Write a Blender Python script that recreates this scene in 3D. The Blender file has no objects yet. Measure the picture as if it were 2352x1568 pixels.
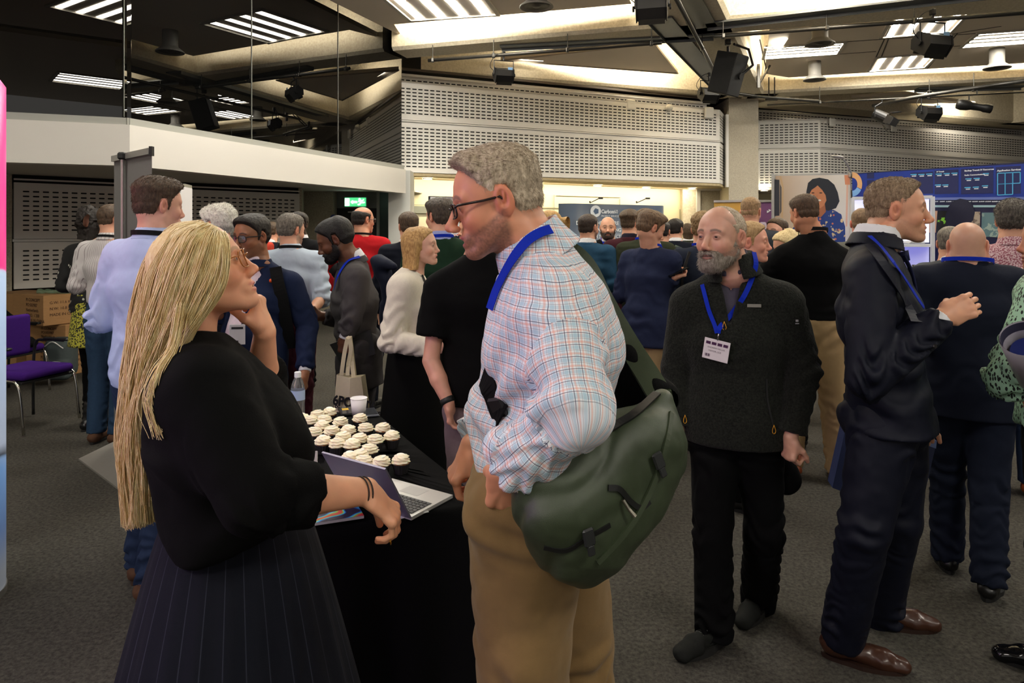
import bpy, math, random
import numpy as np
from mathutils import Vector, Matrix
from mathutils.bvhtree import BVHTree
sc = bpy.context.scene
COL = sc.collection
PI = math.pi
FPX = 1600.0; CX = 1176.0; HY = 530.0; EYE = 1.60      # focal length in px, centre column, horizon row, eye height
def V3(*a): return np.array(a, dtype=np.float64)
def P(px, py, d): return V3((px-CX)*d/FPX, d, EYE-(py-HY)*d/FPX)      # point seen at a pixel, d metres away
def PZ(px, py, z):
    d = (z-EYE)*FPX/(HY-py); return V3((px-CX)*d/FPX, d, z)           # point seen at a pixel on the level z
def nrm(v):
    v = np.asarray(v, dtype=np.float64); n = np.linalg.norm(v); return v/n if n > 1e-9 else v
# ------------------------------------------------------------------ materials
MATS = {}
def S(c):   # sRGB 0-255 -> linear
    out = []
    for x in c[:3]:
        x = x/255.0
        out.append(x/12.92 if x <= 0.04045 else ((x+0.055)/1.055)**2.4)
    return tuple(out)+(1.0,)
class N:
    """tiny node helper"""
    def __init__(s, name):
        s.m = bpy.data.materials.new(name); s.m.use_nodes = True
        s.t = s.m.node_tree; s.b = s.t.nodes['Principled BSDF']; s.out = s.t.nodes['Material Output']
    def n(s, kind, **kw):
        nd = s.t.nodes.new(kind)
        for k, v in kw.items():
            if hasattr(nd, k): setattr(nd, k, v)
        return nd
    def link(s, a, b): s.t.links.new(a, b)
    def set(s, node, key, v):
        if hasattr(v, 'is_output') or isinstance(v, bpy.types.NodeSocket): s.link(v, node.inputs[key])
        else: node.inputs[key].default_value = v
    def math(s, op, a, b=None, c=None):
        nd = s.n('ShaderNodeMath', operation=op)
        s.set(nd, 0, a)
        if b is not None: s.set(nd, 1, b)
        if c is not None: s.set(nd, 2, c)
        return nd.outputs[0]
    def mix(s, f, a, b):
        nd = s.n('ShaderNodeMix', data_type='RGBA')
        s.set(nd, 0, f); s.set(nd, 6, a); s.set(nd, 7, b); return nd.outputs[2]
    def ramp(s, f, stops, interp='LINEAR'):
        nd = s.n('ShaderNodeValToRGB'); nd.color_ramp.interpolation = interp
        e = nd.color_ramp.elements
        while len(e) < len(stops): e.new(0.5)
        for i, (p, c) in enumerate(stops): e[i].position = p; e[i].color = c
        s.link(f, nd.inputs[0]); return nd.outputs[0]
    def coord(s, kind='Object'): return s.n('ShaderNodeTexCoord').outputs[kind]
    def attr(s, name, out='Vector'): return s.n('ShaderNodeAttribute', attribute_name=name).outputs[out]
    def xyz(s, v):
        nd = s.n('ShaderNodeSeparateXYZ'); s.link(v, nd.inputs[0]); return nd.outputs
    def scale(s, v, k):
        nd = s.n('ShaderNodeMapping'); s.link(v, nd.inputs[0]); nd.inputs[3].default_value = k; return nd.outputs[0]
    def noise(s, v, sc_, detail=3, rough=0.55):
        nd = s.n('ShaderNodeTexNoise'); s.link(v, nd.inputs['Vector'])
        nd.inputs['Scale'].default_value = sc_; nd.inputs['Detail'].default_value = detail
        nd.inputs['Roughness'].default_value = rough; return nd.outputs[0]
    def voro(s, v, sc_, feature='F1', out=0):
        nd = s.n('ShaderNodeTexVoronoi', feature=feature); s.link(v, nd.inputs['Vector'])
        nd.inputs['Scale'].default_value = sc_; return nd.outputs[out]
    def bump(s, h, strength=0.3, dist=0.01, prev=None):
        nd = s.n('ShaderNodeBump'); s.set(nd, 'Height', h)
        nd.inputs['Strength'].default_value = strength; nd.inputs['Distance'].default_value = dist
        if prev is not None: s.link(prev, nd.inputs['Normal'])
        return nd.outputs[0]
    def base(s, c): s.set(s.b, 'Base Color', c)
    def p(s, **kw):
        for k, v in kw.items(): s.set(s.b, k.replace('_', ' '), v)
def plain(name, c, rough=0.6, metal=0.0, spec=0.5, coat=0.0, **kw):
    if name in MATS: return MATS[name]
    n = N(name); n.base(S(c)); n.p(Roughness=rough, Metallic=metal)
    n.b.inputs['Specular IOR Level'].default_value = spec
    n.b.inputs['Coat Weight'].default_value = coat
    # faint unevenness so nothing is perfectly flat
    v = n.coord(); h = n.noise(v, 40, 3)
    n.p(Roughness=n.math('MULTIPLY_ADD', h, 0.12, rough-0.06))
    MATS[name] = n.m; return n.m
def emit(name, c, strength):
    if name in MATS: return MATS[name]
    n = N(name); n.base((0.8, 0.8, 0.8, 1)); n.b.inputs['Emission Color'].default_value = S(c)
    n.b.inputs['Emission Strength'].default_value = strength
    MATS[name] = n.m; return n.m
def cloth(name, c, rough=0.9, weave=600, wstr=0.25, mott=0.12, sheen=0.0, big=0.0, spec=0.12):
    """woven or knitted cloth: fine weave bump and slight colour mottling"""
    if name in MATS: return MATS[name]
    n = N(name); v = n.coord()
    col = S(c); dk = tuple(x*(1-mott) for x in col[:3])+(1,); lt = tuple(min(1, x*(1+mott)) for x in col[:3])+(1,)
    n.base(n.mix(n.noise(v, 60, 4), dk, lt))
    n.p(Roughness=rough); n.b.inputs['Specular IOR Level'].default_value = spec
    n.b.inputs['Sheen Weight'].default_value = sheen; n.b.inputs['Sheen Roughness'].default_value = 0.5
    b1 = n.bump(n.noise(v, weave, 2, 0.7), wstr, 0.002)
    if big: b1 = n.bump(n.noise(v, 9, 3, 0.5), big, 0.02, b1)
    n.link(b1, n.b.inputs['Normal'])
    MATS[name] = n.m; return n.m
# ------------------------------------------------------------------ objects
def tag(o, label=None, cat=None, group=None, kind=None):
    if label: o['label'] = label
    if cat: o['category'] = cat
    if group: o['group'] = group
    if kind: o['kind'] = kind
    return o
def empty(name, loc, label=None, cat=None, group=None, kind=None, rz=0):
    o = bpy.data.objects.new(name, None); COL.objects.link(o)
    o.location = Vector([float(x) for x in loc]); o.rotation_euler.z = rz; o.empty_display_size = 0.1
    return tag(o, label, cat, group, kind)
def wloc(o):
    p = Vector((0, 0, 0))
    while o is not None: p = p+Vector(o.location); o = o.parent
    return p
def mk(name, V, F, mats, parent=None, smooth=True, loc=None, midx=None, colors=None, guv=None, edges_sharp=None):
    """mesh object from world-space verts; faces is an array (n,4)/(n,3) or a list of tuples. Origin at loc (or the parent's)."""
    V = np.asarray(V, dtype=np.float64).reshape(-1, 3)
    org = np.array(loc if loc is not None else (0, 0, 0), dtype=np.float64)
    if parent is not None and loc is None: org = np.array(wloc(parent))
    me = bpy.data.meshes.new(name)
    if isinstance(F, np.ndarray):
        k = F.shape[1]; nf = len(F)
        me.vertices.add(len(V)); me.vertices.foreach_set('co', (V-org).astype(np.float32).ravel())
        me.loops.add(nf*k); me.loops.foreach_set('vertex_index', F.astype(np.int32).ravel())
        me.polygons.add(nf); me.polygons.foreach_set('loop_start', (np.arange(nf)*k).astype(np.int32))
        me.polygons.foreach_set('loop_total', np.full(nf, k, dtype=np.int32))
        me.update(calc_edges=True)
    else:
        me.from_pydata((V-org).tolist(), [], F); me.update()
    if not isinstance(mats, (list, tuple)): mats = [mats]
    for m in mats: me.materials.append(m)
    if midx is not None: me.polygons.foreach_set('material_index', np.asarray(midx, dtype=np.int32))
    me.polygons.foreach_set('use_smooth', np.full(len(me.polygons), bool(smooth)))
    if colors is not None:
        a = me.color_attributes.new('col', 'FLOAT_COLOR', 'POINT')
        c = np.ones((len(V), 4), dtype=np.float32); c[:, :3] = colors; a.data.foreach_set('color', c.ravel())
    if guv is not None:
        dom = len(guv) if isinstance(F, np.ndarray) and len(guv) == F.size else len(V)
        a = me.attributes.new('guv', 'FLOAT_VECTOR', 'POINT' if dom == len(V) else 'CORNER')
        g = np.zeros((dom, 3), dtype=np.float32); g[:, :guv.shape[1]] = guv; a.data.foreach_set('vector', g.ravel())
    me.validate()
    o = bpy.data.objects.new(name, me); COL.objects.link(o)
    if parent is not None:
        o.parent = parent
        if loc is not None: o.location = Vector(org)-wloc(parent)
    else: o.location = Vector(org)
    return o
def rotz(a): c, s = math.cos(a), math.sin(a); return np.array([[c, -s, 0], [s, c, 0], [0, 0, 1.0]])
def frame(d, up=(0, 0, 1)):
    """rotation matrix whose columns are x=d, y, z~up"""
    x = nrm(d); up = nrm(up)
    if abs(np.dot(x, up)) > 0.98: up = np.array([0.0, 1, 0]) if abs(x[1]) < 0.9 else np.array([1.0, 0, 0])
    y = nrm(np.cross(up, x)); z = np.cross(x, y); return np.stack([x, y, z], 1)
class MB:
    """collects simple solids, each with bevel-free but shaped geometry, into ONE mesh"""
    def __init__(s, T=None): s.V = []; s.F = []; s.M = []; s.n = 0; s.T = T
    def add(s, V, F, m=0):
        V = np.asarray(V, dtype=np.float64).reshape(-1, 3)
        if s.T is not None: V = V @ s.T[0].T + s.T[1]
        s.V.append(V); s.F += [tuple(int(i)+s.n for i in f) for f in F]; s.M += [m]*len(F); s.n += len(V); return s
    def box(s, c, size, R=None, m=0, bev=0.0):
        hx, hy, hz = [x/2 for x in size]; b = min(bev, hx*.9, hy*.9, hz*.9)
        if b <= 0:
            V = np.array([[x, y, z] for x in (-hx, hx) for y in (-hy, hy) for z in (-hz, hz)])
            F = [(0, 1, 3, 2), (4, 6, 7, 5), (0, 4, 5, 1), (2, 3, 7, 6), (0, 2, 6, 4), (1, 5, 7, 3)]
        else:
            V = []; idx = {}
            for sx in (-1, 1):
                for sy in (-1, 1):
                    for sz in (-1, 1):
                        for ax in range(3):
                            p = [sx*(hx-b), sy*(hy-b), sz*(hz-b)]; p[ax] = (sx*hx, sy*hy, sz*hz)[ax]
                            idx[(sx, sy, sz, ax)] = len(V); V.append(p)
            F = []
            for ax in range(3):
                for sg in (-1, 1):
                    o1, o2 = [(1, 2), (0, 2), (0, 1)][ax]
                    q = []
                    for a, b_ in ((-1, -1), (1, -1), (1, 1), (-1, 1)):
                        k = [0, 0, 0]; k[ax] = sg; k[o1] = a; k[o2] = b_; q.append(idx[tuple(k)+(ax,)])
                    F.append(tuple(q))
            for ax in range(3):      # edges along ax
                o1, o2 = [(1, 2), (0, 2), (0, 1)][ax]
                for a in (-1, 1):
                    for b_ in (-1, 1):
                        k0 = [0, 0, 0]; k0[o1] = a; k0[o2] = b_; k1 = list(k0); k0[ax] = -1; k1[ax] = 1
                        F.append((idx[tuple(k0)+(o1,)], idx[tuple(k1)+(o1,)], idx[tuple(k1)+(o2,)], idx[tuple(k0)+(o2,)]))
            for sx in (-1, 1):
                for sy in (-1, 1):
                    for sz in (-1, 1): F.append(tuple(idx[(sx, sy, sz, a)] for a in range(3)))
            V = np.array(V)
        if R is not None: V = V @ np.asarray(R).T
        return s.add(V+np.asarray(c), F, m)
    def loft(s, rings, m=0, cap=True, closed=False):
        R = [np.asarray(r, dtype=np.float64) for r in rings]; k = len(R[0]); V = np.concatenate(R); F = []
        n = len(R)
        for i in range(n if closed else n-1):
            j = (i+1) % n
            for a in range(k): F.append((i*k+a, i*k+(a+1) % k, j*k+(a+1) % k, j*k+a))
        if cap and not closed: F.append(tuple(range(k))[::-1]); F.append(tuple((n-1)*k+a for a in range(k)))
        return s.add(V, F, m)
    def tube(s, pts, r, n=8, m=0, cap=True):
        pts = [np.asarray(p, dtype=np.float64) for p in pts]; k = len(pts)
        rr = r if hasattr(r, '__len__') else [r]*k
        rings = []; up = None
        for i in range(k):
            t = nrm(pts[min(i+1, k-1)]-pts[max(i-1, 0)])
            if up is None:
                up = np.array([0, 0, 1.0]) if abs(t[2]) < 0.9 else np.array([1.0, 0, 0])
            y = nrm(np.cross(up, t)); z = np.cross(t, y); up = z
            a = np.arange(n)*2*PI/n
            rings.append(pts[i]+rr[i]*(np.cos(a)[:, None]*y+np.sin(a)[:, None]*z))
        return s.loft(rings, m, cap)
    def cyl(s, a, b, r0, r1=None, n=20, m=0, cap=True): return s.tube([a, b], [r0, r0 if r1 is None else r1], n, m, cap)
    def lathe(s, o, prof, n=24, m=0, R=None, cap=False):
        a = np.arange(n)*2*PI/n; rings = []
        for r, z in prof:
            q = np.stack([np.cos(a)*r, np.sin(a)*r, np.full(n, z)], 1)
            if R is not None: q = q @ np.asarray(R).T
            rings.append(q+np.asarray(o))
        return s.loft(rings, m, cap)
    def prism(s, poly, ext, m=0):
        """polygon (3-D points) extruded by the vector ext"""
        A = np.asarray(poly, dtype=np.float64); B = A+np.asarray(ext); k = len(A)
        F = [tuple(range(k))[::-1], tuple(range(k, 2*k))]+[(i, (i+1) % k, k+(i+1) % k, k+i) for i in range(k)]
        return s.add(np.concatenate([A, B]), F, m)
    def ribbon(s, pts, side, w, th=0.0015, m=0):
        """flat strap along pts; side = width direction(s)"""
        pts = [np.asarray(p, dtype=np.float64) for p in pts]; k = len(pts)
        sd = side if len(np.shape(side)) > 1 else [side]*k; rings = []
        for i in range(k):
            t = nrm(pts[min(i+1, k-1)]-pts[max(i-1, 0)]); y = nrm(np.asarray(sd[i])-t*np.dot(sd[i], t)); z = np.cross(t, y)
            rings.append([pts[i]+y*w/2+z*th/2, pts[i]-y*w/2+z*th/2, pts[i]-y*w/2-z*th/2, pts[i]+y*w/2-z*th/2])
        return s.loft(rings, m)
    def build(s, name, mats, parent=None, loc=None, smooth=False, auto=None):
        o = mk(name, np.concatenate(s.V), s.F, mats, parent, smooth, loc, s.M)
        if auto is not None:
            o.data.polygons.foreach_set('use_smooth', [True]*len(o.data.polygons))
            sharp_by_angle(o.data, auto)
        return o
def sharp_by_angle(me, deg):
    import bmesh
    bm = bmesh.new(); bm.from_mesh(me)
    bmesh.ops.recalc_face_normals(bm, faces=bm.faces)
    for e in bm.edges:
        e.smooth = not (len(e.link_faces) == 2 and e.calc_face_angle(0) > math.radians(deg))
    bm.to_mesh(me); bm.free()
def catmull(pts, k=6):
    pts = [np.asarray(p, dtype=np.float64) for p in pts]; out = []
    Q = [2*pts[0]-pts[1]]+pts+[2*pts[-1]-pts[-2]]
    for i in range(1, len(Q)-2):
        for j in range(k):
            t = j/k; a, b, c, d = Q[i-1:i+3]
            out.append(0.5*((2*b)+(c-a)*t+(2*a-5*b+4*c-d)*t*t+(3*b-a-3*c+d)*t**3))
    out.append(pts[-1]); return out
def text(body, size, o, xd, yd, mat, parent, name='lettering', ext=0.001, align='LEFT', bold=0.0, sx=1.0):
    """real letters as a mesh standing at o, running along xd, upright along yd"""
    cu = bpy.data.curves.new('t', 'FONT'); cu.body = body; cu.size = size; cu.extrude = ext; cu.align_x = align
    cu.offset = bold; cu.resolution_u = 3
    ob = bpy.data.objects.new('t', cu); me = bpy.data.meshes.new_from_object(ob)
    n = len(me.vertices); a = np.zeros(n*3, dtype=np.float32); me.vertices.foreach_get('co', a); a = a.reshape(-1, 3).astype(float)
    xd, yd = nrm(xd), nrm(yd); zd = np.cross(xd, yd)
    W = np.asarray(o)+a[:, :1]*sx*xd+a[:, 1:2]*yd+a[:, 2:3]*zd
    F = [tuple(p.vertices) for p in me.polygons]
    bpy.data.objects.remove(ob); bpy.data.curves.remove(cu); bpy.data.meshes.remove(me)
    return mk(name, W, F, mat, parent, smooth=False)
# ------------------------------------------------------------------ noise on points
_rng = np.random.RandomState(7); _TAB = _rng.rand(4096).astype(np.float32)
def vnoise(p):
    p = np.asarray(p, dtype=np.float64); i = np.floor(p).astype(np.int64); f = p-i; f = f*f*(3-2*f); r = 0
    for dx in (0, 1):
        for dy in (0, 1):
            for dz in (0, 1):
                h = (((i[..., 0]+dx)*73856093) ^ ((i[..., 1]+dy)*19349663) ^ ((i[..., 2]+dz)*83492791)) & 4095
                w = (f[..., 0] if dx else 1-f[..., 0])*(f[..., 1] if dy else 1-f[..., 1])*(f[..., 2] if dz else 1-f[..., 2])
                r = r+w*_TAB[h]
    return r*2-1
# ------------------------------------------------------------------ implicit surfaces
class Field:
    def __init__(s, lo, hi, h):
        s.lo = np.asarray(lo, float); s.h = float(h)
        s.n = np.maximum(3, np.ceil((np.asarray(hi, float)-s.lo)/h).astype(int)+1)
        s.v = np.full(s.n, 0.5, dtype=np.float32)
        s.ax = [(s.lo[a]+np.arange(s.n[a])*h).astype(np.float32) for a in range(3)]
    def win(s, lo, hi, m):
        sl = []
        for a in range(3):
            i0 = max(0, int((lo[a]-m-s.lo[a])/s.h)); i1 = min(s.n[a], int((hi[a]+m-s.lo[a])/s.h)+2)
            if i1 <= i0: return None
            sl.append(slice(i0, i1))
        return tuple(sl)
    def xyz(s, sl):
        return (s.ax[0][sl[0]][:, None, None], s.ax[1][sl[1]][None, :, None], s.ax[2][sl[2]][None, None, :])
    def put(s, fn, lo, hi, k, op):
        sl = s.win(lo, hi, (k+3*s.h) if op != 'i' else 1e3)
        if sl is None: return
        X, Y, Z = s.xyz(sl); d = fn(X, Y, Z).astype(np.float32); a = s.v[sl]
        if op == 'u':
            hh = np.maximum(k-np.abs(a-d), 0)/k if k > 0 else 0; s.v[sl] = np.minimum(a, d)-hh*hh*k*0.25
        else:
            if op == 's': d = -d
            hh = np.maximum(k-np.abs(a-d), 0)/k if k > 0 else 0; s.v[sl] = np.maximum(a, d)+hh*hh*k*0.25
    def mesh(s, snap=None):
        v = s.v; ins = v < 0
        c = np.zeros(np.array(v.shape)-1, dtype=np.uint8)
        sh = c.shape
        for dx in (0, 1):
            for dy in (0, 1):
                for dz in (0, 1): c += ins[dx:dx+sh[0], dy:dy+sh[1], dz:dz+sh[2]]
        act = (c > 0) & (c < 8); idx = np.argwhere(act)
        if len(idx) == 0: return np.zeros((0, 3)), np.zeros((0, 4), int)
        num = np.full(sh, -1, dtype=np.int32); num[act] = np.arange(len(idx))
        acc = np.zeros((len(idx), 3)); cnt = np.zeros(len(idx))
        cor = [(a, b, d) for a in (0, 1) for b in (0, 1) for d in (0, 1)]
        val = {q: v[idx[:, 0]+q[0], idx[:, 1]+q[1], idx[:, 2]+q[2]] for q in cor}
        for q in cor:
            for ax in range(3):
                if q[ax]: continue
                r = list(q); r[ax] = 1; r = tuple(r); a, b = val[q], val[r]
                m = (a < 0) != (b < 0); t = np.where(m, a/np.where(m, a-b, 1), 0)
                p = np.zeros((len(idx), 3)); p += q; p[:, ax] += t
                acc[m] += p[m]; cnt[m] += 1
        W = s.lo+(idx+acc/cnt[:, None])*s.h
        Q = []
        for ax in range(3):
            o1, o2 = [(1, 2), (2, 0), (0, 1)][ax]
            a = [slice(None)]*3; b = [slice(None)]*3; a[ax] = slice(0, -1); b[ax] = slice(1, None)
            A, B = ins[tuple(a)], ins[tuple(b)]; e = np.argwhere(A != B)
            e = e[(e[:, o1] > 0) & (e[:, o2] > 0) & (e[:, o1] < v.shape[o1]-1) & (e[:, o2] < v.shape[o2]-1)]
            if not len(e): continue
            def g(d1, d2):
                f = e.copy(); f[:, o1] -= d1; f[:, o2] -= d2; return num[f[:, 0], f[:, 1], f[:, 2]]
            q = np.stack([g(1, 1), g(0, 1), g(0, 0), g(1, 0)], 1)
            fl = ~A[e[:, 0], e[:, 1], e[:, 2]]; q[fl] = q[fl][:, ::-1]; Q.append(q)
        Q = np.concatenate(Q); Q = Q[(Q >= 0).all(1)]
        return W, Q
def normals(V, Q):
    a, b, c, d = [V[Q[:, i]] for i in range(4)]; fn = np.cross(c-a, d-b); n = np.zeros_like(V)
    for i in range(4): np.add.at(n, Q[:, i], fn)
    return n/np.maximum(np.linalg.norm(n, axis=1), 1e-12)[:, None]
# primitives: each returns (fn, lo, hi)
def caps(a, b, ra, rb, lat=None, ls=1.0):
    """tapered capsule; lat/ls widen it along one axis"""
    a = np.asarray(a, float); b = np.asarray(b, float); R = max(ra, rb)*max(1, ls)
    ab = b-a; L = float(np.dot(ab, ab))+1e-9
    def fn(X, Y, Z):
        px, py, pz = X-a[0], Y-a[1], Z-a[2]
        if lat is not None:
            s_ = (px*lat[0]+py*lat[1]+pz*lat[2])*(1-1/ls)
            px = px-s_*lat[0]; py = py-s_*lat[1]; pz = pz-s_*lat[2]
        t = np.clip((px*ab[0]+py*ab[1]+pz*ab[2])/L, 0, 1)
        return np.sqrt((px-t*ab[0])**2+(py-t*ab[1])**2+(pz-t*ab[2])**2)-(ra+(rb-ra)*t)
    return fn, np.minimum(a, b)-R, np.maximum(a, b)+R
def ell(c, r, R=None):
    c = np.asarray(c, float); r = np.asarray(r, float); m = float(r.max())
    def fn(X, Y, Z):
        px, py, pz = X-c[0], Y-c[1], Z-c[2]
        if R is not None:
            px, py, pz = [px*R[0, i]+py*R[1, i]+pz*R[2, i] for i in range(3)]
        k0 = np.sqrt((px/r[0])**2+(py/r[1])**2+(pz/r[2])**2)
        k1 = np.sqrt((px/r[0]**2)**2+(py/r[1]**2)**2+(pz/r[2]**2)**2)
        return k0*(k0-1)/np.maximum(k1, 1e-6)
    return fn, c-m, c+m
def rbox(c, hs, R=None, rad=0.01):
    c = np.asarray(c, float); hs = np.asarray(hs, float); m = float(np.linalg.norm(hs))
    def fn(X, Y, Z):
        px, py, pz = X-c[0], Y-c[1], Z-c[2]
        if R is not None: px, py, pz = [px*R[0, i]+py*R[1, i]+pz*R[2, i] for i in range(3)]
        qx, qy, qz = np.abs(px)-hs[0]+rad, np.abs(py)-hs[1]+rad, np.abs(pz)-hs[2]+rad
        return np.sqrt(np.maximum(qx, 0)**2+np.maximum(qy, 0)**2+np.maximum(qz, 0)**2)+np.minimum(np.maximum(qx, np.maximum(qy, qz)), 0)-rad
    return fn, c-m, c+m
def half(p, n):
    """solid on the side -n of plane through p (keep = points with (x-p).n < 0)"""
    p = np.asarray(p, float); n = nrm(n)
    return (lambda X, Y, Z: (X-p[0])*n[0]+(Y-p[1])*n[1]+(Z-p[2])*n[2]), V3(-9, -9, -9), V3(99, 99, 99)
def ringp(c, ax, R, h, t, flare=0.0, gapdir=None, gap=0.0):
    """upright band (collar) around the axis ax, radius R, height h, thickness t; open towards gapdir"""
    c = np.asarray(c, float); ax = nrm(ax); m = R+h+t
    def fn(X, Y, Z):
        px, py, pz = X-c[0], Y-c[1], Z-c[2]; s_ = px*ax[0]+py*ax[1]+pz*ax[2]
        qx, qy, qz = px-s_*ax[0], py-s_*ax[1], pz-s_*ax[2]
        r = np.sqrt(qx*qx+qy*qy+qz*qz); d = np.maximum(np.abs(r-(R+flare*s_))-t, np.abs(s_)-h/2)
        if gapdir is not None:
            g = (qx*gapdir[0]+qy*gapdir[1]+qz*gapdir[2])/np.maximum(r, 1e-5)
            d = np.maximum(d, (g-math.cos(gap))*R)
        return d
    return fn, c-m, c+m
def solid(prims, h, pad=0.02, lo=None, hi=None, disp=None):
    """prims: list of (prim, k, op). Returns the meshed surface."""
    L = np.array([p[0][1] for p in prims if p[2] == 'u']); H = np.array([p[0][2] for p in prims if p[2] == 'u'])
    l = L.min(0)-pad; u = H.max(0)+pad
    if lo is not None: l = np.maximum(l, lo)
    if hi is not None: u = np.minimum(u, hi)
    f = Field(l, u, h)
    for (fn, a, b), k, op in prims: f.put(fn, a, b, k, op)
    return f.mesh()
U = lambda p, k=0.02: (p, k, 'u')
def SUBT(p, k=0.005): return (p, k, 's')
def KEEP(p, k=0.002): return (p, k, 'i')
# ------------------------------------------------------------------ skin, eyes, hair materials
def skin_mat():
    if 'skin' in MATS: return MATS['skin']
    n = N('skin'); c = n.n('ShaderNodeVertexColor', layer_name='col').outputs[0]
    n.base(c); v = n.coord()
    n.p(Roughness=n.math('MULTIPLY_ADD', n.noise(v, 35, 3), 0.18, 0.36))
    n.b.inputs['Subsurface Weight'].default_value = 0.12; n.b.inputs['Subsurface Radius'].default_value = (0.012, 0.004, 0.002)
    n.b.inputs['Subsurface Scale'].default_value = 0.6; n.b.inputs['Specular IOR Level'].default_value = 0.4
    n.link(n.bump(n.noise(v, 420, 3), 0.12, 0.001), n.b.inputs['Normal'])
    MATS['skin'] = n.m; return n.m
def hair_mat(name, c1, c2, rough=0.5):
    if name in MATS: return MATS[name]
    n = N(name); v = n.coord(); v2 = n.scale(v, (90, 90, 30))
    f = n.noise(v2, 1.2, 4, 0.7); n.base(n.ramp(f, [(0.3, S(c1)), (0.7, S(c2))]))
    n.p(Roughness=rough); n.b.inputs['Specular IOR Level'].default_value = 0.35
    n.link(n.bump(n.noise(n.scale(v, (260, 260, 90)), 1.5, 3, 0.7), 0.7, 0.004), n.b.inputs['Normal'])
    MATS[name] = n.m; return n.m
def headf(R, c, s):
    return lambda q: (np.asarray(q) @ R.T)*s+c
# ------------------------------------------------------------------ head
def head_mesh(o, h):
    """head in its own frame: +x face, +y left, +z up, chin at z=-.117, crown at .118"""
    jw = o.get('jaw', 1.0); ns = o.get('nose', 1.0); mo = o.get('mouth', 0.0); ft = o.get('fat', 0.0)
    sc_ = lambda v, a: v
    p = [U(ell((-.010, 0, .036), (.095, .075, .081)), .0),
         U(ell((.020, 0, .000), (.062, .066, .090)), .03),
         U(ell((.022, 0, -.052), (.058, .052*jw+ft*.5, .052)), .03),
         U(ell((-.045, 0, -.02), (.05, .058, .06)), .03)]
    for s in (1, -1):
        p += [U(caps((-.006, s*.052*jw, -.052), (.058, s*.020*jw, -.098), .019+ft, .015), .025),
              U(ell((.050, s*.043, -.028), (.027, .020, .022)), .02),
              U(caps((.080, s*.010, .022), (.068, s*.044, .022), .010, .009), .014)]
    p += [U(ell((.073, 0, -.099), (.020, .021*jw, .018)), .018)]
    for s in (1, -1): p += [SUBT(ell((.096, s*.031, .003), (.018, .019, .0125)), .014)]
    for s in (1, -1): p += [U(ell((.0715, s*.0315, .003), (.0140, .0150, .0130)), .004)]
    ex = .1005+.0095*ns
    p += [U(caps((.0815, 0, .014), (ex-.0125, 0, -.030), .0092, .0118), .012),
          U(ell((ex-.0085, 0, -.0345), (.0130, .0118, .0108)), .008)]
    for s in (1, -1):
        p += [U(ell((ex-.018, s*.0120, -.041), (.0120, .0078, .0080)), .006),
              SUBT(ell((ex-.012, s*.0064, -.0495), (.0065, .0034, .004)), .003)]
    p += [U(ell((.0745, 0, -.068), (.020, .030, .020)), .014)]
    dz = mo*.011
    p += [U(ell((.0835, 0, -.0635+dz*.3), (.0125, .024, .0052)), .005),
          U(ell((.0815-dz*.2, 0, -.0765-dz*1.2), (.0130, .020, .0058)), .005)]
    if mo > 0.05: p += [SUBT(ell((.094, 0, -.070-dz*.4), (.028, .0165, .0022+dz*.55)), .003)]
    else: p += [SUBT(ell((.096, 0, -.0700), (.018, .024, .0013)), .002)]
    if o.get('lids', True):
        for s in (1, -1):
            p += [SUBT(ell((.0875, s*.0325, .0025-o.get('squint', 0)*.002), (.0065, .0125, .0046-o.get('squint', 0)*.002)), .0015)]
    es = o.get('ear', 1.0)
    for s in (1, -1):
        R = frame((.94, s*-.30, -.05), (-.18, s*.12, 1))
        p += [U(ell((-.014, s*.0785, -.004), (.0195*es, .0085, .0315*es), R), .005),
              SUBT(ell((-.0105, s*.0885, .001), (.0115*es, .0105, .0195*es), R), .002),
              U(caps((-.016, s*.083, .014), (-.012, s*.080, -.006), .0028, .0025), .003),
              U(ell((-.002, s*.0765, -.008), (.005, .005, .008), R), .003)]
    nb = o['nb']    # neck base in head frame
    nr = o.get('neck', .054)
    p += [U(caps((-.030, 0, -.045), nb, nr, nr*1.10+ft, (0, 1, 0), 1.02), .022),
          U(caps(np.array(nb)*.6+np.array((-.03, 0, -.045))*.4, nb, nr, nr*1.3, (0, 1, 0), 1.3), .03)]
    if o.get('rolls'):
        for z in (-.056, -.080): p += [U(caps((-.078, .026, z), (-.078, -.026, z), .014, .014), .012)]
    return solid(p, h, pad=.012)
def sstep(a, b, x): t = np.clip((x-a)/(b-a), 0, 1); return t*t*(3-2*t)
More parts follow.
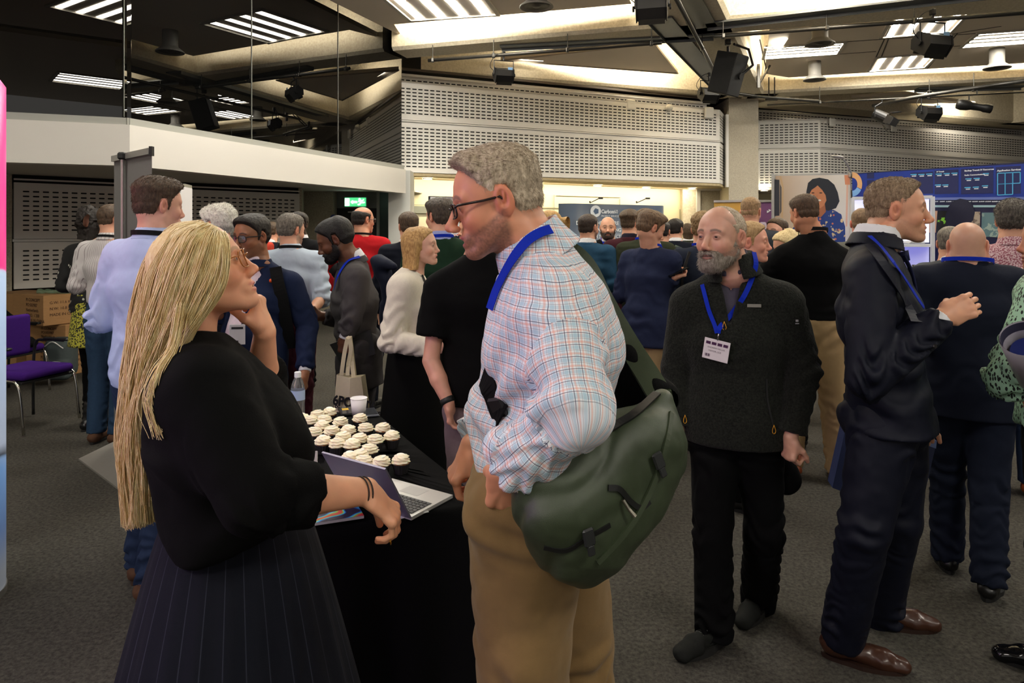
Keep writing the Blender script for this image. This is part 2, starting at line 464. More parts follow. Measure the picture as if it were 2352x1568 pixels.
def head_col(q, tone, o, h):
    n = len(q); base = np.array(S(tone)[:3]); c = np.tile(base, (n, 1)); x, y, z = q.T; ay = np.abs(y)
    nz = vnoise(q*40)*.5+vnoise(q*110)*.5; c *= (1+.06*nz)[:, None]
    def mix(m, col): nonlocal c; m = np.clip(m, 0, 1)[:, None]; c = c*(1-m)+np.asarray(col)*m
    red = base*np.array([1.05, .68, .62])
    g = lambda cx, cy, cz, r: np.exp(-((x-cx)**2+(ay-cy)**2+(z-cz)**2)/r**2)
    mix(.6*g(.108, 0, -.038, .018)+.45*g(.06, .045, -.032, .025), red)
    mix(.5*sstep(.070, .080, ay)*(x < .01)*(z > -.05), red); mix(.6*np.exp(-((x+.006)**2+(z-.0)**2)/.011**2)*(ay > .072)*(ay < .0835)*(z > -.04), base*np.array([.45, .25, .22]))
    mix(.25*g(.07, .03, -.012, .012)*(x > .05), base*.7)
    st = o.get('stubble', 0)
    if st:
        line = np.interp(x, [-.01, .03, .06, .10], [-.01, -.035, -.048, -.05])
        m = sstep(0, .014, line-z)*sstep(-.022, -.006, x)*sstep(-.135, -.105, z)*(1-np.exp(-((x-.1)**2+(z+.068)**2+(y*.6)**2)/.011**2))
        mix(st*m*(.75+.25*vnoise(q*300)), np.array(S(o.get('stubcol', (70, 55, 48)))[:3]))
    sh = o.get('shave', 0)      # close cropped scalp
    if sh:
        zc = np.interp(x, HL[0], HL[1]); m = sstep(0, .012, z-zc)*(1 if o.get('shavetop', True) else sstep(.085, .06, z))
        mix(sh*m*(x < .08)*(1-sstep(.068, .078, ay)*(np.abs(z+.004) < .03)), np.array(S(o.get('stubcol', (70, 55, 48)))[:3]))
    lip = np.array(S(o.get('lip', (168, 92, 84)))[:3])*(base.mean()/.45)**.5
    l1 = np.sqrt(((x-.085)/.018)**2+(y/.026)**2+((z+.063)/.0062)**2); l2 = np.sqrt(((x-.083)/.018)**2+(y/.022)**2+((z+.077)/.0066)**2)
    mix(.8*(1-sstep(.85, 1.15, np.minimum(l1, l2)))*(x > .07), lip)
    mo = o.get('mouth', 0)
    if mo > .05:
        m = (ay < .017) & (np.abs(z+.070+mo*.0044) < .0035+mo*.006) & (x < .088) & (x > .03)
        mix(m*1.0, np.array([.06, .015, .012])); mix(((z > -.069) & m & (x > .070))*(1.0 if o.get('teeth') else 0), np.array([.75, .7, .62]))
    br = o.get('brow')
    if br is not None:
        arch = .0245+.004*np.sin(np.clip((ay-.012)/.04, 0, 1)*PI)-.004*np.clip((ay-.03)/.02, 0, 1)
        mix(.75*(1-sstep(.0028, .0055, np.abs(z-arch)))*sstep(.010, .016, ay)*(1-sstep(.046, .054, ay))*(x > .05), np.array(S(br)[:3]))
    if h > .0035:      # small heads: eyes only as eyeball colour
        for s in (1, -1):
            de = np.sqrt((y-s*.0325)**2*.8+(z-.003)**2*3); m = (1-sstep(.008, .013, de))*(x > .06)
            mix(.8*m, np.array([.05, .03, .025]))
    else:
        lid = np.sqrt(((ay-.0325)/.0145)**2+((z-.0028)/.0070)**2)
        mix(.55*(1-sstep(.85, 1.1, lid))*(x > .068), base*.38)
    return np.clip(c, 0, 1)
HL = ([-.12, -.06, -.045, -.032, -.026, .000, .006, .016, .024, .045, .066, .10],
      [-.062, -.060, -.045, -.015, .030, .034, -.022, -.022, .028, .052, .076, .096])
def hair_mesh(o, h, seed=0):
    """hair shell over the skull, thickness set region by region"""
    st = o; top = st.get('top', .014); side = st.get('side', .006); front = st.get('front', 0.0); back = st.get('back', .008)
    zs = st.get('hl', 0.0); sk = ell((-.010, 0, .036), (.096, .076, .082)); s2 = ell((-.030, 0, -.005), (.070, .068, .078)); s3 = ell((.020, 0, .01), (.062, .068, .086))
    nape = st.get('nape', -.062)
    hx = list(HL[0]); hz = list(HL[1]); hz[0] = nape; hz[1] = nape+.002
    if st.get('noburn'): hz[6] = hz[7] = .02
    def T(X, Y, Z):
        X, Y, Z = np.broadcast_arrays(X, Y, Z)
        zc = np.interp(X, hx, hz).astype(np.float32)+zs*sstep(.01, .06, X)
        m = np.clip((Z-zc)/.010, -1, 1)
        if 'baldtop' in st:      # only a fringe
            bt = st['baldtop']; m = np.minimum(m, np.clip((bt-Z+(.02-X)*.25)/.014, -1, 1))
        if 'recede' in st: m = np.minimum(m, np.clip((st['recede']-X-.2*np.abs(Y)*0)/.014, -1, 1)*(Z > .05)+(Z <= .05))
        if 'part' in st:
            pass
        t = side+(top-side)*sstep(.035, .085, Z)+back*sstep(-.03, -.08, X)*sstep(-.06, .0, Z)
        t = t+front*np.exp(-((X-.062)**2+(Z-.10)**2)/.035**2)
        t = t*(1 if st.get('long') else (.22+.78*np.where(X < -.015, sstep(nape+.004, nape+.055, Z), 1)))
        t = t-st.get('temple', .0)*np.exp(-((X-.06)**2+(np.abs(Y)-.05)**2+(Z-.07)**2)/.02**2)
        return np.where(m > 0, t*np.sqrt(np.clip(m, 0, 1)), .012*m)
    f = Field((-.16, -.125, -.14), (.15, .125, .17), h)
    X, Y, Z = f.xyz((slice(None),)*3)
    a = sk[0](X, Y, Z); b = s2[0](X, Y, Z); d = np.minimum(a, b); c = s3[0](X, Y, Z); d = np.minimum(d, c)
    f.v = (d-T(X, Y, Z)).astype(np.float32)
    for pr, k, op in st.get('extra', []): f.put(*pr, k, op)
    V, Q = f.mesh()
    if len(V) == 0: return V, Q
    Nn = normals(V, Q); am = st.get('amp', .0025)
    sc3 = np.array(st.get('dirs', (60, 110, 60))); w = vnoise(V*sc3+seed)*.7+vnoise(V*sc3*2.3+seed)*.4
    edge = sstep(0, .03, V[:, 2]-np.interp(V[:, 0], hx, hz)+zs*0+.004)
    V = V+Nn*(w*am*(.25+.75*edge))[:, None]
    return V, Q
def strand_mesh(paths, r0, r1, ns=3):
    """paths (N,S,3) -> thin tapered tubes, vectorised"""
    N_, S_, _ = paths.shape; t = np.gradient(paths, axis=1); t /= np.maximum(np.linalg.norm(t, axis=2, keepdims=True), 1e-9)
    tm = np.abs(t.mean(1, keepdims=True)); ref = np.zeros_like(tm); np.put_along_axis(ref, tm.argmin(2, keepdims=True), 1.0, 2); y = np.cross(np.broadcast_to(ref, t.shape), t); y /= np.maximum(np.linalg.norm(y, axis=2, keepdims=True), 1e-9); z = np.cross(t, y)
    rr = np.linspace(1, 0, S_)[None, :, None]; rr = (r1+(r0-r1)*rr)
    ring = []
    for k in range(ns):
        a = 2*PI*k/ns; ring.append(paths+rr*(math.cos(a)*y+math.sin(a)*z))
    V = np.stack(ring, 2).reshape(-1, 3)           # index ((i*S)+s)*ns+k
    i = np.arange(N_)[:, None, None]; s = np.arange(S_-1)[None, :, None]; k = np.arange(ns)[None, None, :]
    a = (i*S_+s)*ns+k; b = (i*S_+s)*ns+(k+1) % ns; Q = np.stack([a, b, b+ns, a+ns], -1).reshape(-1, 4)
    return V, Q
def tufts(V, Nn, n, L, comb, lift=.35, r=.0009, seed=0, jit=.35, S_=4, keep=None):
    """short hairs growing out of the hair surface. comb(q)->direction"""
    rs = np.random.RandomState(seed); idx = np.arange(len(V)) if keep is None else np.where(keep(V))[0]
    if len(idx) == 0: return None
    i = rs.choice(idx, n); p = V[i]+rs.randn(n, 3)*.0012; nn = Nn[i]; d = comb(p)
    d = d-nn*(d*nn).sum(1, keepdims=True); d /= np.maximum(np.linalg.norm(d, axis=1, keepdims=True), 1e-6)
    d = d*(1-lift)+nn*lift+rs.randn(n, 3)*jit*.4
    d /= np.linalg.norm(d, axis=1, keepdims=True); l = L*(.6+.7*rs.rand(n))
    lv = l if not callable(L) else None
    bend = rs.randn(n, 3)*.12; out = []
    for s in range(S_):
        t = s/(S_-1); out.append(p-nn*.002+(d*t+bend*t*t-nn*.25*t*t*lift)*l[:, None])
    return strand_mesh(np.stack(out, 1), r, r*.25)
# ------------------------------------------------------------------ hands
def hand_prims(W, d, n, th, curl=(.35, .35, .4, .45), thumb=.3, s=1.0, spread=0.0, k=.006, fist=False):
    """W wrist, d pointing direction, n the way the palm faces, th towards the thumb side"""
    d = nrm(d); n = nrm(np.asarray(n)-d*np.dot(n, d)); th0 = np.asarray(th, float); t = nrm(th0-d*np.dot(th0, d)-n*np.dot(th0, n))
    if np.linalg.norm(t) < .5: t = np.cross(d, n)
    P_ = []
    P_.append(U(caps(W, W+d*.03*s, .022*s, .019*s, t, 1.25), .01))
    P_.append(U(caps(W+d*.022*s, W+d*.080*s, .0165*s, .0135*s, t, 2.35), .012))
    P_.append(U(caps(W+d*.018*s+t*.018*s+n*.008*s, W+d*.05*s+t*.028*s+n*.010*s, .015*s, .012*s), .012))
    offs = (.0285, .0098, -.0095, -.0275); L = (.070, .078, .072, .056); R0 = (.0088, .0090, .0085, .0075)
    tips = []
    for j in range(4):
        b = W+d*(.083-.0035*abs(j-1.2))*s+t*offs[j]*s; c = curl[j]; dd = nrm(d+t*(.12*spread*(1.5-j))); ang = 0; q = b-dd*.012*s
        seq = [(.46, c*.62), (.30, c*1.75), (.24, c*1.35)] if fist else [(.46, c*1.25), (.30, c*1.75), (.24, c*1.1)]
        P_.append(U(ell(b-n*.0035*s-dd*.002, (.0105*s,)*3), .004)); P_.append(U(caps(b-n*.006*s, W+d*.03*s+t*offs[j]*.45*s-n*.010*s, .0050*s, .0030*s), .004))
        r = R0[j]*s; pts = [q]; cur = b
        pts.append(cur)
        for fr, a in seq:
            ang += a; v = dd*math.cos(ang)+n*math.sin(ang); cur = cur+v*L[j]*fr*s; pts.append(cur)
        for i in range(4): P_.append(U(caps(pts[i], pts[i+1], r*(1-.07*i), r*(1-.07*(i+1))), .007 if i == 0 else .0016))
        tips.append((cur, v, n*math.cos(ang)-dd*math.sin(ang), r))
    b = W+d*.022*s+t*.026*s+n*.006*s; a0 = thumb
    v1 = nrm(d*.62+t*.78*(1-a0*.7)+n*(.25+a0*.6)); v2 = nrm(d*.85+t*.30*(1-a0)+n*(.2+a0*.9)-t*a0*.35); v3 = nrm(d*.8+n*(.2+a0*.7)-t*a0*.6)
    p1 = b+v1*.036*s; p2 = p1+v2*.031*s; p3 = p2+v3*.024*s
    P_ += [U(caps(b, p1, .0125*s, .0105*s), .012), U(caps(p1, p2, .0102*s, .0092*s), .004), U(caps(p2, p3, .0092*s, .0078*s), .004)]
    tips.append((p3, v3, n, .008*s))
    return P_, tips
# ------------------------------------------------------------------ garments
def cutcap(a, b, ra, rb, lat=None, ls=1.0, ext=0.0):
    """tapered sleeve/leg with a flat cut end at b"""
    a = np.asarray(a, float); b = np.asarray(b, float); u = nrm(b-a); f, lo, hi = caps(a, b+u*.05, ra, rb, lat, ls); e = b+u*ext
    return (lambda X, Y, Z: np.maximum(f(X, Y, Z), (X-e[0])*u[0]+(Y-e[1])*u[1]+(Z-e[2])*u[2])), lo, hi
def torso_prims(J, off, g=1.0, belly=0.0, bust=0.0, low=None, flare=0.0, shw=1.0):
    s = J['s']; lat, ls_, f = J['lat'], J['latS'], J['f']; up = nrm(J['nb']-J['pel'])
    p = [U(caps(J['pel'], J['wai'], .103*g*s+off, .090*g*s+off, lat, 1.45), .0),
         U(caps(J['wai'], J['che'], .090*g*s+off, .110*(.5+.5*g)*s+off, nrm(lat+ls_), 1.40), .05),
         U(caps(J['che'], J['che']+(J['nb']-J['che'])*.45, .108*(.5+.5*g)*s+off, .080*s+off, ls_, 1.5), .05)]
    sm = (J['shL']+J['shR'])/2
    for a in 'LR':
        si = J['sh'+a]+(sm-J['sh'+a])*.16-np.array([0, 0, .012*s])
        p.append(U(caps(sm-f*.01, si, .062*s+off, .056*s*shw+off), .05))
        p.append(U(caps(J['nb']-f*.012-up*.015*s, J['nb']*.35+J['sh'+a]*.65+V3(0, 0, -.012*s), .046*s+off*.8, .046*s+off*.8), .05))
    if belly: p.append(U(ell(J['wai']+f*.05*s-up*.02, (.10*s+belly+off,)*2+(.13*s,)), .08))
    if bust:
        for a in (1, -1): p.append(U(ell(J['che']+f*.075*s+ls_*a*.07*s-up*.045*s, (.058*s+bust+off,)*3), .04))
    if low is not None: p.append(U(caps(J['pel']+up*.02, low, .104*g*s+off, .110*g*s+off+flare, lat, 1.5), .05))
    return p
def bones_of(J):
    b = [('t', J['pel']-V3(0, 0, .2), J['nb'])]
    for a in 'LR':
        b += [('u', J['sh'+a], J['el'+a]), ('f', J['el'+a], J['wr'+a]), ('h', J['hp'+a], J['kn'+a]), ('k', J['kn'+a], J['an'+a])]
    return b
BR = dict(t=.17, u=.06, f=.05, h=.09, k=.065)
def fold(V, Q, J, kinds, amp=1.0, seed=0, lam=1.0, fine=.0012, drape=0.0, aspect=None):
    """pushes the surface in and out along cloth folds; returns verts and (u,v) in metres"""
    Nn = normals(V, Q); B = [b for b in bones_of(J) if b[0] in kinds]; best = np.full(len(V), 9.0); UA = np.zeros((len(B), len(V), 3)); PR = np.ones(len(B)); bid = np.zeros(len(V), int); disp = np.zeros(len(V))
    for bi, (k, a, b) in enumerate(B):
        ab = b-a; L = np.linalg.norm(ab); u = ab/L; t = ((V-a)@u)/L; tc = np.clip(t, 0, 1); w = V-a-tc[:, None]*ab; r = np.linalg.norm(w, axis=1)
        sc_ = r/BR[k] if k != 't' else r/BR[k]*.85
        m = sc_ < best; best = np.where(m, sc_, best)
        if not m.any(): continue
        e1 = nrm(np.cross(u, J['f'])) if k == 't' else nrm(np.cross(u, J['lat'] if abs(np.dot(u, J['lat'])) < .9 else J['f'])); e2 = np.cross(u, e1)
        c1, c2 = w@e1, w@e2; an = np.arctan2(c2, c1); ca, sa = np.cos(an), np.sin(an); tl = t*L
        ph = seed*3.1+bi*1.7
        n1 = vnoise(np.stack([tl*9+ph, ca*1.3, sa*1.3+ph], 1)); n2 = vnoise(np.stack([tl*5+ph, ca*1.1+9, sa*1.1], 1))
        lam_ = dict(t=.105, u=.075, f=.055, h=.10, k=.062)[k]*lam
        ring = np.sin(2*PI*(tl/lam_+.35*np.sin(an+ph)+.9*n1)); ring = np.sign(ring)*np.abs(ring)**.8
        if k == 't': A = .0045*np.exp(-((t-.45)/.28)**2)+.0015
        elif k == 'u': A = .0035+.006*np.exp(-((t-1)/.25)**2)
        elif k == 'f': A = .003+.006*np.exp(-(t/.3)**2)+.004*np.exp(-((t-1)/.3)**2)
        elif k == 'h': A = .002+.006*np.exp(-((t-.05)/.22)**2)+.004*np.exp(-((t-1)/.2)**2)
        else: A = .002+.004*np.exp(-(t/.2)**2)+.008*np.exp(-((t-.95)/.25)**2)
        dd = A*ring*np.clip(.45+n2*1.1, 0, 1.2)
        if drape and k == 't': dd = dd*(1-drape)+drape*.006*np.sin(an*9+n1*2.5+ph)*sstep(.5, .05, t)
        disp = np.where(m, dd, disp); rad = np.median(r[m])*(1 if k != 't' else .95); bid[m] = bi; PR[bi] = 2*PI*rad
        ve = np.where(t < 0, -np.maximum(rad-r, 0)*1.2+np.maximum(tl, -.02)*.5, np.where(t > 1, L+np.maximum(rad-r, 0)*1.2+np.minimum(tl-L, .02)*.5, tl)) if k in 'uf' else tl
        UA[bi] = np.stack([an*rad, ve, np.full(len(V), bi)], 1)
    disp = disp*amp+vnoise(V*14+seed)*.0030*min(1, amp)+vnoise(V*38+seed)*fine*min(1.2, amp)
    fb = bid[Q[:, 0]]; uv = UA[fb[:, None], Q]; per = PR[fb][:, None]
    uv[..., 0] -= np.round((uv[..., 0]-uv[:, :1, 0])/per)*per      # no pattern smears where limbs meet
    return V+Nn*disp[:, None], uv.reshape(-1, 3)
GEO = {}     # (V,Q) of garments, for laying straps and badges on them
def ray_at(meshes, px, py, lift=.004):
    """point on the given garments seen at a pixel, lifted off along its normal"""
    o = Vector((0, 0, EYE)); d = Vector(P(px, py, 1.0))-o; d.normalize(); best = None
    for bvh in meshes:
        h = bvh.ray_cast(o, d)
        if h[0] is not None and (best is None or h[3] < best[3]): best = h
    if best is None: return None, None
    p = np.array(best[0]); n = np.array(best[1])
    if np.dot(n, np.array(d)) > 0: n = -n
    return p+n*lift, n
def bvh_of(V, Q): return BVHTree.FromPolygons([tuple(v) for v in V], [tuple(int(i) for i in q) for q in Q])
def skeleton(px, d, H, yaw, lean=0, stance=.17, step=0.0, J=None, side=0, knees=0, x=None):
    s = H/1.75; a = math.radians(yaw); f = V3(math.cos(a), math.sin(a), 0); l = V3(-f[1], f[0], 0)
    base = V3((px-CX)*d/FPX, d, 0); z = V3(0, 0, 1); D = dict(s=s, f=f, lat=l, latS=l, base=base)
    ln = math.radians(lean); up = nrm(z*math.cos(ln)+f*math.sin(ln)+l*side)
    D['pel'] = base+z*.97*s-f*(.10*math.sin(ln)); D['wai'] = D['pel']+up*.13*s; D['che'] = D['pel']+up*.33*s
    D['nb'] = D['pel']+up*.515*s; sh = D['pel']+up*.455*s
    D['shL'] = sh+l*.185*s; D['shR'] = sh-l*.185*s
    D['hd'] = D['nb']+up*.165*s+f*.035*s
    for a_, sg in (('L', 1), ('R', -1)):
        D['hp'+a_] = base+l*sg*.088*s+z*.90*s-f*(.10*math.sin(ln))
        ft = base+l*sg*stance/2*s+f*(step*sg)
        D['an'+a_] = ft+z*.09*s-f*.03; D['kn'+a_] = (D['hp'+a_]*.48+D['an'+a_]*.52)+f*(.025+knees)
        D['fd'+a_] = nrm(f+l*sg*.2)
        D['el'+a_] = D['sh'+a_]+l*sg*.065*s-z*.28*s-f*.03*s; D['wr'+a_] = D['el'+a_]-z*.245*s+f*.06*s-l*sg*.01
    if J:
        for k, v in J.items(): D[k] = np.asarray(v, float)
        if 'shL' in J or 'shR' in J: D['latS'] = nrm(D['shL']-D['shR'])
    return D
def arm(D, a, pose):
    """fills elbow, wrist and hand direction for a named or explicit pose"""
    sg = 1 if a == 'L' else -1; s, f, l, z = D['s'], D['f'], D['lat'], V3(0, 0, 1); sh = D['sh'+a]; o = l*sg
    hd = dict(d=-z+f*.15, n=-o, th=f, curl=(.35, .4, .45, .5), thumb=.3)
    if pose == 'down': pass
    elif pose == 'bent': D['el'+a] = sh+o*.05*s-z*.27*s-f*.05*s; D['wr'+a] = D['el'+a]+f*.21*s-o*.10*s+z*.05*s; hd.update(d=f-o*.4+z*.1, n=-o+z*.2, th=z, curl=(.6,)*4)
    elif pose == 'up': D['el'+a] = sh+o*.07*s-z*.26*s+f*.04; D['wr'+a] = D['el'+a]+f*.14*s-o*.06*s+z*.17*s; hd.update(d=f*.5-o*.3+z*.7, n=-o, th=f*-.3+z*.6-o*.2, curl=(.6,)*4)
    elif pose == 'akimbo': D['el'+a] = sh+o*.20*s-z*.22*s-f*.04; D['wr'+a] = sh+o*.03*s-z*.42*s+f*.05; hd.update(d=-o*.6-z*.6+f*.2, n=-f, th=f, curl=(.6,)*4)
    elif pose == 'pocket': D['el'+a] = sh+o*.10*s-z*.27*s-f*.08*s; D['wr'+a] = D['hp'+a]+o*.09*s+z*.06*s+f*.03*s; hd.update(d=-z+f*.1)
    elif pose == 'back': D['el'+a] = sh+o*.09*s-z*.26*s-f*.08*s; D['wr'+a] = D['pel']+o*.06*s-f*.15*s+z*.04; hd.update(d=-o-z*.3, n=-f)
    elif isinstance(pose, dict):
        for k, t in (('E', 'el'), ('W', 'wr'), ('SH', 'sh')):
            if k in pose: D[t+a] = np.asarray(pose[k], float)
        hd = dict(d=D['wr'+a]-D['el'+a], n=-o, th=z, curl=(.35, .4, .45, .5), thumb=.3)
        for k in ('d', 'n', 'th', 'curl', 'thumb', 'spread', 'hs', 'fist'):
            if k in pose: hd[k] = pose[k]
    D['hand'+a] = hd
def person(label, D, skin=(214, 160, 130), face=None, hair=None, top=None, bot=None, shoes=None, arms=('down', 'down'),
           look=(0, 0, 0), yaw=None, res=.012, hres=.006, group=None, g=1.0, belly=0, bust=0, hs=1.0, seed=None,
           hidden_legs=False, hname='hair', handres=None):
    """one person: root empty, a continuous body (head, neck, trunk, arms, hands), clothing and hair as parts"""
    seed = seed if seed is not None else int(abs(D['base'][0]*97+D['base'][1]*31)) % 50
    for a, p in zip('LR', arms): arm(D, a, p)
    s = D['s']; root = empty('person', D['base'], label, 'person', group); face = dict(face or {}); out = dict(root=root, D=D, bv=[])
    up = nrm(D['nb']-D['pel'])
    # ---- head frame: look = (turn left+, tilt up+, roll) relative to the body's facing, degrees
    a = math.atan2(D['f'][1], D['f'][0])+math.radians(look[0]); pt = math.radians(look[1]); rl = math.radians(look[2])
    fx = V3(math.cos(a)*math.cos(pt), math.sin(a)*math.cos(pt), math.sin(pt)); yy = V3(-math.sin(a), math.cos(a), 0); zz = np.cross(fx, yy)
    yy2 = yy*math.cos(rl)+zz*math.sin(rl); zz2 = np.cross(fx, yy2); Rh = np.stack([fx, yy2, zz2], 1); hc = D['hd']; hsz = s**.4*hs
    toW = lambda q: (np.asarray(q)*hsz) @ Rh.T+hc
    toL = lambda p: ((np.asarray(p)-hc) @ Rh)/hsz
    out['toW'] = toW; out['Rh'] = Rh
    face['nb'] = toL(D['nb']+up*.01); V, Q = head_mesh(face, hres); col = head_col(V, skin, face, hres); Vs = [toW(V)]; Qs = [Q]; Cs = [col]; nV = len(V)
    out['headV'] = V; out['bvhead'] = bvh_of(Vs[0], Q) if hres < .0035 else None
    # ---- trunk under the clothes
    tp = torso_prims(D, -.004, g, belly, bust)
    for A in 'LR':
        tp += [U(caps(D['sh'+A], D['el'+A], .045*s*min(g, 1.2), .036*s), .03), U(caps(D['el'+A], D['wr'+A], .036*s, .024*s), .01)]
        if not hidden_legs: tp += [U(caps(D['hp'+A], D['kn'+A], .075*s*min(g, 1.2), .05*s), .03), U(caps(D['kn'+A], D['an'+A], .048*s, .033*s), .01)]
    Vt, Qt = solid(tp, max(.014, res*1.3), lo=(-99, -99, .03))
    ct = np.tile(np.array(S(skin)[:3]), (len(Vt), 1)); Vs.append(Vt); Qs.append(Qt+nV); Cs.append(ct); nV += len(Vt)
    base = np.array(S(skin)[:3])
    for A in 'LR':
        hd = D['hand'+A]; W = D['wr'+A]; hp, tips = hand_prims(W, hd['d'], hd['n'], hd['th'], hd.get('curl', (.4,)*4), hd.get('thumb', .3), s*.98*hd.get('hs', 1), hd.get('spread', 0), fist=hd.get('fist', False))
        u = nrm(D['el'+A]-W); hp = [U(caps(D['el'+A], D['el'+A]*.55+W*.45, .0395*s*min(g, 1.15), .037*s), 0), U(caps(D['el'+A]*.55+W*.45, W, .037*s, .0245*s, nrm(np.cross(u, hd['n'])) if np.linalg.norm(np.cross(u, hd['n'])) > .1 else None, 1.15), .01)]+hp
        Vh, Qh = solid(hp, handres or max(.0035, res*.5))
        nz = vnoise(Vh*60); ch = base*(1+.07*nz)[:, None]
        tipc = np.array([t[0] for t in tips]); dm = np.min(np.linalg.norm(Vh[:, None]-tipc[None], axis=2), axis=1) if len(Vh) < 60000 else np.full(len(Vh), 1.0)
        m = (np.exp(-(dm/.014)**2)*.45)[:, None]; ch = ch*(1-m)+base*np.array([1.05, .7, .65])*m
        Vs.append(Vh); Qs.append(Qh+nV); Cs.append(ch); nV += len(Vh); out['tips'+A] = tips
    body = mk('body', np.concatenate(Vs), np.concatenate(Qs), skin_mat(), root, True, None, None, np.concatenate(Cs)); out['body'] = body
    # ---- eyes
    if hres <= .0032:
        for sg in (1, -1):
            eyeball(root, toW(V3(.0712, sg*.0318, .0030)), .0128*hsz, nrm(Rh @ nrm(V3(1, sg*.05+face.get('gaze', 0), face.get('gazez', 0)))), face.get('iris', (70, 50, 35)))
    # ---- hair
    if hair:
        hv, hq = hair_mesh(hair, hair.get('h', hres*1.0), seed)
        if len(hv):
            Vh, Qh = toW(hv), hq
            if hair.get('n'):
                nn = normals(hv, hq); t = tufts(hv, nn, hair['n'], hair.get('len', .02), hair.get('comb', lambda q: np.tile((-1.0, 0, .3), (len(q), 1))), hair.get('lift', .35), hair.get('r', .0009), seed, hair.get('jit', .35), keep=hair.get('keep'))
                if t is not None: Qh = np.concatenate([Qh, t[1]+len(Vh)]); Vh = np.concatenate([Vh, toW(t[0])])
            out['hair'] = mk('hair', Vh, Qh, hair['mat'], root)
    bd = face.get('beard')
    if bd:
        out['beard'] = beard(bd, toW, root, hres, seed, hair)
    # ---- upper garments
    for gi, t in enumerate(top or []):
        garment(out, D, t, root, g, belly, bust, res, seed+gi*7)
    if bot: lower(out, D, bot, root, g, belly, res, seed)
    if shoes and not hidden_legs:
        for A in 'LR': shoe(D, A, shoes, root, max(res*.6, .004))
    if face.get('glasses'): glasses(out, face['glasses'], root, hsz)
    return out
def eyeball(root, c, r, ax, iris):
    R = frame(ax); mb = MB(); prof = []
    k = 14; n = 20
    for i in range(k+1):
        t = PI*i/k; prof.append((r*math.sin(t)+1e-5, r*math.cos(t)))
    Rz = np.stack([R[:, 1], R[:, 2], R[:, 0]], 1)     # z of the lathe along the gaze
    Rings = []
    for i in range(k):
        m = 2 if i < 1 else (1 if i < 4 else 0)
        a = np.arange(n)*2*PI/n
        q = []
        for rr, zz in (prof[i], prof[i+1]):
            w = np.stack([np.cos(a)*rr, np.sin(a)*rr, np.full(n, zz)], 1) @ Rz.T+c; q.append(w)
        mb.loft(q, m, False)
    cn = 'iris %d %d %d' % iris
    mb.build('eye', [plain('eye white', (205, 195, 188), .25), plain(cn, iris, .15), plain('pupil', (8, 6, 6), .1)], root, smooth=True)
def beard(bd, toW, root, hres, seed, hair):
    t = bd.get('t', .008); h = bd.get('h', hres)
    f = Field((-.05, -.09, -.16), (.13, .09, .03), h); X, Y, Z = f.xyz((slice(None),)*3); X, Y, Z = np.broadcast_arrays(X, Y, Z)
    d = ell((.022, 0, -.052), (.060, .054, .054))[0](X, Y, Z); d = np.minimum(d, ell((.020, 0, 0), (.0635, .0675, .092))[0](X, Y, Z)); k = .02
    for pr in (ell((.070, 0, -.099), (.022, .023, .020)), ell((.078, 0, -.068), (.022, .032, .022)), caps((-.006, .052, -.052), (.058, .020, -.098), .021, .017), caps((-.006, -.052, -.052), (.058, -.020, -.098), .021, .017)):
        b = pr[0](X, Y, Z); hh = np.maximum(k-np.abs(d-b), 0)/k; d = np.minimum(d, b)-hh*hh*k*.25
    line = np.interp(X, [-.02, .012, .03, .06, .085, .12], [.0, -.005, -.030, -.050, -.048, -.050])
    m = np.minimum(np.clip((line-Z)/.008, -1, 1), np.clip((X+.008)/.008, -1, 1))
    m = np.minimum(m, np.clip((Z+.132-X*.0)/.01, -1, 1))
    lip = np.sqrt(((X-.095)/.03)**2+(Y/.026)**2+((Z+.0715)/.0105)**2)-1; m = np.minimum(m, np.clip(lip/.25, -1, 1))
    th = t*(.7+.6*sstep(-.06, -.11, Z))+bd.get('chin', 0)*np.exp(-((X-.07)**2+Y**2+(Z+.105)**2)/.03**2)
    f.v = (d-np.where(m > 0, th*np.sqrt(np.clip(m, 0, 1)), .01*m)).astype(np.float32); V, Q = f.mesh(); nn = normals(V, Q)
    V = V+nn*((vnoise(V*120+seed)*.6+vnoise(V*260)*.5)*bd.get('amp', .0018))[:, None]; W, Qh = toW(V), Q
    if bd.get('n'):
        tt = tufts(V, nn, bd['n'], bd.get('len', .012), lambda q: np.tile((.25, 0, -1.0), (len(q), 1)), .4, .0007, seed+3, .5)
        Qh = np.concatenate([Qh, tt[1]+len(W)]); W = np.concatenate([W, toW(tt[0])])
    return mk('beard', W, Qh, bd['mat'], root)
